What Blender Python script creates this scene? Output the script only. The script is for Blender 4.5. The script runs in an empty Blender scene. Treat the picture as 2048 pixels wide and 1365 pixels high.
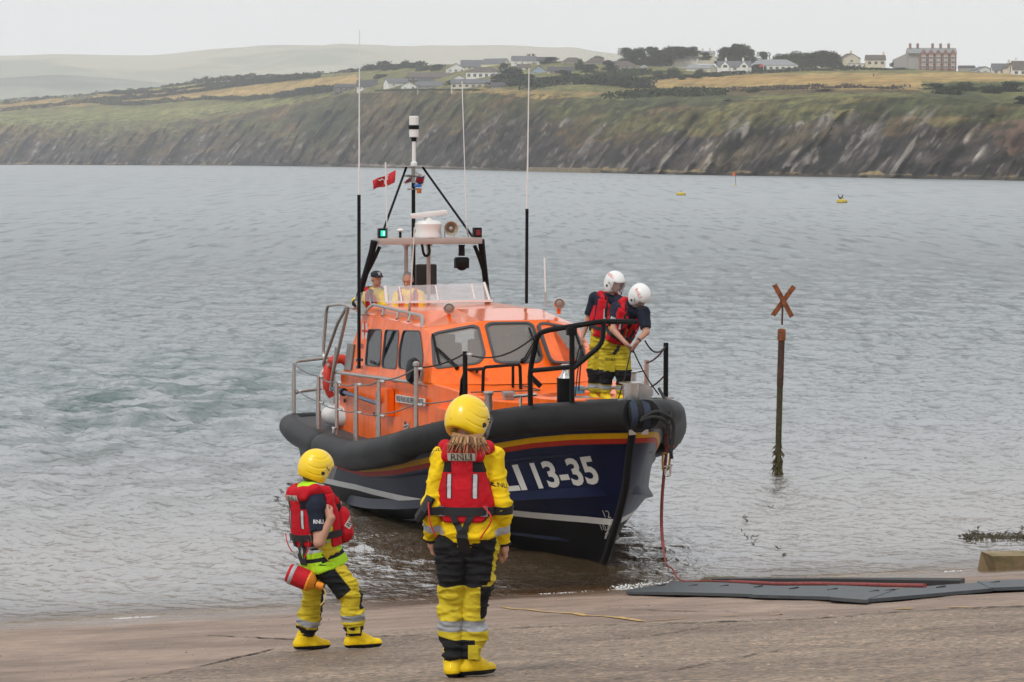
import bpy, bmesh, math, random
import numpy as np
from mathutils import Vector, Matrix
from mathutils.bvhtree import BVHTree

# ------------------------------------------------------------------ camera, sky, sun, exposure
SC = bpy.context.scene
F = 5600.0; HC = 5.4; YH = 318.0; CX = 1024.0; CY = 682.5      # focal length in photo pixels, eye height over the water, horizon row
PITCH = math.atan((CY - YH) / F)
cam_d = bpy.data.cameras.new('camera'); cam = bpy.data.objects.new('camera', cam_d)
SC.collection.objects.link(cam); SC.camera = cam
cam_d.sensor_width = 36.0; cam_d.lens = F / 2048.0 * 36.0
cam_d.clip_start = 0.5; cam_d.clip_end = 30000.0
cam.location = (0, 0, HC); cam.rotation_euler = (math.pi / 2 - PITCH, 0, 0)

SUN_EL, SUN_AZ = math.radians(52), math.radians(215)          # azimuth clockwise from +Y
world = bpy.data.worlds.new('World'); SC.world = world; world.use_nodes = True
nt = world.node_tree; nt.nodes.clear()
def wn(t, **k):
    n = nt.nodes.new(t)
    for a, b in k.items(): setattr(n, a, b)
    return n
wout = wn('ShaderNodeOutputWorld')
sky = wn('ShaderNodeTexSky', sky_type='NISHITA', sun_disc=False, sun_elevation=SUN_EL, sun_rotation=SUN_AZ)
sky.air_density = 1.0; sky.dust_density = 4.0
b1 = wn('ShaderNodeBackground'); b1.inputs[1].default_value = 0.06
nt.links.new(sky.outputs[0], b1.inputs[0])
tc = wn('ShaderNodeTexCoord'); mp = wn('ShaderNodeMapping'); mp.inputs['Scale'].default_value = (1.0, 1.0, 9.0)
nt.links.new(tc.outputs['Generated'], mp.inputs[0])
nz = wn('ShaderNodeTexNoise'); nz.inputs['Scale'].default_value = 2.3; nz.inputs['Detail'].default_value = 5; nz.inputs['Roughness'].default_value = 0.5
nt.links.new(mp.outputs[0], nz.inputs['Vector'])
cr = wn('ShaderNodeValToRGB')
cr.color_ramp.elements[0].position = 0.3; cr.color_ramp.elements[0].color = (0.855, 0.875, 0.90, 1)
cr.color_ramp.elements[1].position = 0.72; cr.color_ramp.elements[1].color = (0.95, 0.968, 0.99, 1)
nt.links.new(nz.outputs[0], cr.inputs[0])
sx = wn('ShaderNodeSeparateXYZ'); nt.links.new(tc.outputs['Generated'], sx.inputs[0])
mr = wn('ShaderNodeMapRange'); mr.inputs[1].default_value = 0.0; mr.inputs[2].default_value = 0.9; mr.inputs[3].default_value = 1.04; mr.inputs[4].default_value = 1.0
nt.links.new(sx.outputs[2], mr.inputs[0])
b2 = wn('ShaderNodeBackground'); nt.links.new(cr.outputs[0], b2.inputs[0]); nt.links.new(mr.outputs[0], b2.inputs[1])
mx = wn('ShaderNodeMixShader'); mx.inputs[0].default_value = 0.95
nt.links.new(b1.outputs[0], mx.inputs[1]); nt.links.new(b2.outputs[0], mx.inputs[2]); nt.links.new(mx.outputs[0], wout.inputs[0])

sun_d = bpy.data.lights.new('sun', 'SUN'); sun_d.energy = 1.6; sun_d.angle = math.radians(12); sun_d.color = (1.0, 0.97, 0.92)
sun = bpy.data.objects.new('sun', sun_d); SC.collection.objects.link(sun)
sdir = Vector((math.sin(SUN_AZ) * math.cos(SUN_EL), math.cos(SUN_AZ) * math.cos(SUN_EL), math.sin(SUN_EL)))
sun.rotation_euler = sdir.to_track_quat('Z', 'Y').to_euler(); sun.location = (-20, -20, 60)
SC.view_settings.view_transform = 'Standard'; SC.view_settings.look = 'None'
SC.view_settings.exposure = 0.0; SC.view_settings.gamma = 1.0; SC.view_settings.use_curve_mapping = False
cy = SC.cycles
cy.use_denoising = True; cy.max_bounces = 8; cy.diffuse_bounces = 3; cy.glossy_bounces = 4; cy.transmission_bounces = 5; cy.transparent_max_bounces = 16; cy.volume_bounces = 1
cy.use_adaptive_sampling = True; cy.adaptive_threshold = 0.012; cy.caustics_reflective = False; cy.caustics_refractive = False
try: cy.denoiser = 'OPENIMAGEDENOISE'; cy.denoising_prefilter = 'ACCURATE'
except Exception: pass

# ------------------------------------------------------------------ rays and helpers
_c, _s = math.cos(PITCH), math.sin(PITCH)
def ray(x, y):
    a = (x - CX) / F; b = (CY - y) / F
    return np.array([a, _c + b * _s, -_s + b * _c])
def at_y(x, y, Y):
    r = ray(x, y); return np.array([0, 0, HC]) + r * (Y / r[1])
def at_z(x, y, z):
    r = ray(x, y); return np.array([0, 0, HC]) + r * ((z - HC) / r[2])
BTH = math.radians(17.0)
FWD = np.array([math.sin(BTH), -math.cos(BTH), 0]); PRT = np.array([math.cos(BTH), math.sin(BTH), 0]); UPV = np.array([0, 0, 1.])
BOAT_O = at_z(1210, 1130, 0) - 12.0 * FWD
def toloc(P):
    d = np.asarray(P) - BOAT_O; return np.array([d @ FWD, d @ PRT, d @ UPV])
def toworld(L): return BOAT_O + L[0] * FWD + L[1] * PRT + L[2] * UPV
def bray(x, y, P0, N):
    """where the line of sight to a photo point meets a plane of the boat (boat coordinates)"""
    o = toloc((0, 0, HC)); r = ray(x, y); d = np.array([r @ FWD, r @ PRT, r @ UPV])
    t = (np.asarray(P0) - o) @ np.asarray(N) / (d @ np.asarray(N)); return o + t * d

def tag(o, label=None, cat=None, group=None, kind=None):
    if label: o['label'] = label
    if cat: o['category'] = cat
    if group: o['group'] = group
    if kind: o['kind'] = kind
    return o
def empty(name, loc=(0, 0, 0), rz=0, parent=None):
    o = bpy.data.objects.new(name, None); SC.collection.objects.link(o)
    o.location = loc; o.rotation_euler = (0, 0, rz); o.empty_display_size = 0.3
    if parent: o.parent = parent
    return o
def obj_from(name, me, mats=None, parent=None, smooth=True, sharp=35):
    if mats is not None:
        for m in (mats if isinstance(mats, (list, tuple)) else [mats]): me.materials.append(m)
    if smooth:
        me.polygons.foreach_set('use_smooth', [True] * len(me.polygons))
        if sharp and sharp < 180:
            try: me.set_sharp_from_angle(angle=math.radians(sharp))
            except Exception: pass
    o = bpy.data.objects.new(name, me); SC.collection.objects.link(o)
    if parent: o.parent = parent
    return o

def frame_from(d):
    d = np.asarray(d, float); d = d / (np.linalg.norm(d) + 1e-12)
    a = np.array([0, 0, 1.]) if abs(d[2]) < 0.9 else np.array([1., 0, 0])
    u = np.cross(a, d); u /= np.linalg.norm(u); w = np.cross(d, u); return u, w, d

class MB:
    def __init__(s): s.v = []; s.f = []; s.m = []; s.n = 0
    def add(s, v, f, mi=0):
        v = np.asarray(v, float).reshape(-1, 3); k = s.n; s.v.append(v); s.n += len(v)
        for q in f: s.f.append([i + k for i in q]); s.m.append(mi)
        return s
    def box(s, c, size, rot=None, mi=0, ch=0.0):
        hx, hy, hz = [a / 2 for a in size]
        if ch > 0:
            ch = min(ch, hx * .9, hy * .9, hz * .9); bm = bmesh.new()
            bmesh.ops.create_cube(bm, size=1.0)
            for q in bm.verts: q.co = Vector((q.co.x * 2 * hx, q.co.y * 2 * hy, q.co.z * 2 * hz))
            bmesh.ops.bevel(bm, geom=bm.edges[:], offset=ch, segments=2, affect='EDGES', profile=0.7)
            bm.verts.index_update(); v = np.array([q.co[:] for q in bm.verts]); f = [[w.index for w in q.verts] for q in bm.faces]; bm.free()
        else:
            v = np.array([[x, y, z] for x in (-hx, hx) for y in (-hy, hy) for z in (-hz, hz)])
            f = [[0, 1, 3, 2], [4, 6, 7, 5], [0, 4, 5, 1], [2, 3, 7, 6], [0, 2, 6, 4], [1, 5, 7, 3]]
        if rot is not None: v = v @ np.asarray(rot, float).T
        return s.add(v + np.asarray(c, float), f, mi)
    def bar(s, a, b, w, h, mi=0, up=None, ch=0.0):
        a = np.asarray(a, float); b = np.asarray(b, float); d = b - a; L = np.linalg.norm(d); d /= L
        up = np.array([0, 0, 1.]) if up is None else np.asarray(up, float)
        x = np.cross(up, d)
        if np.linalg.norm(x) < 1e-6: x = np.cross([1., 0, 0], d)
        x /= np.linalg.norm(x); z = np.cross(d, x)
        return s.box((a + b) / 2, (w, L, h), np.column_stack([x, d, z]), mi, ch)
    def tube(s, pts, r, n=8, mi=0, caps=True, sx=1.0):
        P = np.asarray(pts, float); m = len(P); R = np.full(m, r) if np.isscalar(r) else np.asarray(r, float)
        T = np.gradient(P, axis=0); T /= np.linalg.norm(T, axis=1)[:, None] + 1e-12
        u, w, _ = frame_from(T[0]); V = []
        for i in range(m):
            u = u - T[i] * (u @ T[i]); u /= np.linalg.norm(u) + 1e-12; w = np.cross(T[i], u)
            for k in range(n):
                a = 2 * math.pi * k / n; V.append(P[i] + R[i] * (math.cos(a) * u * sx + math.sin(a) * w))
        f = [[i * n + k, i * n + (k + 1) % n, (i + 1) * n + (k + 1) % n, (i + 1) * n + k] for i in range(m - 1) for k in range(n)]
        if caps: f += [list(range(n))[::-1], [(m - 1) * n + k for k in range(n)]]
        return s.add(V, f, mi)
    def lathe(s, prof, o, d=(0, 0, 1), n=20, mi=0):
        u, w, d = frame_from(d); o = np.asarray(o, float); V = []
        for r, h in prof:
            for k in range(n):
                a = 2 * math.pi * k / n; V.append(o + d * h + r * (math.cos(a) * u + math.sin(a) * w))
        m = len(prof)
        f = [[i * n + k, i * n + (k + 1) % n, (i + 1) * n + (k + 1) % n, (i + 1) * n + k] for i in range(m - 1) for k in range(n)]
        f += [list(range(n))[::-1], [(m - 1) * n + k for k in range(n)]]
        return s.add(V, f, mi)
    def grid(s, G, mi=0, flip=False, closed=False):
        G = np.asarray(G, float); a, b = G.shape[:2]; bb = b if closed else b - 1
        f = []
        for i in range(a - 1):
            for j in range(bb):
                q = [i * b + j, i * b + (j + 1) % b, (i + 1) * b + (j + 1) % b, (i + 1) * b + j]
                f.append(q[::-1] if flip else q)
        return s.add(G.reshape(-1, 3), f, mi)
    def slab(s, poly, nrm, t, mi=0):
        """flat polygon given real thickness t along -nrm"""
        P = np.asarray(poly, float); N = np.asarray(nrm, float); N /= np.linalg.norm(N); n = len(P)
        V = np.vstack([P, P - N * t]); f = [list(range(n)), list(range(2 * n - 1, n - 1, -1))]
        f += [[i, i + n, (i + 1) % n + n, (i + 1) % n] for i in range(n)]
        return s.add(V, f, mi)
    def ring(s, outer, inner, nrm, t, mi=0):
        A = np.asarray(outer, float); B = np.asarray(inner, float); N = np.asarray(nrm, float); N /= np.linalg.norm(N); n = len(A)
        V = np.vstack([A, B, A - N * t, B - N * t]); f = []
        for i in range(n):
            j = (i + 1) % n
            f += [[i, j, n + j, n + i], [2 * n + i, 3 * n + i, 3 * n + j, 2 * n + j], [i, 2 * n + i, 2 * n + j, j], [n + i, n + j, 3 * n + j, 3 * n + i]]
        return s.add(V, f, mi)
    def mesh(s, name):
        me = bpy.data.meshes.new(name); V = np.vstack(s.v) if s.v else np.zeros((0, 3))
        me.from_pydata(V.tolist(), [], s.f); me.polygons.foreach_set('material_index', s.m); me.update()
        bm = bmesh.new(); bm.from_mesh(me); bmesh.ops.recalc_face_normals(bm, faces=bm.faces[:]); bm.to_mesh(me); bm.free()
        return me
    def build(s, name, mats, parent=None, smooth=True, sharp=35, label=None):
        o = obj_from(name, s.mesh(name), mats, parent, smooth, sharp)
        if label: o['label'] = label
        return o

def curve_pts(P, n=8):
    """Catmull-Rom through points"""
    P = np.asarray(P, float); Q = np.vstack([2 * P[0] - P[1], P, 2 * P[-1] - P[-2]]); out = []
    for i in range(1, len(Q) - 2):
        for k in range(n):
            t = k / n; a, b, c, d = Q[i - 1], Q[i], Q[i + 1], Q[i + 2]
            out.append(0.5 * ((2 * b) + (-a + c) * t + (2 * a - 5 * b + 4 * c - d) * t * t + (-a + 3 * b - 3 * c + d) * t ** 3))
    out.append(P[-1]); return np.array(out)
def sag(a, b, s, n=12):
    a = np.asarray(a, float); b = np.asarray(b, float)
    return np.array([a + (b - a) * t - np.array([0, 0, s * 4 * t * (1 - t)]) for t in np.linspace(0, 1, n)])
def bend(pts, r, n=5):
    """polyline with rounded corners"""
    P = [np.asarray(p, float) for p in pts]; out = [P[0]]
    for i in range(1, len(P) - 1):
        a, b, c = P[i - 1], P[i], P[i + 1]; d1 = a - b; d2 = c - b
        rr = min(r, np.linalg.norm(d1) * .45, np.linalg.norm(d2) * .45)
        p, q = b + d1 / np.linalg.norm(d1) * rr, b + d2 / np.linalg.norm(d2) * rr
        for t in np.linspace(0, 1, n): out.append((1 - t) ** 2 * p + 2 * t * (1 - t) * b + t * t * q)
    out.append(P[-1]); return np.array(out)
def rounded(poly, r, n=5):
    P = [np.asarray(p, float) for p in poly]; m = len(P); out = []
    for i in range(m):
        a, b, c = P[i - 1], P[i], P[(i + 1) % m]; d1 = a - b; d2 = c - b; rr = min(r, np.linalg.norm(d1) * .45, np.linalg.norm(d2) * .45)
        p, q = b + d1 / np.linalg.norm(d1) * rr, b + d2 / np.linalg.norm(d2) * rr
        for t in np.linspace(0, 1, n): out.append((1 - t) ** 2 * p + 2 * t * (1 - t) * b + t * t * q)
    return np.array(out)
def shrink(poly, k):
    c = poly.mean(0); d = poly - c; L = np.linalg.norm(d, axis=1)[:, None]; return c + d * np.maximum(0.1, 1 - k / L)

# ---- noise
def _h(ix, iy, iz, s):
    n = (ix.astype(np.int64) * 374761393 + iy.astype(np.int64) * 668265263 + iz.astype(np.int64) * 2147483647 + s * 974634777) & 0xFFFFFFFF
    n = ((n ^ (n >> 13)) * 1274126177) & 0xFFFFFFFF; n = (n ^ (n >> 16)) & 0xFFFFFFFF
    return n / 2147483648.0 - 1.0
def vnoise(x, y, z=None, s=0):
    x = np.asarray(x, float); y = np.asarray(y, float); z = np.zeros_like(x) if z is None else np.asarray(z, float)
    ix, iy, iz = np.floor(x), np.floor(y), np.floor(z); fx, fy, fz = x - ix, y - iy, z - iz
    fx = fx * fx * (3 - 2 * fx); fy = fy * fy * (3 - 2 * fy); fz = fz * fz * (3 - 2 * fz); r = 0
    for a in (0, 1):
        for b in (0, 1):
            for c in (0, 1):
                w = (fx if a else 1 - fx) * (fy if b else 1 - fy) * (fz if c else 1 - fz); r = r + w * _h(ix + a, iy + b, iz + c, s)
    return r
def fbm(x, y, z=None, o=4, s=0, g=0.5):
    a = 1.0; t = 0; x = np.asarray(x, float); y = np.asarray(y, float)
    for i in range(o):
        t = t + a * vnoise(x * 2 ** i + 17.3 * i, y * 2 ** i - 9.1 * i, None if z is None else z * 2 ** i, s + i); a *= g
    return t

# ---- materials
def M(name, col, rough=0.5, metal=0.0, var=0.0, vscale=8.0, bump=0.0, bscale=60.0, coat=0.0, col2=None, spec=0.5, emit=None, alpha=None, trans=0.0, bdist=0.01, stretch=(1, 1, 1), thr=(0.35, 0.65)):
    m = bpy.data.materials.new(name); m.use_nodes = True; t = m.node_tree; p = t.nodes['Principled BSDF']
    p.inputs['Base Color'].default_value = (*col, 1); p.inputs['Roughness'].default_value = rough; p.inputs['Metallic'].default_value = metal
    p.inputs['Coat Weight'].default_value = coat; p.inputs['Coat Roughness'].default_value = 0.08; p.inputs['Specular IOR Level'].default_value = spec
    if trans: p.inputs['Transmission Weight'].default_value = trans
    if alpha is not None: p.inputs['Alpha'].default_value = alpha
    if emit: p.inputs['Emission Color'].default_value = (*emit[0], 1); p.inputs['Emission Strength'].default_value = emit[1]
    tcn = t.nodes.new('ShaderNodeTexCoord'); mpn = t.nodes.new('ShaderNodeMapping'); mpn.inputs['Scale'].default_value = stretch
    t.links.new(tcn.outputs['Object'], mpn.inputs[0])
    if var > 0 or col2:
        n = t.nodes.new('ShaderNodeTexNoise'); n.inputs['Scale'].default_value = vscale; n.inputs['Detail'].default_value = 6; n.inputs['Roughness'].default_value = 0.62
        t.links.new(mpn.outputs[0], n.inputs['Vector']); r = t.nodes.new('ShaderNodeValToRGB')
        c2 = col2 if col2 else tuple(max(0, c * (1 - var)) for c in col)
        r.color_ramp.elements[0].position = thr[0]; r.color_ramp.elements[1].position = thr[1]
        r.color_ramp.elements[0].color = (*c2, 1); r.color_ramp.elements[1].color = (*(tuple(min(1, c * (1 + var * .5)) for c in col)), 1)
        t.links.new(n.outputs[0], r.inputs[0]); t.links.new(r.outputs[0], p.inputs['Base Color'])
    if bump > 0:
        n = t.nodes.new('ShaderNodeTexNoise'); n.inputs['Scale'].default_value = bscale; n.inputs['Detail'].default_value = 4
        t.links.new(mpn.outputs[0], n.inputs['Vector']); b = t.nodes.new('ShaderNodeBump'); b.inputs['Strength'].default_value = bump; b.inputs['Distance'].default_value = bdist
        t.links.new(n.outputs[0], b.inputs['Height']); t.links.new(b.outputs[0], p.inputs['Normal'])
    return m
def MA(name, base, layers, rough=0.6, bump=0.25, bscale=40.0, var=0.12, bdist=0.01, coat=0.0):
    """base colour with sharp-edged colour areas driven by per-vertex signed masks"""
    m = M(name, base, rough, bump=bump, bscale=bscale, bdist=bdist, coat=coat, spec=.25); t = m.node_tree; p = t.nodes['Principled BSDF']
    rgb = t.nodes.new('ShaderNodeRGB'); rgb.outputs[0].default_value = (*base, 1); cur = rgb.outputs[0]; rc = None
    for at, col, ro in layers:
        a = t.nodes.new('ShaderNodeAttribute'); a.attribute_name = at
        mm = t.nodes.new('ShaderNodeMath'); mm.operation = 'MULTIPLY'; mm.use_clamp = True; mm.inputs[1].default_value = 500.0
        t.links.new(a.outputs['Fac'], mm.inputs[0]); x = t.nodes.new('ShaderNodeMix'); x.data_type = 'RGBA'
        t.links.new(mm.outputs[0], x.inputs[0]); t.links.new(cur, x.inputs[6]); x.inputs[7].default_value = (*col, 1); cur = x.outputs[2]
        y = t.nodes.new('ShaderNodeMix'); y.data_type = 'FLOAT'; t.links.new(mm.outputs[0], y.inputs[0]); y.inputs[2].default_value = rough; y.inputs[3].default_value = ro
        if rc: t.links.new(rc, y.inputs[2])
        rc = y.outputs[0]
    tcn = t.nodes.new('ShaderNodeTexCoord'); n = t.nodes.new('ShaderNodeTexNoise'); n.inputs['Scale'].default_value = 9; n.inputs['Detail'].default_value = 6
    t.links.new(tcn.outputs['Object'], n.inputs['Vector']); mrn = t.nodes.new('ShaderNodeMapRange')
    mrn.inputs[1].default_value = .3; mrn.inputs[2].default_value = .7; mrn.inputs[3].default_value = 1 - var; mrn.inputs[4].default_value = 1 + var * .5
    t.links.new(n.outputs[0], mrn.inputs[0]); v = t.nodes.new('ShaderNodeVectorMath'); v.operation = 'SCALE'
    t.links.new(cur, v.inputs[0]); t.links.new(mrn.outputs[0], v.inputs['Scale']); t.links.new(v.outputs[0], p.inputs['Base Color'])
    if rc: t.links.new(rc, p.inputs['Roughness'])
    return m
def set_attr(me, name, arr):
    a = me.attributes.new(name, 'FLOAT', 'POINT'); a.data.foreach_set('value', np.asarray(arr, np.float32).ravel())
def big_mesh(name, V, Q):
    me = bpy.data.meshes.new(name); V = np.asarray(V, np.float32); Q = np.asarray(Q, np.int32)
    me.vertices.add(len(V)); me.vertices.foreach_set('co', V.ravel()); me.loops.add(Q.size); me.loops.foreach_set('vertex_index', Q.ravel())
    me.polygons.add(len(Q)); me.polygons.foreach_set('loop_start', np.arange(0, Q.size, Q.shape[1])); me.polygons.foreach_set('loop_total', np.full(len(Q), Q.shape[1]))
    me.update(calc_edges=True); me.validate(); return me
def gridq(a, b, flip=False):
    i = np.arange(a * b).reshape(a, b); q = np.stack([i[:-1, :-1], i[:-1, 1:], i[1:, 1:], i[1:, :-1]], -1).reshape(-1, 4)
    return q[:, ::-1] if flip else q

def text2d(s, bold=0.0):
    """outline of a word: vertices in a box 0..w x 0..1 (cap height 1), triangles"""
    c = bpy.data.curves.new('t', 'FONT'); c.body = s; c.size = 1.0; c.offset = bold; c.resolution_u = 3
    o = bpy.data.objects.new('t', c); SC.collection.objects.link(o); dg = bpy.context.evaluated_depsgraph_get(); dg.update()
    me = o.evaluated_get(dg).to_mesh(); V = np.array([v.co[:] for v in me.vertices]); Fc = [list(p.vertices) for p in me.polygons]
    o.evaluated_get(dg).to_mesh_clear(); bpy.data.objects.remove(o); bpy.data.curves.remove(c)
    V = V[:, :2]; mn = V.min(0); mxx = V.max(0); V = (V - mn) / (mxx[1] - mn[1]); return V, Fc
def split_long(V, Fc, L):
    bm = bmesh.new(); vs = [bm.verts.new((*v, 0)) for v in V]
    for f in Fc:
        try: bm.faces.new([vs[i] for i in f])
        except Exception: pass
    for _ in range(4):
        e = [e for e in bm.edges if e.calc_length() > L]
        if not e: break
        bmesh.ops.subdivide_edges(bm, edges=e, cuts=1); bmesh.ops.triangulate(bm, faces=[f for f in bm.faces if len(f.verts) > 4])
    bm.verts.index_update(); V = np.array([v.co[:2] for v in bm.verts]); Fc = [[v.index for v in f.verts] for f in bm.faces]; bm.free(); return V, Fc
def decal(name, V2, Fc, c, r, u, n, bvh, off, mat, parent=None, label=None):
    """lay flat print (2-D outline in metres) on a surface: cast along -n, keep it off the surface by a hair"""
    c, r, u, n = [np.asarray(a, float) for a in (c, r, u, n)]; out = []; ok = []
    for x, y in V2:
        p = c + r * x + u * y; h = bvh.ray_cast(Vector(p + n * 0.6), Vector(-n), 2.0) if bvh else (None,)
        if h[0] is None: out.append(p); ok.append(bvh is None)
        else:
            nn = np.array(h[1][:]); nn = nn if nn @ n > 0 else -nn; out.append(np.array(h[0][:]) + nn * off); ok.append(True)
    Fc = [f for f in Fc if all(ok[i] for i in f)]
    mb = MB(); mb.add(out, Fc); me = bpy.data.meshes.new(name); me.from_pydata([list(p) for p in out], [], Fc); me.update()
    return obj_from(name, me, mat, parent, True, 180) if label is None else tag(obj_from(name, me, mat, parent, True, 180), label)
def textfit(s, h, w=None, bold=0.0, sub=0.06):
    V, Fc = text2d(s, bold); V = V * h
    if w: V[:, 0] *= w / V[:, 0].max()
    V[:, 0] -= V[:, 0].max() / 2; V[:, 1] -= h / 2; return split_long(V, Fc, sub)
# ------------------------------------------------------------------ slipway
SL = 0.13
def yw(X): return 34.45 + 0.36 * X
def ramp_z(X, Y):
    X = np.asarray(X, float); Y = np.asarray(Y, float)
    z = SL * (yw(X) - Y)
    lim = 3.78
    z = np.where(z > lim, lim + 0.02 * (z - lim), z)
    return np.maximum(z, -3.5 - 0.01 * np.maximum(Y - 60, 0) * 0)
def ramp_at(px_, py_):
    r = ray(px_, py_); n = np.array([-SL * 0.36, SL, 1.0]); o = np.array([0, 0, HC])
    t = (SL * 34.45 - n @ o) / (n @ r); return o + t * r
nj = [ramp_at(*p) for p in [(0, 1420), (250, 1365), (400, 1335), (560, 1300), (780, 1262), (1000, 1250), (1300, 1246), (1500, 1240), (1800, 1224), (2048, 1210), (2400, 1190)]]
NJX = np.array([p[0] for p in nj]); NJY = np.array([p[1] for p in nj])
def joint_y(X): return np.interp(X, NJX, NJY)

def ramp_surf(X, Y):
    X = np.asarray(X, float); Y = np.asarray(Y, float); near = (np.abs(X) < 9) & (Y > 10) & (Y < 60); ru = 1 / (1 + np.exp(np.clip((Y - joint_y(X)) * 14, -60, 60)))
    return ramp_z(X, Y) + near * (fbm(X * 1.1, Y * 1.1, o=3, s=4) * 0.010 + ru * (fbm(X * 9, Y * 9, o=3, s=9) * 0.004 + 0.012)), ru
def ramp_material():
    m = bpy.data.materials.new('slipway concrete'); m.use_nodes = True; t = m.node_tree; p = t.nodes['Principled BSDF']; L = t.links.new
    def N(ty, **k):
        n = t.nodes.new(ty)
        for a, b in k.items(): setattr(n, a, b)
        return n
    geo = N('ShaderNodeTexCoord'); at = N('ShaderNodeAttribute', attribute_name='upper'); wt = N('ShaderNodeAttribute', attribute_name='wet')
    def noise(s, d, st=(1, 1, 1), r=0.6):
        mp_ = N('ShaderNodeMapping'); mp_.inputs['Scale'].default_value = st; L(geo.outputs['Object'], mp_.inputs[0])
        n = N('ShaderNodeTexNoise'); n.inputs['Scale'].default_value = s; n.inputs['Detail'].default_value = d; n.inputs['Roughness'].default_value = r; L(mp_.outputs[0], n.inputs['Vector']); return n.outputs[0]
    def ramp(src, *st):
        r = N('ShaderNodeValToRGB'); e = r.color_ramp.elements
        while len(e) < len(st): e.new(0.5)
        for q, (po, c) in zip(e, st): q.position = po; q.color = (*c, 1)
        L(src, r.inputs[0]); return r.outputs[0]
    def mix(f, a, b, bl='MIX'):
        x = N('ShaderNodeMix', data_type='RGBA', blend_type=bl)
        for i, s in ((0, f), (6, a), (7, b)):
            if isinstance(s, (int, float)): x.inputs[i].default_value = s
            elif isinstance(s, tuple): x.inputs[i].default_value = (*s, 1)
            else: L(s, x.inputs[i])
        return x.outputs[2]
    low = ramp(noise(4.0, 9, (1, 1.0, 1), .7), (0.25, (.20, .135, .098)), (0.5, (.30, .205, .150)), (0.7, (.39, .275, .20)))
    up = ramp(noise(11, 9, (1, 1.0, 1), .72), (0.30, (.140, .100, .071)), (0.5, (.238, .172, .122)), (0.70, (.345, .258, .188)))
    vor = N('ShaderNodeTexVoronoi'); vor.inputs['Scale'].default_value = 34; L(geo.outputs['Object'], vor.inputs['Vector'])
    agg = ramp(vor.outputs['Color'], (0.0, (.35, .33, .31)), (0.5, (1, 1, 1)), (0.95, (2.0, 1.9, 1.75)))
    vor2 = N('ShaderNodeTexVoronoi'); vor2.inputs['Scale'].default_value = 7; L(geo.outputs['Object'], vor2.inputs['Vector'])
    chip = ramp(vor2.outputs['Distance'], (0.0, (1, 1, 1)), (0.075, (1, 1, 1)), (0.1, (0, 0, 0)))
    fine = noise(140, 3); agg2 = mix(0.55, agg, ramp(fine, (0.35, (.7, .7, .7)), (0.65, (1.25, 1.25, 1.25))), 'MULTIPLY')
    upc = mix(0.85, up, agg2, 'MULTIPLY')
    base = mix(at.outputs['Fac'], low, upc)
    sp = N('ShaderNodeMath', operation='MULTIPLY'); L(chip, sp.inputs[0]); L(ramp(noise(2.1, 3), (0.5, (0, 0, 0)), (0.6, (1, 1, 1))), sp.inputs[1])
    base = mix(sp.outputs[0], base, (.55, .5, .44))
    stain = ramp(noise(0.6, 6, (0.8, 1.2, 1)), (0.40, (.62, .59, .55)), (0.6, (1, 1, 1)))
    base = mix(1.0, base, stain, 'MULTIPLY'); base = mix(wt.outputs['Fac'], base, mix(1.0, base, (.78, .74, .70), 'MULTIPLY'))
    L(base, p.inputs['Base Color'])
    ro = N('ShaderNodeMapRange'); ro.inputs[3].default_value = 0.62; ro.inputs[4].default_value = 0.22; L(wt.outputs['Fac'], ro.inputs[0]); L(ro.outputs[0], p.inputs['Roughness'])
    hh = N('ShaderNodeMath', operation='ADD'); L(vor.outputs['Distance'], hh.inputs[0]); L(fine, hh.inputs[1])
    h2 = N('ShaderNodeMath', operation='MULTIPLY_ADD'); L(hh.outputs[0], h2.inputs[0]); L(at.outputs['Fac'], h2.inputs[1]); L(noise(26, 4), h2.inputs[2])
    b = N('ShaderNodeBump'); b.inputs['Strength'].default_value = 0.55; b.inputs['Distance'].default_value = 0.006; L(h2.outputs[0], b.inputs['Height']); L(b.outputs[0], p.inputs['Normal'])
    return m
def build_ramp():
    ys = np.concatenate([np.linspace(-30, 8, 10), np.linspace(8.5, 15, 20), np.linspace(15.1, 37, 300), np.linspace(37.3, 62, 50), np.geomspace(64, 2600, 24)])
    xs = np.concatenate([-np.geomspace(900, 9, 22), np.linspace(-8.5, 8.5, 260), np.geomspace(9, 900, 22)])
    Yg, Xg = np.meshgrid(ys, xs, indexing='ij')
    z, rough_up = ramp_surf(Xg, Yg)
    wet = np.clip(1 - (yw(Xg) - Yg - 1.6 + fbm(Xg * .6, Yg * 1.2, o=4, s=21) * 1.1) / 1.6, 0, 1)
    me = big_mesh('slipway', np.stack([Xg, Yg, z], -1).reshape(-1, 3), gridq(len(ys), len(xs), True))
    set_attr(me, 'upper', rough_up); set_attr(me, 'wet', wet)
    tag(obj_from('slipway', me, ramp_material(), None, True, 180), 'wide sloping concrete slipway running down under the water', None, None, 'structure')
build_ramp()
def rz(X, Y): return float(ramp_z(X, Y))

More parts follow.
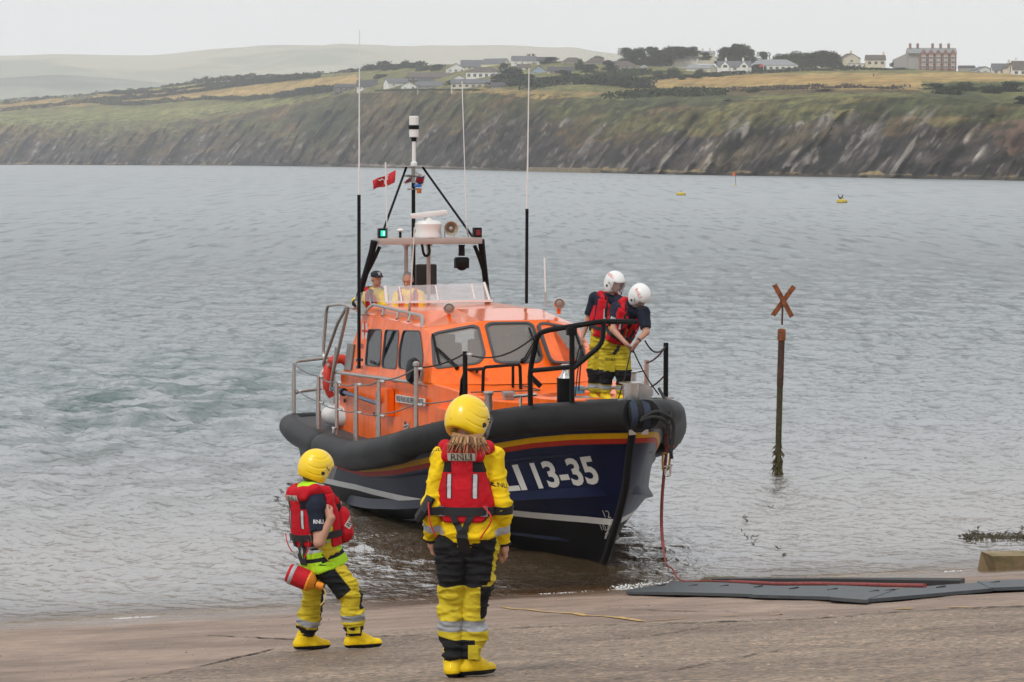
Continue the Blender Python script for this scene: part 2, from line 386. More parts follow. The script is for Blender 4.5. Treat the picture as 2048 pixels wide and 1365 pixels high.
M_crack = M('dark grit in a joint', (.05, .04, .032), 0.95, bump=.6, bscale=90)
def joint(pts, w, seed):
    P = curve_pts([ramp_at(*p) for p in pts], 14); rnd = random.Random(seed); V = []
    for i, p in enumerate(P):
        d = P[min(i + 1, len(P) - 1)] - P[max(i - 1, 0)]; n = np.array([-d[1], d[0], 0]); n /= np.linalg.norm(n) + 1e-9
        ww = w * (0.3 + rnd.random() * 1.0); o = rnd.uniform(-.4, .4) * w; a = p + n * (ww + o); b = p - n * (ww - o)
        for q in (a, b): V.append([q[0], q[1], float(ramp_surf(q[0], q[1])[0]) + 0.007])
    mb = MB(); mb.add(V, [[2 * i, 2 * i + 2, 2 * i + 3, 2 * i + 1] for i in range(len(P) - 1)])
    tag(mb.build('slab_joint', M_crack), None, None, None, 'structure')
joint([(200, 1372), (330, 1350), (420, 1328), (480, 1312), (548, 1300)], .018, 1)
joint([(414, 1273), (500, 1277), (600, 1281), (690, 1280), (760, 1276), (870, 1274), (990, 1268)], .02, 2)
joint([(980, 1266), (1120, 1258), (1250, 1256), (1400, 1250), (1500, 1246), (1650, 1240), (1850, 1226), (2060, 1214)], .026, 3)
joint([(1190, 1220), (1330, 1222), (1480, 1225), (1560, 1224)], .014, 4)
joint([(1150, 1292), (1300, 1274), (1400, 1260)], .010, 5)
joint([(1230, 1366), (1420, 1330), (1600, 1300), (1800, 1285), (2050, 1262)], .008, 6)
joint([(560, 1238), (660, 1222), (800, 1219), (900, 1215)], .010, 7)

M_yel = M('worn yellow road paint', (.60, .36, .08), 0.8, col2=(.30, .20, .12), var=.2, vscale=11, bump=.4, bscale=70)
def paint(px, seed, w=.045):
    rnd = random.Random(seed); mb = MB()
    for (x0, y0, x1, y1) in px:
        a, b = ramp_at(x0, y0), ramp_at(x1, y1); d = b - a; L = np.linalg.norm(d); n = np.array([-d[1], d[0], 0]) / L
        k = max(3, int(L / .07)); V = []
        for i in range(k + 1):
            q = a + d * i / k; e = math.sin(math.pi * min(1, max(0.03, i / k * 1.0))) ** .35; ww = w * e * rnd.uniform(.5, 1.05)
            for sgn in (1, -1): c = q + n * sgn * ww; V.append([c[0], c[1], float(ramp_surf(c[0], c[1])[0]) + .008])
        mb.add(V, [[2 * i, 2 * i + 2, 2 * i + 3, 2 * i + 1] for i in range(k)])
    tag(mb.build('painted_line', M_yel), None, None, None, 'structure')
paint([(985, 1217, 1120, 1226), (1120, 1226, 1215, 1236), (1205, 1235, 1292, 1243)], 1, .05)
for i, seg in enumerate([(1300, 1241, 1380, 1237), (1440, 1233, 1480, 1232.5), (1540, 1230, 1570, 1229), (1650, 1225, 1672, 1224), (1790, 1219, 1830, 1217), (1895, 1214.5, 1955, 1214.5), (2010, 1211, 2060, 1210)]):
    paint([seg], 10 + i, [.035, .05, .055, .035, .14, .08, .09][i])

# scattered shell chips and grit on the slipway, uncountable
def chips():
    rnd = np.random.RandomState(3); V = []; Fc = []
    for i in range(3400):
        Y = rnd.uniform(16, 33); X = rnd.uniform(-1, 1) * Y * .2; s = rnd.uniform(.003, .0085) * (1 if rnd.rand() > .03 else 2.0); a = rnd.uniform(0, 6.28)
        if yw(X) - Y < .6: continue
        z = float(ramp_surf(X, Y)[0]); n = len(V); e = rnd.uniform(.4, 1)
        for k in range(5): V.append([X + s * math.cos(a + k * 1.257) * rnd.uniform(.6, 1.2), Y + s * e * 1.6 * math.sin(a + k * 1.257) * rnd.uniform(.6, 1.2), z])
        V.append([X, Y, z + s * .45]); Fc += [[n + k, n + (k + 1) % 5, n + 5] for k in range(5)]
    mb = MB(); mb.add(V, Fc); mb.m = [(i // 5 * 7919) % 8 for i in range(len(Fc))]; mb.m = [0 if k < 1 else (1 if k < 5 else 2) for k in mb.m]; tag(mb.build('shell_grit', [M('pale shell grit', (.52, .47, .40), .7), M('dark grit', (.07, .055, .042), .8), M('tan grit', (.34, .26, .19), .8)], None, False), 'pale shell chips scattered over the slipway', 'grit', None, 'stuff')
chips()

# ------------------------------------------------------------------ sea
def wave_tile(N=384, Ls=30.0, seed=1, lo=0.22, hi=6.0, rms=.03, head=1.1, pw=-3.4):
    r = np.random.RandomState(seed); k1 = np.fft.fftfreq(N, Ls / N) * 2 * np.pi; KX, KY = np.meshgrid(k1, k1, indexing='ij'); K = np.hypot(KX, KY) + 1e-9
    th = np.arctan2(KY, KX); A = K ** (pw / 2) * np.exp(-(K / (2 * np.pi / lo)) ** 2) * (1 - np.exp(-(K / (2 * np.pi / hi)) ** 4)) * (0.25 + np.abs(np.cos(th - head)) ** 2)
    A[0, 0] = 0; h = np.real(np.fft.ifft2(A * np.exp(1j * r.uniform(0, 6.283, (N, N))))); h /= h.std()
    h = h + 0.07 * (h * h - 1); return h * rms
T1 = wave_tile(512, 26.0, 1, .12, 1.5, .024, 1.25, -2.4); T2 = wave_tile(384, 83.0, 2, .7, 5.0, .045, 1.3, -2.9)
def samp(T, L, x, y):
    N = T.shape[0]; u = (x / L * N) % N; v = (y / L * N) % N; i = np.floor(u).astype(int); j = np.floor(v).astype(int); a = u - i; b = v - j; i %= N; j %= N
    return T[i, j] * (1 - a) * (1 - b) + T[(i + 1) % N, j] * a * (1 - b) + T[i, (j + 1) % N] * (1 - a) * b + T[(i + 1) % N, (j + 1) % N] * a * b
def sea_h(X, Y):
    dep = np.clip(SL * (Y - yw(X)), 0, 3)
    a = 0.22 + 0.78 * (1 - np.exp(-dep / .5))
    patch = 0.75 + 0.5 * np.clip(fbm(X * .03, Y * .02, o=3, s=5) + .4, 0, 1)
    h = (samp(T1, 22.0, X, Y) * (1 / (1 + (Y / 105) ** 3)) + samp(T2, 83.0, X * .8 - Y * .6, X * .6 + Y * .8) * (1 / (1 + (Y / 110) ** 3))) * a * patch
    # churned wake trailing away behind the boat's stern quarter, small lapping ripples by the edge
    wk = np.exp(-((X + 8.0) / 5.0) ** 2) * np.exp(-((Y - 60) / 15) ** 2)
    h = h + wk * fbm(X * .9, Y * 1.0, o=4, s=31) * .12
    lap = np.exp(-dep / .10) * .010 * np.sin((Y - yw(X)) * 9 + fbm(X * .8, Y * .3, o=2, s=8) * 3)
    edge = np.exp(-dep / .12) * (fbm(X * .55, Y * .25, o=3, s=61) * .022 + .004)
    return h + lap + edge
def build_sea():
    ys = [27.5]
    while ys[-1] < 2700: ys.append(ys[-1] + max(.05, 0.80 * ys[-1] ** 2 / (2800 * 5.4)))
    ys = np.array(ys); core = np.linspace(-.225, .225, 760); st = 0.225 * np.geomspace(1.012, 14, 26); us = np.concatenate([-st[::-1], core, st])
    Yg, U = np.meshgrid(ys, us, indexing='ij'); X = U * Yg; z = sea_h(X, Yg) * (np.abs(U) < .26)
    me = big_mesh('sea', np.stack([X, Yg, z], -1).reshape(-1, 3), gridq(len(ys), len(us), True))
    m = bpy.data.materials.new('sea water'); m.use_nodes = True; t = m.node_tree; t.nodes.clear(); L = t.links.new
    def N(ty, **k):
        n = t.nodes.new(ty)
        for a, b in k.items(): setattr(n, a, b)
        return n
    def math_(op, a, b=None, cl=False):
        n = N('ShaderNodeMath', operation=op, use_clamp=cl)
        for i, s in enumerate((a, b)):
            if s is None: continue
            if isinstance(s, (int, float)): n.inputs[i].default_value = s
            else: L(s, n.inputs[i])
        return n.outputs[0]
    out = N('ShaderNodeOutputMaterial'); geo = N('ShaderNodeNewGeometry'); sp = N('ShaderNodeSeparateXYZ'); L(geo.outputs['Position'], sp.inputs[0])
    def noise(sc, d, st, r=.6):
        mp_ = N('ShaderNodeMapping'); mp_.inputs['Scale'].default_value = st; L(geo.outputs['Position'], mp_.inputs[0]); n = N('ShaderNodeTexNoise')
        n.inputs['Scale'].default_value = sc; n.inputs['Detail'].default_value = d; n.inputs['Roughness'].default_value = r; L(mp_.outputs[0], n.inputs['Vector']); return n.outputs[0]
    dep = math_('MULTIPLY', math_('SUBTRACT', math_('SUBTRACT', sp.outputs[1], math_('MULTIPLY', sp.outputs[0], .36)), 34.45), SL)
    dep = math_('MAXIMUM', dep, 0.0)
    bmp = N('ShaderNodeBump'); bmp.inputs['Distance'].default_value = .07; bmp.inputs['Strength'].default_value = .9; L(noise(4.5, 4, (1, 1, 1), .6), bmp.inputs['Height'])
    far = N('ShaderNodeMapRange'); far.inputs[1].default_value = 55; far.inputs[2].default_value = 420; far.inputs[3].default_value = 0; far.inputs[4].default_value = .13; L(sp.outputs[1], far.inputs[0])
    b3 = N('ShaderNodeBump'); b3.inputs['Distance'].default_value = .5; L(far.outputs[0], b3.inputs['Strength']); L(noise(1.6, 4, (1, 1, 1), .62), b3.inputs['Height']); L(bmp.outputs[0], b3.inputs['Normal'])
    ns = N('ShaderNodeMapRange'); ns.inputs[1].default_value = 40; ns.inputs[2].default_value = 280; ns.inputs[3].default_value = .95; ns.inputs[4].default_value = .22; L(sp.outputs[1], ns.inputs[0]); L(ns.outputs[0], bmp.inputs['Strength'])
    fr = N('ShaderNodeFresnel'); fr.inputs[0].default_value = 1.33; L(b3.outputs[0], fr.inputs['Normal'])
    gl = N('ShaderNodeBsdfGlossy'); rgh = N('ShaderNodeMapRange'); rgh.inputs[1].default_value = 50; rgh.inputs[2].default_value = 330; rgh.inputs[3].default_value = .045; rgh.inputs[4].default_value = .30; L(sp.outputs[1], rgh.inputs[0]); L(rgh.outputs[0], gl.inputs['Roughness']); gl.inputs[0].default_value = (.97, .98, 1, 1); L(b3.outputs[0], gl.inputs['Normal'])
    def fleck(st, lo_, gain): return math_('MULTIPLY', math_('SUBTRACT', noise(1.0, 3, st, .55), lo_), gain, True)
    def band(a, b): n = N('ShaderNodeMapRange'); n.inputs[1].default_value = a; n.inputs[2].default_value = b; L(sp.outputs[1], n.inputs[0]); return n.outputs[0]
    f1 = fleck((1.9, .30, 1), .52, 6.0); f2 = fleck((1.1, .10, 1), .52, 6.0); f3 = fleck((.55, .028, 1), .52, 5.0); bA, bB, bC = band(35, 90), band(100, 170), band(240, 420)
    def mixf(t_, a, b): n = N('ShaderNodeMix', data_type='FLOAT'); L(t_, n.inputs[0]); L(a, n.inputs[2]); L(b, n.inputs[3]); return n.outputs[0]
    fk = mixf(bC, mixf(bB, f1, f2), f3); fleck_dim = math_('SUBTRACT', 1.0, math_('MULTIPLY', math_('MULTIPLY', fk, bA), .36))  # noise flecks dim the reflection, painting dark wave faces the mesh lacks
    # body colour: suspended silt, a little greener where the wake churned it
    cr_ = N('ShaderNodeValToRGB'); e = cr_.color_ramp.elements; e[0].position = .35; e[0].color = (.032, .054, .056, 1); e[1].position = .65; e[1].color = (.058, .086, .088, 1); L(noise(.07, 4, (1, .5, 1)), cr_.inputs[0])
    sh = N('ShaderNodeMix', data_type='RGBA'); vs = N('ShaderNodeVectorMath', operation='SUBTRACT'); L(geo.outputs['Position'], vs.inputs[0]); vs.inputs[1].default_value = (-8.5, 62, 0); vm = N('ShaderNodeVectorMath', operation='MULTIPLY'); L(vs.outputs[0], vm.inputs[0]); vm.inputs[1].default_value = (.115, .045, 0)
    vl = N('ShaderNodeVectorMath', operation='LENGTH'); L(vm.outputs[0], vl.inputs[0]); wkm = math_('MULTIPLY', math_('SUBTRACT', 1.15, vl.outputs['Value'], True), math_('MULTIPLY', math_('SUBTRACT', noise(.7, 4, (1, 1, 1)), .42), 5.0, True), True)
    wk_ = N('ShaderNodeMix', data_type='RGBA'); L(wkm, wk_.inputs[0]); L(cr_.outputs[0], wk_.inputs[6]); wk_.inputs[7].default_value = (.020, .068, .064, 1); L(wk_.outputs[2], sh.inputs[6]); sh.inputs[7].default_value = (.27, .165, .072, 1)
    ex = math_('POWER', 2.718, math_('MULTIPLY', dep, -.8)); L(ex, sh.inputs[0])
    df = N('ShaderNodeBsdfDiffuse'); L(sh.outputs[2], df.inputs[0]); L(b3.outputs[0], df.inputs['Normal'])
    tr = N('ShaderNodeBsdfTransparent'); tr.inputs[0].default_value = (.92, .84, .66, 1)
    mA = N('ShaderNodeMixShader'); opq = math_('SUBTRACT', 1.0, math_('POWER', 2.718, math_('MULTIPLY', dep, -1.5)), True); L(opq, mA.inputs[0]); L(tr.outputs[0], mA.inputs[1]); L(df.outputs[0], mA.inputs[2])
    mB = N('ShaderNodeMixShader'); L(math_('MULTIPLY', math_('MULTIPLY', math_('MULTIPLY', math_('MINIMUM', fr.outputs[0], .66), .82), fleck_dim), math_('MULTIPLY', math_('SUBTRACT', 1.0, math_('MULTIPLY', wkm, .58)), math_('SUBTRACT', 1.0, math_('MULTIPLY', math_('POWER', 2.718, math_('MULTIPLY', dep, -9.0)), .55)))), mB.inputs[0]); L(mA.outputs[0], mB.inputs[1]); L(gl.outputs[0], mB.inputs[2]); L(mB.outputs[0], out.inputs[0])
    tag(obj_from('sea', me, m, None, True, 180), 'choppy grey sea in the bay', None, None, 'structure')
build_sea()

# ------------------------------------------------------------------ headland
UX = np.array([-2600, -1200, -300, 0, 150, 300, 420, 500, 600, 700, 800, 900, 1000, 1100, 1200, 1300, 1450, 1600, 1750, 1900, 2048, 2400, 3600, 5200.])
SHY = np.array([330, 330, 330, 330, 330.5, 331, 331.5, 332, 333, 334.5, 336.5, 339, 341.5, 344, 346, 348.5, 351, 353.5, 356, 359, 362, 366, 372, 372.])
TOPY = np.array([250, 250, 244, 240, 247, 250, 238, 226, 203, 190, 184, 184, 187, 192, 200, 205, 205, 198, 195, 198, 212, 220, 225, 225.])
TOPD = np.array([110, 110, 110, 110, 120, 120, 120, 110, 90, 85, 80, 75, 75, 80, 95, 110, 90, 75, 65, 60, 60, 60, 60, 60.])
RIDY = np.array([230, 225, 216, 207, 196, 180, 168, 161, 153, 145, 137, 130, 126, 124, 128, 136, 144, 141, 139, 144, 148, 150, 160, 170.])
RIDD = np.array([3100, 3100, 3000, 2900, 2850, 2750, 2650, 2550, 2400, 2250, 2100, 2000, 1900, 1800, 1750, 1700, 1650, 1620, 1600, 1560, 1520, 1450, 1300, 1200.])
ROCKY = np.array([290, 290, 290, 288, 286, 300, 280, 282, 300, 292, 275, 262, 248, 255, 275, 275, 262, 246, 250, 252, 300, 300, 300, 300.])
BEACH = np.array([0, 0, 0, 0, 0, 0, 4, 14, 26, 30, 26, 18, 12, 7, 2, 0, 0, 0, 0, 0, 0, 0, 0, 0.])
def cu(u, A): return np.interp(u, UX, A)
def row_to_z(py_, Y): return HC + (YH - py_) / F * Y
def terrain_cols(u):
    D0 = HC * F / (cu(u, SHY) - YH); bw = cu(u, BEACH); Dt = D0 + bw + cu(u, TOPD); zt = row_to_z(cu(u, TOPY), Dt); Dr = np.maximum(cu(u, RIDD), Dt + 250); zr = row_to_z(cu(u, RIDY), Dr)
    f = D0 + bw; dd = cu(u, TOPD)
    D = np.stack([D0 - 120, D0 - 4, D0, f, f + 3, f + dd * .30, f + dd * .62, Dt, Dt + (Dr - Dt) * .33, Dt + (Dr - Dt) * .68, Dr, Dr + 260, Dr + 2400])
    Z = np.stack([0 * zt - 6, 0 * zt - .8, 0 * zt, bw * .07 + .1, bw * .07 + 3.5, zt * .46, zt * .80, zt, zt + (zr - zt) * .30, zt + (zr - zt) * .66, zr, zr - 6, zr * 0 - 5])
    return D, Z
def build_land():
    us = np.concatenate([np.linspace(-2600, -150, 60), np.linspace(-140, 2190, 1080), np.linspace(2210, 5200, 70)])
    D, Z = terrain_cols(us)
    ts = np.concatenate([np.linspace(0, 2, 5), np.linspace(2.05, 3, 8), np.linspace(3.03, 7, 130), np.linspace(7.05, 10, 80), np.linspace(10.1, 12, 14)])
    k = np.arange(13); G = np.zeros((len(ts), len(us), 3)); rowpx = np.zeros((len(ts), len(us)))
    for j in range(len(us)):
        y = np.interp(ts, k, D[:, j]); z = np.interp(ts, k, Z[:, j]); G[:, j, 1] = y; G[:, j, 2] = z; G[:, j, 0] = (us[j] - CX) / F * y * .998
    T = np.repeat(ts[:, None], len(us), 1); U = np.repeat(us[None, :], len(ts), 0); X, Y, Zz = G[..., 0], G[..., 1], G[..., 2]
    cl = np.clip((T - 2.9) / .25, 0, 1) * np.clip((7.25 - T) / 1.3, 0, 1); fac = Y / 1200.
    D0_ = HC * F / (cu(us, SHY) - YH); arc1 = np.concatenate([[0], np.cumsum(np.diff(us) * (D0_[1:] + D0_[:-1]) / 2 / F)]); arc = np.repeat(arc1[None, :], len(ts), 0)      # metres along the coast
    # leaning strata: ribs that rise to the right
    s = (arc * .80 - Zz * .62); qq = arc * .62 + Zz * .80
    rib = 1 - np.abs(fbm(s / 22, qq / 90, o=3, s=3)) * 1.6; rib2 = 1 - np.abs(fbm(s / 7, qq / 40, o=3, s=13)) * 1.7; gully = fbm(arc / 75, Zz / 150, o=3, s=6)
    rkm = np.clip((cu(U, ROCKY) - 0) * 0 + 1, 0, 1)
    Y2 = Y - cl * (rib * 13 + rib2 * 7.0 + gully * 18) * np.clip(fac, .7, 1.6) + cl * 8
    Zn = Zz + cl * (fbm(arc / 12, Y / 12, o=4, s=17) * 1.6) + np.clip((T - 7) / .5, 0, 1) * np.clip(10.6 - T, 0, 1) * (fbm(arc / 90, Y / 160, o=4, s=23) * 1.3 + fbm(arc / 22, Y / 40, o=3, s=29) * .35)
    X2 = (U - CX) / F * Y2 * .998
    G = np.stack([X2, Y2, Zn], -1)
    # land cover, as seen at each place
    PX = U; PY = YH - (Zn - HC) / Y2 * F
    n1 = fbm(arc / 30, Zn / 9 + Y / 60, o=5, s=41); n2 = fbm(arc / 8, Zn / 3 + Y / 25, o=4, s=43); n3 = fbm(s / 2.2, qq / 12, o=4, s=47); stk = np.clip(1 - np.abs(fbm(s / 2.4, qq / 16, o=4, s=48)) * 3.4, 0, 1) ** 2; crk = np.clip(1 - np.abs(fbm(s / 5, qq / 30, o=4, s=49)) * 3.0, 0, 1) ** 2
    pxn = PX + n1 * 10; pyn = PY + n1 * 2.2 + n2 * .8
    def inpoly(poly):
        r = np.zeros(PX.shape, bool); n = len(poly)
        for i in range(n):
            x0, y0 = poly[i]; x1, y1 = poly[(i + 1) % n]
            c = ((y0 > pyn) != (y1 > pyn)) & (pxn < (x1 - x0) * (pyn - y0) / (y1 - y0 + 1e-9) + x0); r ^= c
        return r
    C = np.zeros(PX.shape + (3,))
    def col(*a): return np.array(a)
    veg = col(.042, .052, .022); brk = col(.120, .080, .040); olive = col(.125, .115, .045); gold = col(.36, .25, .095); grn = col(.185, .185, .060); rock = col(.044, .036, .033); pale = col(.36, .32, .28); ochre = col(.24, .18, .085)
    w = np.clip(.5 + n1 * .9, 0, 1)[..., None]; C[:] = veg * w + brk * (1 - w)
    w = np.clip(.35 + n2 * .8 + n1 * .5, 0, 1)[..., None]; C[:] = C * (1 - w * .6) + olive * w * .6
    flat = (T > 7); C[flat] = (olive * 1.15 * .6 + grn * .4)[None]
    def put(poly, c, k=1.0): q = inpoly(poly); C[q] = C[q] * (1 - k) + c * k
    put([(-400, 226), (0, 232), (250, 222), (520, 203), (640, 196), (520, 216), (430, 224), (300, 244), (100, 252), (-400, 250)], grn * 1.05)
    put([(-400, 250), (100, 250), (330, 240), (360, 262), (260, 262), (150, 300), (60, 280), (-400, 275)], olive)
    put([(-100, 262), (20, 250), (120, 262), (150, 285), (80, 280), (0, 285), (-100, 280)], brk * 1.3, .7)
    put([(-400, 222), (0, 216), (200, 205), (560, 165), (720, 150), (720, 172), (640, 186), (520, 196), (180, 211), (0, 224), (-400, 228)], gold)
    put([(0, 208), (200, 190), (300, 182), (520, 160), (640, 150), (560, 164), (200, 203), (0, 220)], gold * .96)
    put([(90, 196), (180, 186), (200, 192), (150, 202)], olive)
    put([(860, 180), (960, 176), (1130, 184), (1260, 186), (1200, 192), (1080, 200), (1010, 190), (880, 188)], gold * .82, .85)
    put([(1250, 190), (1280, 163), (1420, 155), (1560, 149), (1900, 147), (2300, 150), (2300, 160), (2000, 163), (1850, 166), (1830, 180), (1700, 182), (1480, 181), (1350, 184)], gold * .95)
    put([(1330, 160), (1480, 152), (1700, 158), (1900, 166), (1600, 166), (1400, 168)], gold * col(1.05, .93, .85), .6)
    put([(1300, 186), (1500, 180), (1810, 178), (1850, 186), (1600, 190), (1380, 192)], brk * .9, .8)
    put([(1195, 268), (1230, 248), (1330, 226), (1450, 207), (1700, 190), (1830, 200), (1720, 225), (1600, 252), (1480, 258), (1400, 270), (1290, 262)], grn * .60 + brk * .15 + veg * .25, .6)
    put([(560, 215), (700, 190), (720, 235), (690, 290), (650, 300), (600, 260)], veg * 1.15, .6)
    put([(1240, 205), (1310, 188), (1500, 192), (1450, 210), (1330, 214), (1260, 222)], veg * 1.2, .7)
    put([(1640, 212), (1850, 192), (1990, 210), (1980, 235), (1800, 232)], veg * 1.05, .7)
    put([(1830, 190), (1900, 166), (2300, 166), (2300, 215), (1990, 212)], veg * .9, .75)
    put([(1940, 185), (2060, 178), (2060, 205), (2000, 208)], grn * .7, .8)
    put([(1975, 250), (2060, 240), (2060, 300), (1990, 312), (1960, 280)], col(.15, .085, .07), .65)
    # bare rock low on the cliff
    rl = cu(PX, ROCKY); rm = np.clip((PY - rl + n1 * 26 + n2 * 16 + n3 * 10) / 6 + .5, 0, 1) * (T > 2.95) * (T < 7.4) * np.clip((13.5 - cu(PX, BEACH) * .35) / 6, .25, 1)
    rk = rock[None, None] * (1 + n2[..., None] * .5); st = np.clip(n3 * .7 - .45 + .50 * stk * np.clip(.5 + n2 * 1.0, 0.1, 1), 0, 1)[..., None]; rk = rk * (1 - st * .75) + pale * st * .75
    fl = np.clip((fbm(s / 1.3, qq / 6, o=3, s=71) - .55) * 7, 0, 1) * np.clip(.6 + n1, .2, 1); fl = fl[..., None]; rk = rk * (1 - fl * .7) + pale * fl * .7; so = np.clip(n1 * 1.4 - .35, 0, 1)[..., None]; rk = rk * (1 - so * .45) + ochre * .8 * so * .45
    C = C * (1 - rm[..., None]) + rk * rm[..., None]
    gx = (PX > 640) & (PX < 2000) & (T > 3) & (T < 7); sm = (np.clip(n3 * 3 - 1.3, 0, 1) * gx * np.clip((PY - rl + 45) / 30, 0, 1))[..., None] * .55; C = C * (1 - sm) + pale * .8 * sm
    ck = (crk * np.clip((T - 3) / .3, 0, 1) * np.clip((7 - T) / .8, 0, 1) * np.clip((PY - rl + 30) / 30, .15, 1))[..., None]; C = C * (1 - .62 * ck)
    dk = np.clip((fbm(s / 1.6, qq / 7, o=3, s=72) - .30) * 8, 0, 1)[..., None] * (rm[..., None] * .75); C = C * (1 - .8 * dk)
    tuft = np.clip((fbm(arc / 3.2, Zn / 1.5 + Y / 14, o=3, s=73) - .30) * 7, 0, 1) * (1 - rm) * np.clip((T - 3) / .3, 0, 1) * np.clip((8.3 - T) / .8, 0, 1); tuft = tuft[..., None] * .72; C = C * (1 - tuft) + col(.028, .036, .018) * tuft
    bch = (T <= 3.0) & (cu(PX, BEACH) > 2); C[bch] = col(.205, .165, .145)
    dr = (Zn < 1.3 + n2 * 1.4) & (cu(PX, BEACH) < 4); C[dr] = (ochre * .95)[None]; C[(Zn < .9)] = col(.07, .06, .045)
    n5 = fbm(s / 1.4, qq / 5, o=3, s=53); C = np.clip(C * np.clip(1 + .30 * n2 + .45 * n5 * np.clip((7.6 - T) / .8, .35, 1), .25, 1.9)[..., None], .008, 1)
    me = big_mesh('headland', G.reshape(-1, 3), gridq(len(ts), len(us), True))
    ca = me.color_attributes.new('cover', 'FLOAT_COLOR', 'POINT'); ca.data.foreach_set('color', np.concatenate([C.reshape(-1, 3), np.ones((C[..., 0].size, 1))], 1).astype(np.float32).ravel())
    m = M('headland turf and rock', (.1, .1, .05), .95, spec=.1); t = m.node_tree; p = t.nodes['Principled BSDF']
    a = t.nodes.new('ShaderNodeVertexColor'); a.layer_name = 'cover'; n = t.nodes.new('ShaderNodeTexNoise'); n.inputs['Scale'].default_value = .35; n.inputs['Detail'].default_value = 5; n.inputs['Roughness'].default_value = .7
    tcn = t.nodes.new('ShaderNodeTexCoord'); t.links.new(tcn.outputs['Object'], n.inputs['Vector']); mm = t.nodes.new('ShaderNodeMapRange'); mm.inputs[1].default_value = .3; mm.inputs[2].default_value = .7; mm.inputs[3].default_value = .62; mm.inputs[4].default_value = 1.35
    t.links.new(n.outputs[0], mm.inputs[0]); v = t.nodes.new('ShaderNodeVectorMath'); v.operation = 'SCALE'; t.links.new(a.outputs[0], v.inputs[0]); t.links.new(mm.outputs[0], v.inputs['Scale']); t.links.new(v.outputs[0], p.inputs['Base Color'])
    b = t.nodes.new('ShaderNodeBump'); b.inputs['Strength'].default_value = .8; b.inputs['Distance'].default_value = 1.2; t.links.new(n.outputs[0], b.inputs['Height']); t.links.new(b.outputs[0], p.inputs['Normal'])
    tag(obj_from('headland', me, m, None, True, 180), 'headland of fields and leaning rock cliffs across the bay', None, None, 'structure')
    return G, us
LAND, LUS = build_land()
LPX = LAND[..., 0] / LAND[..., 1] * F / .998 + CX; LPY = YH - (LAND[..., 2] - HC) / LAND[..., 1] * F
def ground(px_, py_, rows=None):
    """point of the headland that shows at this place in the photo (nearest one), plateau side"""
    j = int(np.argmin(np.abs(LUS - px_))); col = LAND[:, j]; pyc = LPY[:, j]
    i0 = 143
    for i in range(i0, len(col) - 12):
        if pyc[i + 1] <= py_:
            t = (pyc[i] - py_) / (pyc[i] - pyc[i + 1] + 1e-9); t = min(1, max(0, t)); return col[i] * (1 - t) + col[i + 1] * t
    return col[len(col) - 13].copy()

# far hills
def far_hill(pts, D, depth, seed, cA, cB, name):
    P = np.array(pts, float); us = np.linspace(P[0, 0], P[-1, 0], 500); yy = np.interp(us, P[:, 0], P[:, 1]); ker = np.hanning(19); ker /= ker.sum(); yy = np.convolve(np.pad(yy, 9, 'edge'), ker, 'valid')
    ts = np.linspace(0, 1, 60); T, U = np.meshgrid(ts, us, indexing='ij'); Y = D - depth * (1 - T); ztop = HC + (YH - yy[None, :]) / F * D
    Z = ztop * (np.sin(T * math.pi / 2) ** .9) - 8 * (1 - T); arc = U * D / F
    Z = Z + (fbm(arc / 420, Y / 420, o=4, s=seed) * 30 - 12) * np.sin(T * math.pi) ** .8
    X = (U - CX) / F * Y * .998; G = np.stack([X, Y, Z], -1); back = G[-1].copy(); back[:, 1] += 900; back[:, 2] = -10; G = np.concatenate([G, back[None]], 0)
    me = big_mesh(name, G.reshape(-1, 3), gridq(len(ts) + 1, len(us), True))
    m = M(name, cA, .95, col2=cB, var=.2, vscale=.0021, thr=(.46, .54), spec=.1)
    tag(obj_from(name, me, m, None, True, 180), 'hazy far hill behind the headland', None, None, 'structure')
far_hill([(-2600, 150), (-600, 130), (0, 117), (40, 118), (100, 109), (170, 111), (300, 113), (340, 112), (400, 101), (480, 97), (560, 92), (640, 92), (740, 95), (870, 97), (960, 96), (1060, 100), (1130, 107), (1230, 114), (1340, 135), (1500, 170), (2600, 215)], 6200, 1900, 3, (.36, .34, .27), (.27, .28, .23), 'far_hill')  # pale greyed tones carry part of the distance haze in the colour
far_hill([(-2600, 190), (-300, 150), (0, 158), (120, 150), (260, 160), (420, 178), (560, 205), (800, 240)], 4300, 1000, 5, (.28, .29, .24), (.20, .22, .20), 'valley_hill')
# ------------------------------------------------------------------ houses on the headland
WC = {'white': M('white render', (.78, .77, .73), .8, var=.08, vscale=.5), 'cream': M('cream render', (.66, .61, .47), .8, var=.08, vscale=.5), 'grey': M('grey pebbledash', (.33, .32, .31), .9, var=.1, vscale=.5),
      'dark': M('dark timber cladding', (.09, .08, .075), .85, var=.1), 'stone': M('buff stone', (.40, .36, .30), .9, var=.15), 'brick': M('red brick', (.26, .125, .095), .85, var=.2, vscale=.6), 'blue': M('blue painted wall', (.30, .40, .50), .8)}
RC = {'slate': M('grey slate roof', (.115, .12, .13), .75, var=.15, vscale=.4), 'brown': M('brown tile roof', (.105, .085, .075), .85, var=.15, vscale=.4), 'black': M('black slate roof', (.055, .055, .06), .75, var=.15), 'pale': M('pale grey slate roof', (.24, .25, .26), .75, var=.15, vscale=.4)}
M_pane = M('window glass', (.05, .06, .075), .15, spec=.8); M_frame = M('white window frame', (.75, .75, .73), .6); M_pot = M('terracotta pot', (.30, .12, .07), .8); M_trim = M('pale stone band', (.62, .57, .50), .8)
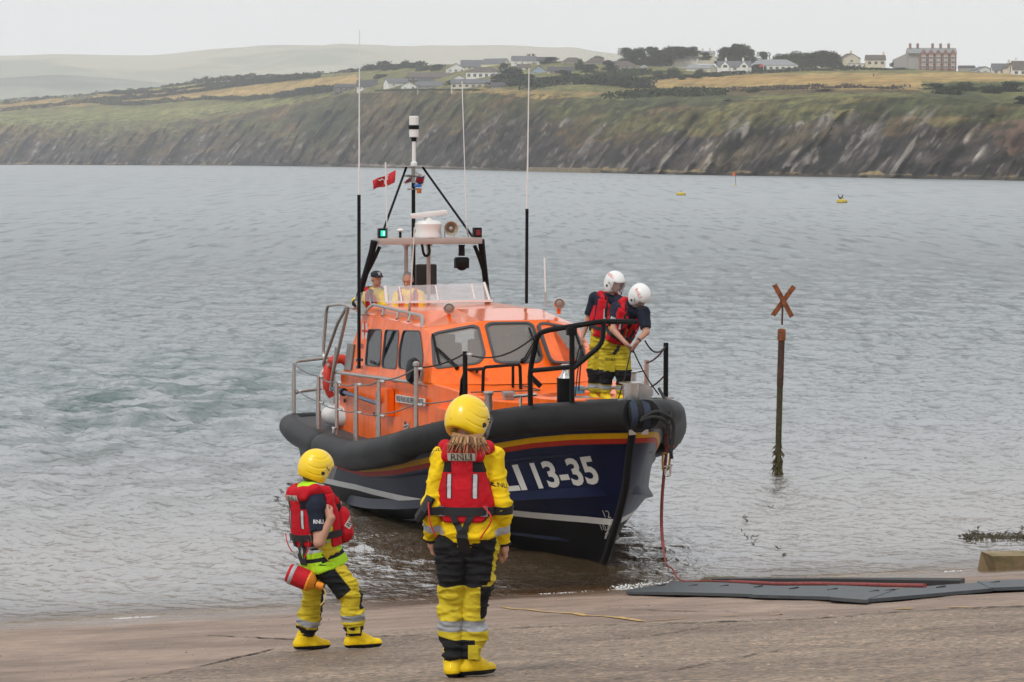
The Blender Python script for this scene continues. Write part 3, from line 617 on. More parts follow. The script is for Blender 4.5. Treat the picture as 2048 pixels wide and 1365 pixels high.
def win(b, x, z, w, h, yf, fm=None, parent=None):
    """frame with a recessed pane and a middle bar, set in the wall face at y = yf"""
    t = .12; r = MB(); o = [[x - w / 2, yf - .04, z], [x + w / 2, yf - .04, z], [x + w / 2, yf - .04, z + h], [x - w / 2, yf - .04, z + h]]
    i = [[x - w / 2 + t, yf - .04, z + t], [x + w / 2 - t, yf - .04, z + t], [x + w / 2 - t, yf - .04, z + h - t], [x - w / 2 + t, yf - .04, z + h - t]]
    r.ring(o, i, (0, -1, 0), .14)
    if w > 1.2:
        for k in range(1, int(w / .9)): r.box((x - w / 2 + k * w / int(w / .9), yf, z + h / 2), (.09, .08, h - 2 * t))
    f = r.build('window', fm or M_frame, parent or b, False)
    p = MB(); p.box((x, yf + .03, z + h / 2), (w - 2 * t, .04, h - 2 * t)); p.build('pane', M_pane, f, False)
def house(label, x0, x1, base, eave, ridge, kind='side', wall='white', roof='slate', wins=None, chim=(), rot=0.0, dep=None, cat='house', group='houses along the headland', wh=.42, gmat=None, Yadd=0):
    G = ground((x0 + x1) / 2, base); Y = G[1] + Yadd + 10; s = Y / F; W = (x1 - x0) * s; he = (base - eave) * s; hr = (base - ridge) * s; dp = dep or max(7.0, min(W * .6, 11))
    P = at_y((x0 + x1) / 2, base, Y); e = empty('house', (P[0], P[1] + dp / 2, P[2] - .3), rot); tag(e, label, cat, group)
    wm = WC[wall]; rm = RC[roof]; hw = W / 2; hd = dp / 2; ov = .35; w = MB(); r = MB(); he += .3; hr += .3; low = -2.5
    if kind == 'side':
        w.box((0, 0, (he + low) / 2), (W, dp, he - low)); 
        for sx in (-1, 1): w.slab([[sx * hw, -hd, he], [sx * hw, hd, he], [sx * hw, 0, hr - .15]], (sx, 0, 0), .25)
        A = [[-hw - ov, -hd - ov, he - .12], [hw + ov, -hd - ov, he - .12], [hw + ov, 0, hr], [-hw - ov, 0, hr]]; B = [[-hw - ov, 0, hr], [hw + ov, 0, hr], [hw + ov, hd + ov, he - .12], [-hw - ov, hd + ov, he - .12]]
        for q in (A, B): n = np.cross(np.array(q[1]) - q[0], np.array(q[2]) - q[0]); r.slab(q, n, .22)
    elif kind == 'gable':
        w.box((0, 0, (he + low) / 2), (W, dp, he - low)); w.slab([[-hw, -hd, he], [hw, -hd, he], [0, -hd, hr - .12]], (0, -1, 0), .3); w.slab([[-hw, hd, he], [hw, hd, he], [0, hd, hr - .12]], (0, 1, 0), .3)
        for sx in (-1, 1):
            q = [[sx * (hw + ov), -hd - ov, he - .12], [sx * (hw + ov), hd + ov, he - .12], [0, hd + ov, hr], [0, -hd - ov, hr]]; n = np.cross(np.array(q[1]) - q[0], np.array(q[2]) - q[0]); n = n * (1 if n[2] > 0 else -1); r.slab(q, n, .22)
    elif kind == 'hip':
        w.box((0, 0, (he + low) / 2), (W, dp, he - low)); k = min(hw * .6, hd * 1.1); c = [[-hw - ov, -hd - ov, he], [hw + ov, -hd - ov, he], [hw + ov, hd + ov, he], [-hw - ov, hd + ov, he]]; t1, t2 = [-hw + k, 0, hr], [hw - k, 0, hr]
        r.add(c + [t1, t2], [[0, 1, 5, 4], [1, 2, 5], [2, 3, 4, 5], [3, 0, 4], [0, 3, 2, 1]])
    else:
        w.box((0, 0, (he + low) / 2), (W, dp, he - low)); r.box((0, 0, he + .12), (W + .5, dp + .5, .25))
    w.build('wall', wm, e, False); ro = r.build('roof', rm, e, False)
    for c in chim:
        m = MB(); cx_ = -hw + c * W; zt = hr if kind != 'flat' else he; m.box((cx_, .2, zt + .1), (1.0, .7, 2.4)); m.box((cx_, .2, zt + 1.35), (1.15, .85, .2))
        for q in (-.25, .25): m.lathe([(.13, 0), (.16, .5)], (cx_ + q, .2, zt + 1.4), n=8)
        m.build('chimney', WC['brick'] if wall == 'brick' else wm, ro, False)
    if wins is None: wins = [(k + .5) / max(2, int(W / 3.2)) for k in range(max(2, int(W / 3.2)))]
    st = 2 if he > 5.0 else 1
    for f_ in range(st):
        z0 = .3 + f_ * (he - .3) / st + (he - .3) / st * .28
        for c in wins: win(e, -hw + c * W, z0, min(1.9, W / len(wins) * .6) if len(wins) else 1, (he - .3) / st * wh + .25, -hd - .01)
    return e, W, he, hr, dp
HS = [
 ('dark low bungalow with wide white windows, furthest left of the houses', 668, 712, 187, 175, 168, 'side', 'dark', 'black', None, (), .2),
 ('dark roofed bungalow with two rooflights behind the leftmost bungalow', 714, 754, 180, 174, 160, 'side', 'white', 'black', None, (), 0),
 ('white gabled bungalow with a slate roof, right of the two dark bungalows', 770, 825, 175, 166, 157, 'side', 'white', 'slate', (.2, .8), (), .35),
 ('white fronted chalet with a steep little gable above the cliff', 802, 832, 181, 172, 163, 'gable', 'white', 'brown', None, (), .1),
 ('long low bungalow with porch bays right of the white fronted chalet', 834, 884, 180, 172, 163, 'side', 'stone', 'slate', None, (), 0),
 ('long brown roofed house with a dark glazed front, above the chalets', 816, 898, 162, 155, 145, 'side', 'dark', 'brown', None, (), 0),
 ('slate roofed bungalow nearest the cliff edge below the balcony house', 902, 978, 178, 167, 158, 'side', 'cream', 'slate', None, (), 0),
 ('white gable ended house at the left of the hilltop cluster', 893, 928, 147, 137, 127, 'gable', 'white', 'brown', None, (), .15),
 ('dark roofed house behind the white gable ended house', 922, 968, 140, 134, 120, 'side', 'cream', 'slate', None, (), 0),
 ('house with a sloping slate roof and pale right gable end', 966, 1016, 133, 128, 117, 'side', 'cream', 'slate', (.9,), (), -.5),
 ('house with a white first floor balcony and dark roof', 932, 1002, 158, 145, 134, 'hip', 'white', 'brown', None, (), 0),
 ('white two storey house with a slate roof and one chimney', 1024, 1072, 132, 122, 112, 'side', 'white', 'slate', None, (.8,), .1),
 ('long dark roofed house right of the white two storey house', 1074, 1112, 130, 122, 114, 'side', 'white', 'black', None, (), 0),
 ('small blue gabled house front above the bank', 1062, 1094, 149, 143, 132, 'gable', 'blue', 'slate', None, (), 0),
 ('long bungalow with a dark roof beside the blue gable', 1096, 1147, 149, 142, 133, 'side', 'cream', 'black', None, (), 0),
 ('brown roofed house half hidden by trees in the middle of the ridge', 1124, 1166, 131, 124, 115, 'hip', 'stone', 'brown', None, (), 0),
 ('second brown roofed house half hidden, right of the middle of the ridge', 1170, 1214, 132, 126, 116, 'hip', 'stone', 'brown', None, (), 0),
 ('wide brown roofed bungalow with a row of pale windows', 1208, 1278, 143, 134, 122, 'hip', 'stone', 'brown', None, (), 0),
 ('small pale blue roofed summerhouse beside the wide bungalow', 1282, 1295, 143, 135, 130, 'hip', 'white', 'pale', None, (), 0),
 ('white glazed conservatory among the dark trees', 1322, 1346, 123, 116, 110, 'hip', 'white', 'pale', None, (), 0),
 ('dark slate roofed house with a white dormer under the pines', 1345, 1396, 125, 117, 105, 'side', 'white', 'black', None, (.9,), 0),
 ('pale stone house with a tall chimney against the sky', 1398, 1430, 118, 108, 102, 'side', 'cream', 'pale', (.3,), (.25, .7), 0),
 ('grey roofed barn with a cream right hand end', 1377, 1429, 146, 137, 129, 'side', 'cream', 'pale', (.2, .4), (), -.45),
 ('large white villa with grey hipped roof and wide windows', 1500, 1596, 143, 131, 119, 'hip', 'white', 'pale', None, (.4,), 0),
 ('cream gabled house behind the low flat roofed house', 1680, 1719, 128, 117, 107, 'gable', 'cream', 'brown', (.5,), (.6,), .3),
 ('long low white house with a flat roof', 1669, 1736, 136, 128, 126, 'flat', 'white', 'pale', None, (), 0),
 ('cream house with a brown roof and a chimney at its right end', 1733, 1771, 133, 120, 110, 'side', 'cream', 'brown', None, (.93,), 0),
 ('dark roofed row of low buildings right of the brick terrace', 1920, 1950, 140, 135, 131, 'side', 'grey', 'black', (), (), 0),
 ('white gabled bungalow right of the brick terrace', 1945, 1988, 147, 141, 133, 'gable', 'white', 'slate', None, (), .3),
 ('white house with a dark dormered roof near the right edge', 1986, 2011, 149, 141, 127, 'side', 'white', 'slate', None, (), 0),
 ('cream house front with a tall end chimney near the right edge', 2011, 2029, 150, 137, 126, 'gable', 'cream', 'brown', (.5,), (.5,), .2),
 ('white house under a big brown roof, cut off by the right edge', 2026, 2066, 152, 140, 122, 'side', 'white', 'brown', None, (.2,), 0)]
HS += [
 ('dark roofed bungalow squeezed between the chalet row and the long brown roof', 836, 866, 169, 163, 156, 'side', 'cream', 'black', None, (), .1),
 ('small white gabled bungalow right of the long brown roof', 904, 930, 164, 157, 150, 'gable', 'white', 'slate', None, (), .1),
 ('white walled bungalow below the sloping slate roof', 1004, 1030, 150, 143, 136, 'side', 'white', 'slate', None, (), 0),
 ('dark roofed house at the left of the long bungalow', 1034, 1060, 142, 135, 128, 'side', 'cream', 'brown', None, (.3,), 0),
 ('dark roofed bungalow far right of the front row over the cliff', 982, 1010, 179, 172, 165, 'side', 'stone', 'black', None, (), 0)]
for h in HS: house(h[0], *h[1:6], kind=h[6], wall=h[7], roof=h[8], wins=h[9], chim=h[10], rot=h[11])
# white villa with two front gables
e, W, he, hr, dp = house('big white house with two front gables and white chimneys', 1437, 1502, 152, 134, 122, 'side', 'white', 'slate', (.12, .3, .5, .7, .88), (.25, .78), 0)
for c in (.2, .78):
    m = MB(); x = -W / 2 + c * W; m.box((x, -dp / 2 - .6, he / 2 - 3), (4.6, 1.2, he + 6)); m.slab([[x - 2.3, -dp / 2 - 1.2, he], [x + 2.3, -dp / 2 - 1.2, he], [x, -dp / 2 - 1.2, he + 2.6]], (0, -1, 0), 3.0); m.build('gable_bay', WC['white'], e, False)
    for z in (1.4, 4.6): win(e, x, z, 2.2, 1.5, -dp / 2 - 1.21)
# red brick terrace: bays, bands, chimneys, dormers
def terrace():
    G = ground(1862, 139); Y = G[1] + 12; s = Y / F; P = at_y(1876, 139, Y); e = empty('brick_terrace', (P[0], P[1], P[2]), 0); tag(e, 'tall red brick terrace with pale bands, bay windows and five chimneys', 'terrace', 'houses along the headland')
    W = 73 * s; H = 32 * s; R = 43 * s; w = MB(); w.box((0, 5, H / 2 - 3), (W, 10, H + 6)); w.build('wall', WC['brick'], e, False)
    g = MB(); g.box((-W / 2 - 3.3, 6, H / 2 - 3), (6.6, 9.6, H + 6)); g.slab([[-W / 2 - 6.6, 1.2, H], [-W / 2 - 6.6, 10.8, H], [-W / 2 - 6.6, 6, R]], (-1, 0, 0), 6.6); g.build('end_wall', WC['grey'], e, False)
    a = MB(); a.box((-W / 2 - 10.5, 6, 3 - 3), (8, 8, 12)); a.slab([[-W / 2 - 14.5, 2, 6], [-W / 2 - 6.7, 2, 6], [-W / 2 - 6.7, 2, 9.5]], (0, -1, 0), 8); a.build('side_extension', WC['grey'], e, False)
    r = MB()
    for q in ([[-W / 2 - 6.8, -.4, H - .1], [W / 2 + .4, -.4, H - .1], [W / 2 + .4, 5, R], [-W / 2 - 6.8, 5, R]], [[-W / 2 - 6.8, 5, R], [W / 2 + .4, 5, R], [W / 2 + .4, 10.9, H - .1], [-W / 2 - 6.8, 10.9, H - .1]]): n = np.cross(np.array(q[1]) - q[0], np.array(q[2]) - q[0]); r.slab(q, n, .25)
    ro = r.build('roof', RC['pale'], e, False); nb = 5
    for k in range(nb):
        x = -W / 2 + (k + .5) * W / nb; b = MB(); b.box((x, -.7, H / 2 - 3), (2.5, 1.4, H + 6)); b.slab([[x - 1.5, -1.5, H], [x + 1.5, -1.5, H], [x, -1.5, H + 2.2]], (0, -1, 0), 3.2); b.build('bay', WC['brick'], e, False)
        for z in (H * .24, H * .31, H * .52, H * .59, H * .80, H * .87): t = MB(); t.box((x, -.72, z), (2.62, 1.5, .28)); t.build('stone_band', M_trim, e, False)
        for z in (.4, H * .34, H * .62): win(e, x, z, 1.9, H * .17, -1.42)
        for z in (.4, H * .34, H * .62): win(e, x + W / nb * .5 - (1.2 if k == nb - 1 else 0), z, .95, H * .17, -.01)
    for x in (-W / 2 - 5.0, -W / 2 - .6, -W * .12, W * .10, W * .32): m = MB(); m.box((x, 5, R + .3), (1.3, 1.6, 3.4)); m.box((x, 5, R + 2.1), (1.5, 1.8, .3)); [m.lathe([(.17, 0), (.2, .7)], (x + q, 5, R + 2.2), n=8) for q in (-.35, .35)]; m.build('chimney', WC['brick'], ro, False)
terrace()
# sea wall and small hut at the right under the cliff
def seawall():
    a = at_z(1975, 338, 1.2); D = 860.0; mb = MB(); p0 = at_y(1968, 327, D); p1 = at_y(2110, 329, D - 25); mb.bar((p0[0], p0[1], 1.5), (p1[0], p1[1], 1.5), 3.0, 5.6, ch=.1)
    tag(mb.build('sea_wall', M('old dark sea wall', (.085, .075, .065), .95, var=.3, vscale=.4), None), 'long dark harbour wall at the foot of the right hand cliff', 'sea wall')
    h = empty('small_hut', (p0[0] - 2.2, p0[1], 0)); tag(h, 'small yellow hut at the end of the dark harbour wall', 'hut'); m = MB(); m.box((0, 0, 2.3), (2.6, 2.6, 4.6)); m.build('wall', M('ochre render', (.48, .30, .13), .85, var=.2), h, False); m = MB(); m.box((0, 0, 4.72), (3, 3, .24)); m.build('roof', M_trim, h, False)
    P0, P1 = at_z(1062, 340.2, .6), at_z(1190, 343.3, .6); m = MB(); m.bar((P0[0], P0[1], .6), (P1[0], P1[1], .6), 4, 2.4); tag(m.build('stone_breakwater', M('lichen stained stone', (.24, .19, .10), .95, var=.3, vscale=.3)), 'low lichen stained breakwater at the end of the shingle beach', 'breakwater')
seawall()

# ------------------------------------------------------------------ trees, bushes, hedges
M_leafd = M('dark evergreen foliage', (.028, .042, .022), .95, var=.5, vscale=.5, spec=.1); M_leafm = M('green foliage', (.050, .070, .028), .95, var=.5, vscale=.5, spec=.1); M_leafo = M('olive scrub foliage', (.11, .115, .04), .95, var=.4, vscale=.5, spec=.1); M_bark = M('bark', (.07, .055, .045), .95)
def leaves(rnd, C, n, size, flat=.75):
    """n small leaf clumps spread through ellipsoid lobes C = [(cx,cy,cz,rx,ry,rz)]"""
    C = np.array(C); k = rnd.randint(0, len(C), n); d = rnd.normal(size=(n, 3)); d /= np.linalg.norm(d, axis=1)[:, None]; rr = rnd.uniform(.55, 1.06, n)[:, None]
    p = C[k, :3] + d * C[k, 3:] * rr; u = rnd.normal(size=(n, 3)); u /= np.linalg.norm(u, axis=1)[:, None]; w = np.cross(u, rnd.normal(size=(n, 3))); w /= np.linalg.norm(w, axis=1)[:, None]
    s = size * rnd.uniform(.5, 1.3, n)[:, None]; V = np.stack([p - u * s, p + w * s * .7, p + u * s, p - w * s * .7], 1).reshape(-1, 3); return V, np.arange(4 * n).reshape(-1, 4)
def crown_mesh(seed, lobes, n, size, name='crown'):
    rnd = np.random.RandomState(seed); C = []
    for i in range(lobes):
        a = rnd.uniform(0, 6.28); r = rnd.uniform(0, .62); C.append((r * math.cos(a), r * math.sin(a), rnd.uniform(.10, .82) - r * .25, rnd.uniform(.30, .52), rnd.uniform(.30, .52), rnd.uniform(.16, .28)))
    V, Q = leaves(rnd, C, n, size); me = big_mesh(name, V, Q); return me
CR = [crown_mesh(i, 18 + i % 3, 2600, .055) for i in range(4)]
for i, me in enumerate(CR): me.materials.append(M_leafd if i < 2 else M_leafm)
tm = MB(); tm.tube([[0, 0, -.15], [.02, 0, .3], [0, .03, .62]], [.06, .045, .02], 7)
for a in (0, 2.1, 4.2): tm.tube([[0, 0, .25], [.2 * math.cos(a), .2 * math.sin(a), .42], [.4 * math.cos(a), .4 * math.sin(a), .55]], [.03, .02, .01], 5)
TRK = tm.mesh('trunk'); TRK.materials.append(M_bark)
def tree(px_, base, top, w, v, label, cat='tree', group='trees on the headland', Yadd=0, name='tree'):
    G = ground(px_, base); Y = G[1] + Yadd; s = Y / F; P = at_y(px_, base, Y); e = empty(name, P, random.uniform(0, 6.28)); tag(e, label, cat, group)
    sx, sz = w / 2 * s * 1.3, (base - top) * s * 1.03
    for nm, me in (('trunk', TRK), ('crown', CR[v])):
        o = bpy.data.objects.new(nm, me); SC.collection.objects.link(o); o.parent = e; o.scale = (sx, sx, sz)
random.seed(5)
TR = [
 (1255, 128, 93, 36, 0, 'tall dark pine at the left end of the pine clump'), (1282, 126, 94, 32, 1, 'dark rounded pine, second in the clump'), (1308, 126, 91, 34, 0, 'tall flat topped pine in the middle of the clump'), (1336, 124, 92, 30, 1, 'dark pine left of the dormered house'), (1362, 108, 92, 34, 0, 'dark pine crown rising behind the dormered house'), (1385, 108, 93, 28, 1, 'narrow pine against the sky left of the tall chimney'),
 (1445, 125, 94, 34, 1, 'left part of the big dark evergreen behind the white gabled house'), (1473, 124, 85, 50, 0, 'biggest dark evergreen crown on the skyline'), (1500, 126, 98, 26, 1, 'right shoulder tree of the biggest evergreen'), (1528, 124, 102, 26, 0, 'small round tree standing alone on the skyline'),
 (1520, 143, 128, 34, 0, 'dark wind bent tree in front of the white villa'), (1560, 125, 108, 40, 2, 'low green tree behind the white villa'), (1592, 128, 103, 44, 2, 'green tree right of the white villa'), (1618, 134, 112, 56, 3, 'broad olive green tree right of the villa'), (1648, 130, 99, 46, 0, 'dark round tree left of the cream gabled house'), (1672, 128, 106, 26, 1, 'dark tree touching the cream gabled house'),
 (1020, 167, 134, 66, 1, 'broad dark tree below the white two storey house'), (1000, 165, 146, 40, 0, 'dark bush left of the broad dark tree'), (1142, 162, 146, 40, 0, 'dark bush below the long bungalow'), (1160, 142, 118, 20, 2, 'slim tree between the brown roofed houses'), (1170, 168, 152, 44, 3, 'round bush on the bank in the middle'),
 (798, 140, 128, 34, 0, 'isolated dark tree on the left part of the ridge'), (850, 142, 131, 40, 2, 'low tree left of the hilltop cluster'), (875, 142, 128, 32, 0, 'dark tree beside the white gable end'), (772, 143, 134, 30, 3, 'low bushy tree on the ridge hedge line'), (1062, 118, 107, 16, 0, 'small tree by the chimney of the white two storey house'),
 (1240, 140, 118, 34, 3, 'green tree behind the wide bungalow'), (1300, 134, 114, 34, 1, 'dark tree between summerhouse and conservatory'), (1195, 125, 112, 30, 2, 'tree behind the half hidden brown roofs'), (1100, 128, 114, 34, 1, 'dark tree behind the long dark roofed house'),
 (1650, 118, 102, 30, 2, 'tree top behind the dark round tree'), (1788, 134, 122, 16, 2, 'small bush left of the brick terrace'), (1700, 140, 132, 20, 1, 'shrub in front of the flat roofed house'),
 (1400, 152, 138, 26, 3, 'bush below the grey roofed barn'), (1346, 152, 136, 40, 2, 'bush clump left of the barn'), (1318, 156, 140, 34, 3, 'green bush at the corner of the golden field')]
TR += [(1270, 132, 100, 40, 1, 'lower dark tree at the foot of the pine clump, left side'), (1322, 132, 98, 44, 0, 'lower dark tree filling the pine clump, right side'), (1352, 112, 94, 40, 1, 'dense pine between the conservatory and the dormered house'), (1375, 112, 96, 36, 0, 'dense dark pine right above the dormered house roof'), (1410, 118, 104, 24, 1, 'dark tree touching the tall chimney house'), (1458, 126, 92, 46, 0, 'dense dark evergreen middle left of the big skyline mass'), (1488, 128, 94, 40, 1, 'dense dark evergreen right of the middle of the big skyline mass'), (1576, 128, 107, 44, 3, 'green tree joining the villa trees together'), (1604, 134, 106, 46, 2, 'tall green tree above the right end of the villa'), (1632, 132, 102, 50, 0, 'dark broad tree left of the dark round tree'), (1662, 134, 106, 40, 1, 'dark tree filling the gap beside the cream gable'), (1220, 142, 120, 34, 1, 'dark tree behind the left end of the wide bungalow'), (1180, 146, 128, 40, 0, 'dark tree below the half hidden brown roofs'), (1130, 156, 140, 44, 1, 'dark scrubby tree right of the blue gable'), (1040, 172, 146, 60, 0, 'dark spreading tree in the middle of the bank')]
for t_ in TR: tree(*t_)
for t_ in [(760, 158, 148, 30, 0, 'dark bush behind the two leftmost bungalows'), (828, 156, 146, 26, 1, 'dark tree left of the long brown roofed house'), (902, 170, 160, 30, 0, 'dark tree between the long brown roof and the slate bungalow'), (952, 172, 163, 26, 2, 'green garden tree above the front row'), (1010, 140, 126, 26, 1, 'dark tree right of the sloping slate roof'), (990, 176, 164, 36, 0, 'dark tree at the right end of the front row')]: tree(*t_)
for t_ in [(1395, 158, 150, 26, 0, 'dark bush in the field left of the gabled white house'), (1425, 155, 147, 26, 1, 'dark bush just below the big white house'), (1455, 207, 199, 24, 1, 'solitary dark gorse bush on the green slope'), (1870, 180, 166, 52, 1, 'dark gorse mound right of the walkers'), (1930, 182, 164, 60, 2, 'large green gorse mound near the right edge'), (1900, 190, 174, 70, 2, 'green mound below the dark gorse'), (1985, 188, 170, 50, 3, 'olive gorse mound near the right edge'), (2025, 184, 162, 56, 1, 'dark gorse mound at the right edge'), (2045, 210, 192, 36, 1, 'dark bush low at the right edge'), (1510, 186, 177, 36, 3, 'olive bush at the field foot'), (1525, 213, 205, 30, 2, 'green bush on the slope'), (1650, 184, 178, 34, 0, 'dark heather bush at the field foot'), (1365, 161, 154, 18, 0, 'small dark bush at the left of the golden field')]:
    tree(*t_, cat='bush', group='bushes on the headland', name='bush')
def hedge(pts, h, label, mat=None, wid=2.2, dens=5.5):
    P = [ground(*p) for p in pts]; P = curve_pts(P, 6); P = P[:, :3]; rnd = np.random.RandomState(len(pts) * 7 + int(pts[0][0])); L = np.r_[0, np.cumsum(np.linalg.norm(np.diff(P, axis=0), axis=1))]; n = int(min(12000, L[-1] * dens * 2.2)); s = rnd.uniform(0, L[-1], n)
    Q = np.stack([np.interp(s, L, P[:, k]) for k in range(3)], 1); hh = h * .62 * (1 + .45 * fbm(s / 14, s * 0 + 3, o=3, s=3) + .2 * fbm(s / 4, s * 0, o=2, s=5)); hh = np.clip(hh, h * .35, None)
    Q[:, 0] += rnd.uniform(-1, 1, n) * wid; Q[:, 1] += rnd.uniform(-1, 1, n) * wid; Q[:, 2] += rnd.uniform(0, 1, n) ** .8 * hh; u = rnd.normal(size=(n, 3)); u /= np.linalg.norm(u, axis=1)[:, None]; w = np.cross(u, rnd.normal(size=(n, 3))); w /= np.linalg.norm(w, axis=1)[:, None]; sz = (min(h, 4) * .17) * rnd.uniform(.6, 1.3, n)[:, None]
    V = np.stack([Q - u * sz, Q + w * sz, Q + u * sz, Q - w * sz], 1).reshape(-1, 3); me = big_mesh('hedge', V, np.arange(4 * n).reshape(-1, 4)); tag(obj_from('hedge', me, mat or M_leafd, None, False), label, 'hedge', 'hedges on the headland')
hedge([(0, 210), (60, 205), (130, 193), (200, 184), (300, 175), (420, 167), (520, 160), (600, 153), (700, 145), (760, 141), (850, 136)], 7, 'ragged dark hedge along the skyline of the left fields', dens=8)
hedge([(180, 184), (240, 190), (330, 186), (420, 174), (520, 164), (570, 158), (640, 157)], 5, 'second hedge down from the skyline on the left fields', M_leafd)
hedge([(0, 224), (60, 219), (130, 212), (200, 205), (330, 194), (450, 178), (550, 166), (620, 158)], 5.5, 'long hedge crossing the middle of the left fields', M_leafd, dens=7)
hedge([(185, 207), (260, 212), (330, 207), (420, 201), (520, 200), (580, 194), (640, 188)], 5, 'short hedge above the pale green field', M_leafm)
hedge([(560, 197), (600, 190), (640, 186), (668, 184)], 5, 'thick dark scrub left of the first bungalow', M_leafd, 6, 14)
hedge([(754, 184), (780, 184), (830, 185), (900, 185), (960, 183)], 1.6, 'low garden hedge under the front row of bungalows', M_leafm)
hedge([(1280, 163), (1330, 160), (1430, 154), (1540, 148), (1640, 143), (1760, 142), (1900, 143), (2000, 145), (2080, 149)], 2.6, 'dark hedge along the top of the golden field', M_leafd, dens=8)
hedge([(1240, 192), (1330, 187), (1500, 183), (1620, 180), (1800, 180)], 2.2, 'low dark hedge along the foot of the golden field', M('heather', (.075, .055, .045), .95, var=.4, vscale=.6))
hedge([(1020, 172), (1060, 170), (1120, 166), (1200, 160), (1280, 150)], 4, 'bank of scrub under the middle houses', M_leafm, 7, 12)
hedge([(1060, 180), (1100, 172), (1180, 170), (1230, 172), (1290, 180)], 5, 'scrub along the edge of the middle field', M_leafd, 6, 9)
hedge([(1230, 212), (1280, 196), (1340, 191), (1420, 193)], 4, 'green scrub at the cliff top in the middle', M_leafm, 8, 8)

# ------------------------------------------------------------------ small things far off
def flagpole(px_, base, top, label, fw=12, fc=(.6, .05, .05)):
    G = ground(px_, base); s = G[1] / F; P = at_y(px_, base, G[1] - 3); e = empty('flagpole', P); tag(e, label, 'flagpole'); H = (base - top) * s; m = MB(); m.tube([[0, 0, -1], [0, 0, H]], .13, 6); m.build('pole', M_frame, e); m = MB(); g = [[[-fw * s * i / 5, .25 * math.sin(i * 1.4), H - .2 - j * fw * s * .12 - .1 * i] for i in range(6)] for j in range(6)]; m.grid(g); fl = m.build('cloth', M('flag cloth', fc, .8), e)
flagpole(1527, 148, 128, 'white flagpole with a red flag before the white villa', 8)
def figure_far(px_, py_, h, col_, label):
    G = ground(px_, py_); s = G[1] / F; P = at_y(px_, py_, G[1] - 1.5); H = h * s; m = MB()
    for q in (-.1, .1): m.tube([[q * .8, 0, -.1], [q, 0, H * .27], [q * .9, 0, H * .5]], [.07, .08, .1], 6)
    m.tube([[0, 0, H * .46], [0, 0, H * .65], [0, 0, H * .83]], [.15, .19, .17], 8, sx=1.2)
    for q in (-1, 1): m.tube([[q * .2, 0, H * .8], [q * .28, .02, H * .62], [q * .26, -.05, H * .45]], [.065, .055, .04], 6)
    m.lathe([(0.02, -.13), (.1, -.08), (.12, .02), (.08, .11), (.01, .14)], (0, 0, H * .92), n=8)
    o = m.build('person', M('walker clothes', col_, .8), None); o.location = P; tag(o, label, 'person')
figure_far(1747, 154, 7.5, (.03, .03, .035), 'tiny walker in dark clothes on the golden field')
figure_far(1820, 177, 8, (.03, .025, .03), 'tiny walker in dark clothes beside the pale blue one')
figure_far(1811, 177, 7.5, (.35, .5, .62), 'tiny walker in pale blue left of the dark one')
def signboard():
    G = ground(1998, 217); P = at_y(1999, 221, G[1] - 2); m = MB(); s = G[1] / F; m.box((0, 0, 5 * s), (2.5 * s, .15, 10 * s), Matrix.Rotation(-.25, 3, 'Y')); o = m.build('white_board', M_frame, None, False); o.location = P; tag(o, 'leaning white board by the path at the far right', 'board')
signboard()
# yellow mooring buoys
M_buoy = M('yellow buoy plastic', (.62, .45, .03), .5, var=.15); M_birdd = M('dark feathers', (.02, .02, .022), .8); M_gull = M('gull white', (.75, .75, .73), .7); M_wing = M('gull grey', (.35, .37, .4), .7)
def buoy(px_, py_, w, label):
    P = at_z(px_, py_, 0); s = P[1] / F; R = w / 2 * s; e = empty('mooring_buoy', (P[0], P[1], 0)); tag(e, label, 'buoy', 'yellow mooring buoys'); m = MB(); m.lathe([(R * .5, -.25), (R, -.15), (R * 1.03, .1), (R * .98, .32), (R * .6, .42), (.1, .44)], (0, 0, 0), n=18); m.build('float', M_buoy, e)
    m = MB(); m.lathe([(R * 1.04, -.12), (R * 1.05, .06)], (0, 0, 0), n=18); m.build('weed_line', M('dark weed', (.05, .06, .02), .9), e); m = MB(); m.tube(bend([[-.15, 0, .42], [-.15, 0, .62], [.15, 0, .62], [.15, 0, .42]], .1), .03, 6); m.build('lifting_eye', M_bark, e); return e, R
buoy(1362, 391, 19, 'plain yellow mooring buoy with nothing on it'); eb, Rb = buoy(1684, 406, 21, 'yellow mooring buoy with dark birds perched on it')
def cormorant(loc, rz_, lab):
    e = empty('cormorant', loc, rz_); m = MB(); m.tube([[-.22, 0, .1], [-.05, 0, .2], [.1, 0, .33], [.14, 0, .5], [.2, 0, .56], [.32, 0, .55]], [.03, .1, .08, .035, .04, .01], 8); m.build('body', M_birdd, e); m = MB(); m.tube([[-.2, 0, .12], [-.38, 0, .02]], [.04, .02], 6); m.build('tail', M_birdd, e); tag(e, lab, 'bird', 'birds on the right hand buoy')
cormorant((eb.location.x - .32, eb.location.y, .40), 2.4, 'dark cormorant perched at the left of the right hand buoy'); cormorant((eb.location.x - .05, eb.location.y - .1, .43), .6, 'dark cormorant at the middle of the right hand buoy')
def dan_buoy():
    P = at_z(1471, 371, 0); s = P[1] / F; e = empty('marker_buoy', (P[0], P[1], 0)); tag(e, 'small fishing marker buoy with an orange flag', 'marker buoy'); m = MB(); m.tube([[0, 0, -.3], [0, 0, 2.6]], .05, 6); m.build('pole', M_bark, e); m = MB(); m.lathe([(.1, -.3), (.3, 0), (.25, .2), (.05, .3)], (0, 0, 0), n=10); m.build('float', M_buoy, e); m = MB(); m.grid([[[-i * .22, .06 * math.sin(i * 2), 2.6 - j * .35] for i in range(4)] for j in range(3)]); m.build('cloth', M('orange flag cloth', (.75, .16, .04), .8), e)
dan_buoy()
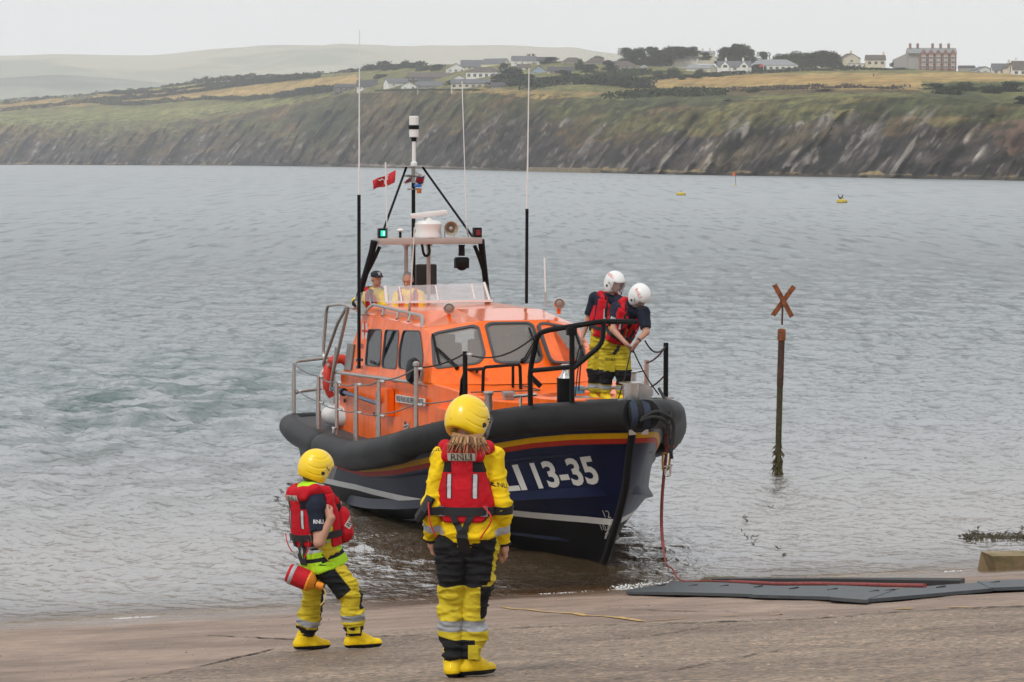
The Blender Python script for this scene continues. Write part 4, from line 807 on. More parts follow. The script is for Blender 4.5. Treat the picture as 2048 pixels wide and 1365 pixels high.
def gull(px_, py_, Y, span, label, rot=.3):
    P = at_y(px_, py_, Y); e = empty('seagull', P, rot); tag(e, label, 'seagull', 'gulls flying before the cliffs'); m = MB(); m.tube([[-.28, 0, 0], [-.1, 0, .01], [.08, 0, .03], [.2, 0, .05], [.27, 0, .04]], [.02, .06, .075, .045, .008], 8); m.build('body', M_gull, e)
    for q in (-1, 1): m = MB(); m.grid([[[.10 - .05 * i, q * span * .25 * i, .12 * i - .05 * max(0, i - 1) ** 2 * 2], [-.06 - .06 * i, q * span * .25 * i, .11 * i - .05 * max(0, i - 1) ** 2 * 2]] for i in range(3)]); m.grid([[[.10 - .05 * i, q * span * .25 * i, .105 * i - .05 * max(0, i - 1) ** 2 * 2], [-.06 - .06 * i, q * span * .25 * i, .095 * i - .05 * max(0, i - 1) ** 2 * 2]] for i in range(3)]); m.build('wing', M_wing, e)
gull(1607, 248, 420, 1.3, 'white gull gliding before the right hand cliff', 1.2); gull(395, 308, 600, 1.3, 'white gull low before the dark left cliff', .4); gull(20, 315, 600, 1.3, 'white gull at the far left over the water', 2.0)

# air over the bay
hz = MB(); hz.box((0, 3500, 300), (9000, 9400, 604)); ho = hz.build('haze', None, None, False) if False else None
me = hz.mesh('haze'); ho = bpy.data.objects.new('haze', me); SC.collection.objects.link(ho)
ho.data.transform(Matrix.Translation((0, 0, 0)))
mh = bpy.data.materials.new('sea air'); mh.use_nodes = True; t = mh.node_tree; t.nodes.clear(); o_ = t.nodes.new('ShaderNodeOutputMaterial'); pv = t.nodes.new('ShaderNodeVolumePrincipled')
pv.inputs['Color'].default_value = (.99, .99, 1.0, 1); pv.inputs['Density'].default_value = .00013; pv.inputs['Anisotropy'].default_value = 0.0
t.links.new(pv.outputs[0], o_.inputs['Volume']); me.materials.append(mh); tag(ho, 'thin grey sea haze over the bay', 'haze', None, 'stuff')
# ------------------------------------------------------------------ lifeboat
boat = empty('lifeboat', tuple(BOAT_O), math.radians(-73)); tag(boat, 'orange and navy rescue lifeboat nosing onto the slipway, bow first', 'lifeboat')
def dirty(name, col, rough, **k): return M(name, col, rough, **k)
M_navy = M('navy hull paint', (.0022, .0055, .030), .36, spec=.10, var=.25, vscale=1.5, coat=.0, bump=.06, bscale=3, bdist=.02); M_yband = M('yellow hull band', (.80, .46, .004), .5, spec=.15, coat=.0, var=.1); M_rband = M('red hull band', (.46, .028, .010), .5, spec=.15, coat=.0, var=.15)
M_white = M('white paint', (.72, .72, .70), .35, var=.08, vscale=3); M_black = M('black antifouling', (.004, .004, .005), .5, spec=.08, var=.3, vscale=2); M_rub = M('dark rubber fender', (.009, .009, .010), .5, spec=.16, col2=(.016, .016, .017), var=.30, vscale=3.0, thr=(.58, .40), bump=.15, bscale=30, bdist=.004)
M_or2 = M('orange gloss roof paint', (.92, .150, .006), .24, var=.08, vscale=1.5, coat=.6, bump=.02, bscale=4)
M_or = M('orange gloss paint', (.95, .140, .004), .32, spec=.35, var=.20, vscale=2.2, stretch=(2.2, 2.2, .5), thr=(.30, .58), coat=.12, bump=.02, bscale=4); M_deck = M('grey non slip deck', (.062, .058, .060), .8, var=.2, bump=.5, bscale=160, bdist=.003)
M_al = M('bare aluminium', (.44, .41, .385), .42, .75, var=.15, vscale=20); M_ss = M('stainless steel', (.62, .60, .58), .22, .95); M_blk = M('black coated steel', (.006, .006, .007), .45, .0, spec=.15); M_gask = M('window rubber', (.055, .055, .06), .6)
M_gl1 = M('windscreen glass', (.33, .30, .275), .04, spec=.7, alpha=.38); M_gl2 = M('tinted side glass', (.010, .014, .022), .04, spec=.3, alpha=.72); M_wp = M('white radome plastic', (.76, .75, .73), .35, coat=.3); M_rope = M('grey guard wire', (.17, .165, .16), .6, .3); M_blkrope = M('black rope', (.02, .02, .022), .8)
M_beam = M('brushed radar beam', (.46, .39, .35), .45, .4, var=.15, vscale=5, stretch=(1, .2, 1))
XF = np.array([.3, 2, 4.1, 6.5, 7.9, 9.2, 10.1, 11.2, 12.0, 12.65, 13.05, 13.27]); YF = np.array([1.74, 1.95, 2.04, 2.08, 2.06, 1.92, 1.63, 1.21, .90, .62, .36, .08]); ZF = np.array([.92, .91, .90, .98, 1.17, 1.40, 1.60, 1.83, 1.97, 2.04, 2.08, 2.10])
def fy(x): return np.interp(x, XF, YF)
def fz(x): return np.interp(x, XF, ZF)
# sheer S, chine C, keel K along u in 0..1
U_ = np.array([0, .15, .3, .45, .58, .70, .80, .88, .94, .975, 1.0])
def lines():
    xs = .72 + U_ * (13.10 - .72); S = np.stack([xs, fy(xs) - .06 - .05 * U_, fz(xs) - .10], 1); S[-1] = (13.10, .02, 1.98)
    xc = .75 + U_ * (12.76 - .75); C = np.stack([xc, np.array([1.60, 1.72, 1.76, 1.74, 1.66, 1.48, 1.20, .85, .50, .25, .02]), np.array([-.12, -.08, .0, .13, .30, .50, .69, .83, .93, .99, 1.05])], 1)
    xk = .75 + U_ * (11.95 - .75); K = np.stack([xk, U_ * 0, np.array([-.45, -.6, -.72, -.8, -.82, -.75, -.6, -.42, -.25, -.12, 0.02])], 1); K[-3:, 0] = [11.1, 11.6, 11.96]; K[-3:, 2] = [-.45, -.20, .05]
    return S, C, K
S_, C_, K_ = lines()
def L3(A, u): return np.array([np.interp(u, U_, A[:, k]) for k in range(3)])
uu = np.unique(np.concatenate([np.linspace(0, .8, 60), np.linspace(.8, 1, 40)]))
def smooth_line(A):
    Q = np.array([L3(A, u) for u in uu]); ker = np.hanning(9); ker /= ker.sum(); R = Q.copy()
    for k in range(3): R[:, k] = np.convolve(np.pad(Q[:, k], 4, 'edge'), ker, 'valid')
    R[0] = Q[0]; R[-3:] = Q[-3:]; return R
SS, CC, KK = smooth_line(S_), smooth_line(C_), smooth_line(K_)
def boot(x): return np.interp(x, [0, 3, 5.5, 9, 12.6], [.13, .20, .36, .50, .62])
def on_section(i, z):
    S, C, K = SS[i], CC[i], KK[i]
    if z >= C[2]:
        t = (S[2] - z) / max(1e-6, S[2] - C[2]); p = S + (C - S) * t; p = p.copy(); p[1] -= .055 * math.sin(math.pi * min(1, max(0, t))) * min(1, (1 - uu[i]) * 8); p[1] = max(p[1], .015); return p
    t = (C[2] - z) / max(1e-6, C[2] - K[2]); t = min(1, t); p = C + (K - C) * t; p = p.copy(); p[1] += .05 * math.sin(math.pi * t) * min(1, (1 - uu[i]) * 8); return p
def build_hull():
    rows = []
    for i in range(len(uu)):
        S, C, K = SS[i], CC[i], KK[i]; b = boot(S[0]); zs = [S[2], S[2] - .115, S[2] - .19, S[2] - .26]
        z3 = zs[-1]; zb1, zb0 = b + .045, b - .045; hi = max(C[2], zb1 + .02)
        for t in (.25, .5, .75): zs.append(z3 + (hi - z3) * t)
        zs += [hi, zb1, zb0]
        for t in (.25, .5, .75): zs.append(zb0 + (K[2] - zb0) * t)
        zs.append(K[2]); rows.append([on_section(i, z) for z in zs])
    G = np.array(rows); band = [0, 1, 2, 0, 0, 0, 0, 0, 3, 4, 4, 4, 4]
    mb = MB(); n = G.shape[1]
    for side in (-1, 1):
        H = G.copy(); H[..., 1] *= side
        for j in range(n - 1): mb.grid(H[:, j:j + 2], band[j], flip=(side > 0))
    tr = np.concatenate([G[0] * [1, -1, 1], (G[0] * [1, 1, 1])[::-1]], 0); mb.add(tr, [list(range(len(tr)))], 0)
    me = mb.mesh('hull'); bm = bmesh.new(); bm.from_mesh(me); bmesh.ops.remove_doubles(bm, verts=bm.verts, dist=.0008); bmesh.ops.recalc_face_normals(bm, faces=bm.faces); bm.to_mesh(me); bm.free()
    return obj_from('hull', me, [M_navy, M_yband, M_rband, M_white, M_black], boat, True, 28)
hull = build_hull()
def bvh_of(o):
    me = o.data; return BVHTree.FromPolygons([v.co[:] for v in me.vertices], [list(p.vertices) for p in me.polygons])
HB = bvh_of(hull)
def hull_hit(x, y):
    o = toloc((0, 0, HC)); r = ray(x, y); d = Vector((r @ FWD, r @ PRT, r @ UPV)).normalized(); h = HB.ray_cast(Vector(o), d, 200); return None if h[0] is None else np.array(h[0][:])
# spray rails
def rail(line, u0, u1, hgt, out, name, label=None, zoff=0.0):
    for side in (-1, 1):
        V = []; idx = [i for i, u in enumerate(uu) if u0 <= u <= u1]
        for k, i in enumerate(idx):
            p = on_section(i, line(i)); q = on_section(i, line(i) + hgt); e = min(1, k / 6 + .05) * min(1, (len(idx) - 1 - k) / 5 + .12)
            V.append([p * [1, side, 1] - [0, .01 * side, 0], (p + [0, out * e, .0]) * [1, side, 1], (p + [0, out * .8 * e, .03]) * [1, side, 1], q * [1, side, 1] - [0, .01 * side, 0]])
        mb = MB(); mb.grid(V); mb.build(name, M_navy, boat, True, 20)
rail(lambda i: CC[i][2] - .01, .30, .985, .15, .085, 'spray_rail')
rail(lambda i: CC[i][2] + (SS[i][2] - CC[i][2]) * .58, .45, .955, .05, .035, 'spray_rail')
rail(lambda i: max(KK[i][2] + .02, min(boot(SS[i][0]) - .35, CC[i][2] - .2)), .50, .93, .05, .05, 'bilge_strake')
# stem band
mb = MB(); st = [[13.11, 0, 2.02], [13.06, 0, 1.7], [12.99, 0, 1.4], [12.93, 0, 1.05], [12.70, 0, .8], [12.42, 0, .5], [12.0, 0, .06], [11.6, 0, -.2], [11.1, 0, -.45]]
for s_, in [(0,)]: pass
hull_x = [KK[-1]]
P = curve_pts([[SS[-1][0] + .015, 0, SS[-1][2]], [(SS[-1][0] + CC[-1][0]) / 2 + .015, 0, (SS[-1][2] + CC[-1][2]) / 2], [CC[-1][0] + .015, 0, CC[-1][2]], [(CC[-1][0] + KK[-1][0]) / 2 + .03, 0, (CC[-1][2] + KK[-1][2]) / 2 - .02], [KK[-1][0], 0, KK[-1][2] - .02], [11.2, 0, -.42]], 6)
mb.tube(P, .055, 10); mb.build('stem_band', M_blk, boat)
# fenders
def fender(x0, x1, r, name, dz=0, dy=0, both=True, ends=(1, 1)):
    xs = np.concatenate([np.linspace(x0, x1, 42)]); P = np.stack([xs, fy(xs) + dy, fz(xs) + dz], 1); n = len(xs); R = np.full(n, r)
    for k in range(5):
        c = math.sqrt(1 - ((4.6 - k) / 5) ** 2)
        if ends[0]: R[k] = r * (.55 + .45 * c)
        if ends[1]: R[n - 1 - k] = r * (.35 + .65 * c)
    for side in (-1, 1):
        mb = MB(); mb.tube(P * [1, side, 1], R, 18); mb.build(name, M_rub, boat, True, 60)
fender(.72, 4.35, .208, 'fender', -.02); fender(4.15, 9.3, .228, 'fender', -.02, .0); fender(8.55, 13.30, .194, 'fender', .02, .03, ends=(1, 0))
mb = MB(); xs = np.array([.42, .34]); P = curve_pts([[.85, -1.79, .88], [.66, -1.73, .88], [.55, -1.55, .88], [.52, -.9, .88], [.52, 0, .88], [.52, .9, .88], [.55, 1.55, .88], [.66, 1.73, .88], [.85, 1.79, .88]], 6); mb.tube(P, .20, 16); mb.build('stern_fender', M_rub, boat, True, 60)
mb = MB(); mb.lathe([(.190, -.15), (.19, .0), (.190, .15)], (13.20, 0, 2.11), (0, 1, 0), 20); mb.build('bow_fender', M_rub, boat, True, 60)
# blue straps and steel plates holding the bow fenders
M_strap = M('blue webbing strap', (.06, .085, .135), .6, bump=.3, bscale=120)
for x in (13.02, 13.10):
    pass
for side in (-1, 1):
    c = np.array([13.20, side * .088 + .01, 2.11]); tdir = np.array([0, side * 1., 0]) * -1; nrm = np.array([1., 0, 0]); mb = MB(); V = []
    for a in np.linspace(-1.75, 1.9, 18): o = c + (nrm * math.cos(a) + np.array([0, 0, 1]) * math.sin(a)) * .199; V.append([o - tdir * .045, o + tdir * .045])
    mb.grid(V); mb.grid(np.array(V) + 0.0, flip=True); mb.build('fender_strap', M_strap, boat)
    a = -1.1; o = c + (nrm * math.cos(a) + np.array([0, 0, 1]) * math.sin(a)) * .208; mb = MB(); dn = np.array([0, 0, 1.]); mb.slab([o - tdir * .045 + dn * .06, o - tdir * .005 - dn * .0, o + tdir * .06 - dn * .045, o + tdir * .055 - dn * .06, o - tdir * .045 - dn * .065], nrm, .012); mb.build('strap_plate', M_ss, boat, False)
# deck
xs = np.linspace(.35, 13.15, 50); mb = MB(); G = np.array([[[x, -fy(x) - .02, fz(x) + .10], [x, -fy(x) * .5, fz(x) + .12], [x, fy(x) * .5, fz(x) + .12], [x, fy(x) + .02, fz(x) + .10]] for x in xs]); mb.grid(G); deck = mb.build('deck', M_deck, boat)
def dz(x): return float(fz(x)) + .12

# wheelhouse: lower trunk, upper house with windows, roof
def zk(x): return 1.94 + (x - 2.86) * (2.16 - 1.94) / (8.26 - 2.86) if x < 8.3 else 2.16 + (x - 8.3) * -.03
LO = [(2.66, 1.42), (8.3, 1.38), (9.6, 1.26), (10.55, 1.12), (10.85, .80), (10.95, 0)]
def poly_loft(secs):
    """closed rings of equal length joined in order"""
    n = len(secs[0]); V = np.array(secs).reshape(-1, 3); f = []
    for i in range(len(secs) - 1):
        for k in range(n): f.append([i * n + k, i * n + (k + 1) % n, (i + 1) * n + (k + 1) % n, (i + 1) * n + k])
    f += [list(range(n))[::-1], [(len(secs) - 1) * n + k for k in range(n)]]; return V, f
ringp = [(x, -y) for x, y in LO] + [(x, y) for x, y in LO[::-1][1:]]
bot = [[x, y, dz(min(x, 12)) - .12] for x, y in ringp]; tops = [[x + (.16 if x < 3 else 0), y * .985, zk(x)] for x, y in ringp]; tops2 = [[x + (.19 if x < 3 else -.03), y * .965, zk(x) + .018] for x, y in ringp]
mb = MB(); mb.add(*poly_loft([bot, tops, tops2])); trunk = mb.build('trunk_cabin', M_or, boat, True, 20)
A0, A1 = (2.90, -1.38, 1.95), (8.28, -1.36, 2.165)
HSR = [(2.90, -1.385, 1.95), (8.27, -1.365, 2.17), (8.78, -.60, 2.175), (8.78, .60, 2.175), (8.27, 1.365, 2.17), (2.90, 1.385, 1.95)]
HTP = [(3.45, -1.16, 2.93), (7.16, -1.20, 2.905), (7.86, -.53, 3.035), (7.86, .53, 3.035), (7.16, 1.20, 2.905), (3.45, 1.16, 2.93)]
RTP = [(3.55, -.98, 3.07), (6.2, -.93, 3.10), (6.35, -.45, 3.13), (6.35, .45, 3.13), (6.2, .93, 3.10), (3.55, .98, 3.07)]
_n = np.cross(np.array(HSR[1]) - HSR[0], np.array(HTP[1]) - HSR[0]); _y = HSR[0][1] - (_n[0] * (3.45 - HSR[0][0]) + _n[2] * (2.93 - HSR[0][2])) / _n[1]; HTP[0] = (3.45, _y, 2.93); HTP[5] = (3.45, -_y, 2.93); print('SIDEY', _y)
mb = MB(); mb.add(*poly_loft([[np.array(p) + [0, 0, .002] for p in HTP], RTP])); mb.build('wheelhouse_roof', M_or2, boat, False)
def pn(a, b, c): a, b, c = map(np.array, (a, b, c)); n = np.cross(b - a, c - a); return n / np.linalg.norm(n)
N_side = pn(HSR[0], HSR[1], HTP[1]); N_side *= -np.sign(N_side[1]) * 1.0 if N_side[1] > 0 else 1
if N_side[1] > 0: N_side = -N_side
N_f1 = pn(HSR[1], HSR[2], HTP[2]); N_f1 = N_f1 if N_f1[0] > 0 else -N_f1
N_f2 = pn(HSR[2], HSR[3], HTP[3]); N_f2 = N_f2 if N_f2[0] > 0 else -N_f2
N_f3 = N_f1 * [1, -1, 1]
def window(pixs, P0, N, glass, rad=.09, fw=.035, mirror=False, label=None):
    pts = [bray(x, y, P0, N) for x, y in pixs]; O_ = shrink(rounded(pts, rad, 6), -.022); I_ = shrink(O_, fw); P_ = []
    for sgn in ([1, -1] if mirror else [1]):
        k = np.array([1, sgn, 1]); Nn = N * k; f = MB(); f.ring(O_ * k + Nn * .012, I_ * k + Nn * .012, Nn, .03); fo = f.build('window', M_gask, boat, True, 40, label); g = MB(); g.slab(shrink(O_, fw * .8) * k + Nn * .006, Nn, .01); g.build('pane', glass, fo, False)
side_w = [[(737, 660), (763, 661), (761, 733), (731, 730)], [(771, 661), (798, 663), (793, 738), (764, 734)], [(807, 662), (840, 664), (847, 716), (842, 742), (798, 736), (799, 700)]]
front_w = [([(864, 668), (946, 652), (957, 656), (970, 710), (958, 727), (876, 737), (868, 730)], HSR[1], N_f1, .10), ([(971, 652), (982, 647), (1056, 646), (1066, 652), (1084, 715), (1076, 725), (1000, 726), (989, 722)], HSR[2], N_f2, .12), ([(1077, 650), (1086, 647), (1140, 655), (1150, 662), (1168, 700), (1167, 727), (1108, 725), (1100, 716)], HSR[3], N_f3, .12)]
def win_loop(pixs, P0, N, rad): return shrink(rounded([bray(x, y, P0, N) for x, y in pixs], rad, 6), -.022)
def window(loop, N, glass, fw):
    O_ = loop; I_ = shrink(O_, fw); f = MB(); f.ring(O_ + N * .012, I_ + N * .012, N, .05); fo = f.build('window', M_gask, boat, True, 40); g = MB(); g.slab(shrink(O_, fw * .8) - N * .006, N, .012); g.build('pane', glass, fo, False)
HOLES = {0: [], 1: [], 2: [], 3: [], 4: [], 5: []}
for w_ in side_w: lp = win_loop(w_, HSR[0], N_side, .10); HOLES[0].append(lp); HOLES[4].append(lp * [1, -1, 1]); window(lp, N_side, M_gl2, .02); window(lp * [1, -1, 1], N_side * [1, -1, 1], M_gl2, .02)
for k, (w_, P_, N_, r_) in enumerate(front_w): lp = win_loop(w_, P_, N_, r_); HOLES[k + 1].append(lp); window(lp, N_, M_gl1, .045)
HOLES[5].append(np.array([[0, .30, 2.22], [0, .95, 2.22], [0, .90, 2.80], [0, .30, 2.80]])); xr = lambda z: 2.90 + (z - 1.95) / (2.93 - 1.95) * .55
HOLES[5][0][:, 0] = [xr(z) for z in HOLES[5][0][:, 2]]
bm = bmesh.new()
for k in range(6):
    q = [HSR[k], HSR[(k + 1) % 6], HTP[(k + 1) % 6], HTP[k]]; es = []
    for lp in [q] + [h_ for h_ in HOLES[k]]:
        vs = [bm.verts.new(tuple(p)) for p in lp]; es += [bm.edges.new((vs[i], vs[(i + 1) % len(vs)])) for i in range(len(vs))]
    bmesh.ops.triangle_fill(bm, use_beauty=True, edges=es)
bmesh.ops.remove_doubles(bm, verts=bm.verts, dist=1e-4); bmesh.ops.recalc_face_normals(bm, faces=bm.faces); me = bpy.data.meshes.new('wheelhouse'); bm.to_mesh(me); bm.free(); house_o = obj_from('wheelhouse', me, M_or, boat, False)
# inside: lining, console, seats
M_lin = M('cabin lining', (.62, .56, .50), .8); M_seat = M('dark seat vinyl', (.03, .03, .035), .6)
k_ = np.array([.97, .96, 1]); m = MB(); m.add([[HSR[5][0] + .06, y, z] if z < 2 else [HTP[5][0] + .04, y, z] for y, z in ((-1.33, 1.97), (.26, 1.97), (.26, 2.90), (-1.12, 2.90))], [[0, 1, 2, 3]]); m.build('cabin_lining', M_lin, boat, False)
m = MB(); m.box((5.6, 0, 2.0), (5.2, 2.6, .02)); m.build('cabin_floor', M_seat, boat, False)
m = MB(); m.box((8.1, 0, 2.22), (.5, 1.7, .36), ch=.03); m.build('console', M_seat, boat)
for x, y in ((6.9, -.75), (6.9, .72), (5.6, -.75), (5.6, .75), (6.2, 0)): m = MB(); m.box((x, y, 2.35), (.14, .44, .62), ch=.05); m.box((x, y, 2.72), (.10, .24, .14), ch=.04); m.box((x + .22, y, 2.12), (.42, .42, .10), ch=.03); m.build('cabin_seat', M_seat, boat)
WB = bvh_of(house_o)
def slat(): pass
# engine-room louvre, steel, near the after end of the upper wall
q = [bray(x, y, HSR[0], N_side) for x, y in [(697, 687), (711, 690), (705, 741), (690, 740)]]
mb = MB(); q = np.array(q); mb.slab(q + N_side * .012, N_side, .03); lv = mb.build('louvre', M_gask, boat, False)
for k in range(16):
    t = (k + .5) / 16; a = q[0] + (q[3] - q[0]) * t; b = q[1] + (q[2] - q[1]) * t; mb = MB(); mb.bar(a + (b - a) * .08 + N_side * .022, b - (b - a) * .08 + N_side * .022, .014, .028); mb.build('slat', M_al, lv, False)
# rails on the wheelhouse
def tube_part(name, pts, r, mat, rad=.06, parent=boat, n=8): m = MB(); m.tube(bend(pts, rad), r, n); return m.build(name, mat, parent)
yk = -1.47
tube_part('grab_rail', [(2.72, yk, 1.93), (8.1, yk, 2.16)], .027, M_al)
for x in (3.0, 4.1, 5.2, 6.3, 7.4, 8.0): tube_part('rail_bracket', [(x, yk, zk(x) - .01), (x, yk + .12, zk(x) - .05)], .014, M_al)
rr = [(3.9, -1.10, 3.10), (6.75, -1.08, 3.09)]
hr_ = tube_part('roof_rail', [(3.75, -1.26, 2.93), (3.9, -1.14, 3.09), (6.8, -1.10, 3.06), (7.05, -1.18, 2.90)], .026, M_al, .1)
for x in (4.6, 5.5, 6.2): tube_part('rail_bracket', [(x, -1.12, 3.07), (x + .1, -1.19, 2.95)], .02, M_al)
# after ladder frame and gantry tubes on the starboard quarter
for y in (-1.42,):
    tube_part('ladder_frame', [(2.45, y - .08, 2.0), (2.05, y - .1, 2.15), (2.35, y - .1, 3.0), (3.3, y - .06, 3.07), (3.75, y + .02, 3.02)], .028, M_al, .15)
    tube_part('ladder_frame', [(2.65, y - .10, 1.72), (2.75, y - .10, 1.9), (3.5, y - .02, 3.02)], .03, M_al, .1)
    tube_part('ladder_frame', [(2.35, y - .14, 1.75), (2.2, y - .14, 2.0), (3.1, y - .1, 2.75), (3.45, y - .05, 3.0)], .028, M_al, .1)
    tube_part('ladder_frame', [(2.60, y - .1, 1.62), (2.85, y - .06, 2.35)], .028, M_al)
mb = MB(); mb.box((3.62, -1.25, 3.02), (.5, .12, .02), Matrix.Rotation(.4, 3, 'Y')); mb.build('step_bracket', M_al, boat)
# little spotlights on the roof edge
for (x, y, z) in ((6.9, -.72, 3.07), (6.55, 1.12, 3.10)):
    m = MB(); m.lathe([(.02, -.09), (.06, -.08), (.085, 0), (.09, .05), (.075, .055), (.07, .03)], (x, y, z + .11), (1, -.25, -.08), 18); l = m.build('spotlight', M_ss, boat)
    m = MB(); m.lathe([(.07, .028), (.05, .04), (.01, .045)], (x, y, z + .11), (1, -.25, -.08), 16); m.build('lens', M('lamp lens', (.28, .25, .22), .1, coat=.5), l); m = MB(); m.box((x - .02, y, z + .0), (.05, .05, .12)); m.build('bracket', M_or, l)
# wipers
def wiper(a, b, arm, n):
    n = np.asarray(n); A, B, C_ = [bray(x, y, HSR[2] if n is N_f2 else (HSR[1] if n is N_f1 else HSR[3]), n) + n * .04 for x, y in (a, b, arm)]
    w = MB(); w.bar(A, B, .028, .02); w.tube([C_ - n * .03, (A + B) / 2 + n * .02], .012, 6); w.tube([C_ - n * .03 + [0, .04, 0], (A + B) / 2 + n * .02 + [0, .03, 0]], .010, 6); w.lathe([(.03, -.03), (.03, .03)], C_, n, 10); w.build('wiper', M_blk, boat)
wiper((866, 672), (880, 731), (914, 738), N_f1); wiper((1057, 660), (1078, 716), (1044, 726), N_f2); wiper((1148, 672), (1164, 716), (1150, 728), N_f3)
# name board
P0 = np.array([6, -1.42, 1.8]); N0 = np.array([0, -1., 0]); q = np.array([bray(x, y, P0, N0) for x, y in [(793, 789), (851, 798), (851, 813), (793, 804)]]); N0b = N0
mb = MB(); rp = rounded(q + N0 * .012, .03, 4); mb.slab(rp, N0, .012); nb = mb.build('name_board', M_white, boat, False)
M_txt = M('black lettering', (.015, .015, .02), .6); TBV = bvh_of(trunk)
c = q.mean(0); V2, Fc = textfit('RNLB FRANK AND BRENDA WINTER', .085, np.linalg.norm(q[1] - q[0]) * .93, .012, 1.0); decal('lettering', V2, Fc, c + N0 * .0165, (q[1] - q[0]) / np.linalg.norm(q[1] - q[0]), (0, 0, 1), N0, None, 0, M_txt, nb)
# RNLI number on the hull, both bows
M_let = M('pale grey lettering', (.55, .54, .50), .5)
def hull_text():
    a = hull_hit(1100, 948); b = hull_hit(1200, 940); print('HULLTXT', a, b, hull_hit(1200, 968), hull_hit(1200, 912), hull_hit(1064, 975), hull_hit(1020, 1020), hull_hit(1250, 1000))
    rows = []
    for word, xa, xb in (('RNLI', 898, 1049), ('13-35', 1072, 1196)):
        V, Fc = text2d(word, .030); V[:, 0] /= V[:, 0].max(); V, Fc = split_long(V, Fc, .06); out = []
        for x, y in V:
            px0 = xa + (xb - xa) * x; yt = 947 - 36 * (px0 - 905) / 297; yb = 992 - 24 * (px0 - 905) / 297; px_ = px0 - 13 + (1 - y) * 20; py_ = yt + (yb - yt) * (1 - y)
            h = hull_hit(px_, py_); out.append(h + np.array([.0015, -.006, .002]) if h is not None else [0, 0, 0])
        me = bpy.data.meshes.new('hull_number'); me.from_pydata([list(p) for p in out], [], Fc); me.update(); obj_from('hull_number', me, M_let, boat, True, 180)
hull_text()
for s_, px_, py_, h_ in (('12', 1214, 1028, .10), ('10', 1207, 1055, .085)):
    h = hull_hit(px_, py_)
    if h is not None:
        V2, Fc = textfit(s_, h_, h_ * 1.0, -.008, 1.0); decal('draught_mark', V2, Fc, h, (.75, .66 , 0), (0, 0, 1), (.5, -.85, 0), HB, .006, M_let, boat)
m = MB()
for k in range(14):
    h = hull_hit(1224 - k * .9, 1040 + k * 2.8)
    if h is not None: m.box(h + np.array([.006, -.01, 0]), (.03 if k % 5 else .05, .01, .008), Matrix.Rotation(.7, 3, 'Z'))
tag(m.build('draught_scale', M_let, boat, False), None, None, None, 'stuff')
# emblem and lifeboats lettering on the wheelhouse side
M_flagw = M_white; q = [bray(x, y, HSR[0], N_side) for x, y in [(727, 654), (734, 654), (727, 672), (734, 672)]]
for k in range(4): m = MB(); m.box(np.array(q[k]) + N_side * .008, (.09, .01, .10)); m.build('emblem_panel', M_white, boat, False)
cc = np.mean(q, 0) + N_side * .009; m = MB(); m.box(cc, (.30, .008, .035)); m.box(cc + N_side * .002, (.035, .008, .30)); m.build('emblem_cross', M('emblem red', (.45, .02, .03), .5), boat, False)
h = bray(722, 690, HSR[0], N_side); V2, Fc = textfit('Lifeboats', .11, .40, .01, 1.0); decal('lettering', V2, Fc, h + N_side * .012, (1, 0, 0), (0, 0, 1), N_side, None, 0, M('purple lettering', (.06, .03, .12), .5), boat)
# orange fittings on the trunk side
for x, y, w_, h_ in ((6.05, -1.45, .34, .42), (9.0, -1.36, .75, .30)): m = MB(); m.box((x, y, 1.72), (w_, .12, h_), ch=.02); m.build('locker', M_or, boat)
m = MB(); m.lathe([(.12, 0), (.12, .12), (.10, .14)], (5.85, -1.44, 1.80), (0, -1, 0), 16); m.build('vent_cowl', M_or, boat)
for x, z in ((3.15, 1.50), (5.1, 1.45), (7.0, 1.48), (7.9, 1.47), (8.5, 1.6)): m = MB(); m.lathe([(.035, 0), (.03, .02)], (x, -1.415, z), (0, -1, 0), 10); m.build('drain', M_gask, boat)
m = MB(); m.tube([(2.62, -1.50, 1.66), (5.7, -1.50, 1.66)], .035, 8); m.build('boathook_tube', M('blue grey tube', (.10, .13, .2), .4, .4), boat); m = MB(); m.lathe([(.06, -.06), (.07, 0), (.06, .06)], (3.4, -1.5, 1.66), (1, 0, 0), 10); m.build('clamp', M_blk, boat)
m = MB(); m.lathe([(.03, -.09), (.16, -.07), (.2, 0), (.16, .07), (.03, .09)], tuple(bray(826, 742, (0, -1.47, 0), (0, 1, 0))), (0, -1, .1), 14); m.build('hose_coil', M_blk, boat)
# stanchions and guard wires, starboard
ST = [(.58, 1.68, .95, 1.93), (3.20, 1.86, 1.05, 1.92), (4.62, 1.90, 1.06, 1.93), (6.03, 1.93, 1.13, 2.01), (7.50, 1.95, 1.33, 2.17)]
tops_ = []
for k, (x, y, z0, z1) in enumerate(ST):
    m = MB(); m.tube([(x, -y, z0 - .03), (x, -y, z1)], .030, 8); m.lathe([(.055, 0), (.055, .02)], (x, -y, z0), n=10)
    if k in (0, 1, 3, 4): m.tube(bend([(x - .22, -y + .03, z0), (x - .18, -y + .02, z0 + .6), (x - .02, -y, z1 - .12)], .2), .026, 8)
    m.build('stanchion', M_al, boat); tops_.append((x, -y, z1)); 
for (x, y, z0, z1) in ((9.40, 1.90, 1.62, 2.52),): m = MB(); m.tube([(x, -y, z0), (x, -y, z1)], .032, 8); m.lathe([(.03, 0), (.05, .02), (.05, .06), (.02, .08)], (x, -y, z1 - .02), n=10); m.build('stanchion', M_al, boat); tops_.append((x, -y, z1 - .03))
SB = bray(930, 703, (0, -1.55, 0), (0, 1, 0)); SBb = bray(931, 800, (0, -1.55, 0), (0, 1, 0)); m = MB(); m.tube([SBb - [0, 0, .25], SB], .034, 8); m.tube([SBb + [-.7, .12, -.30], SBb + [-.25, .03, .25], SB + [0, 0, -.30]], .032, 8); m.build('stanchion', M_blk, boat); tops_.append(tuple(SB - [0, 0, .03]))
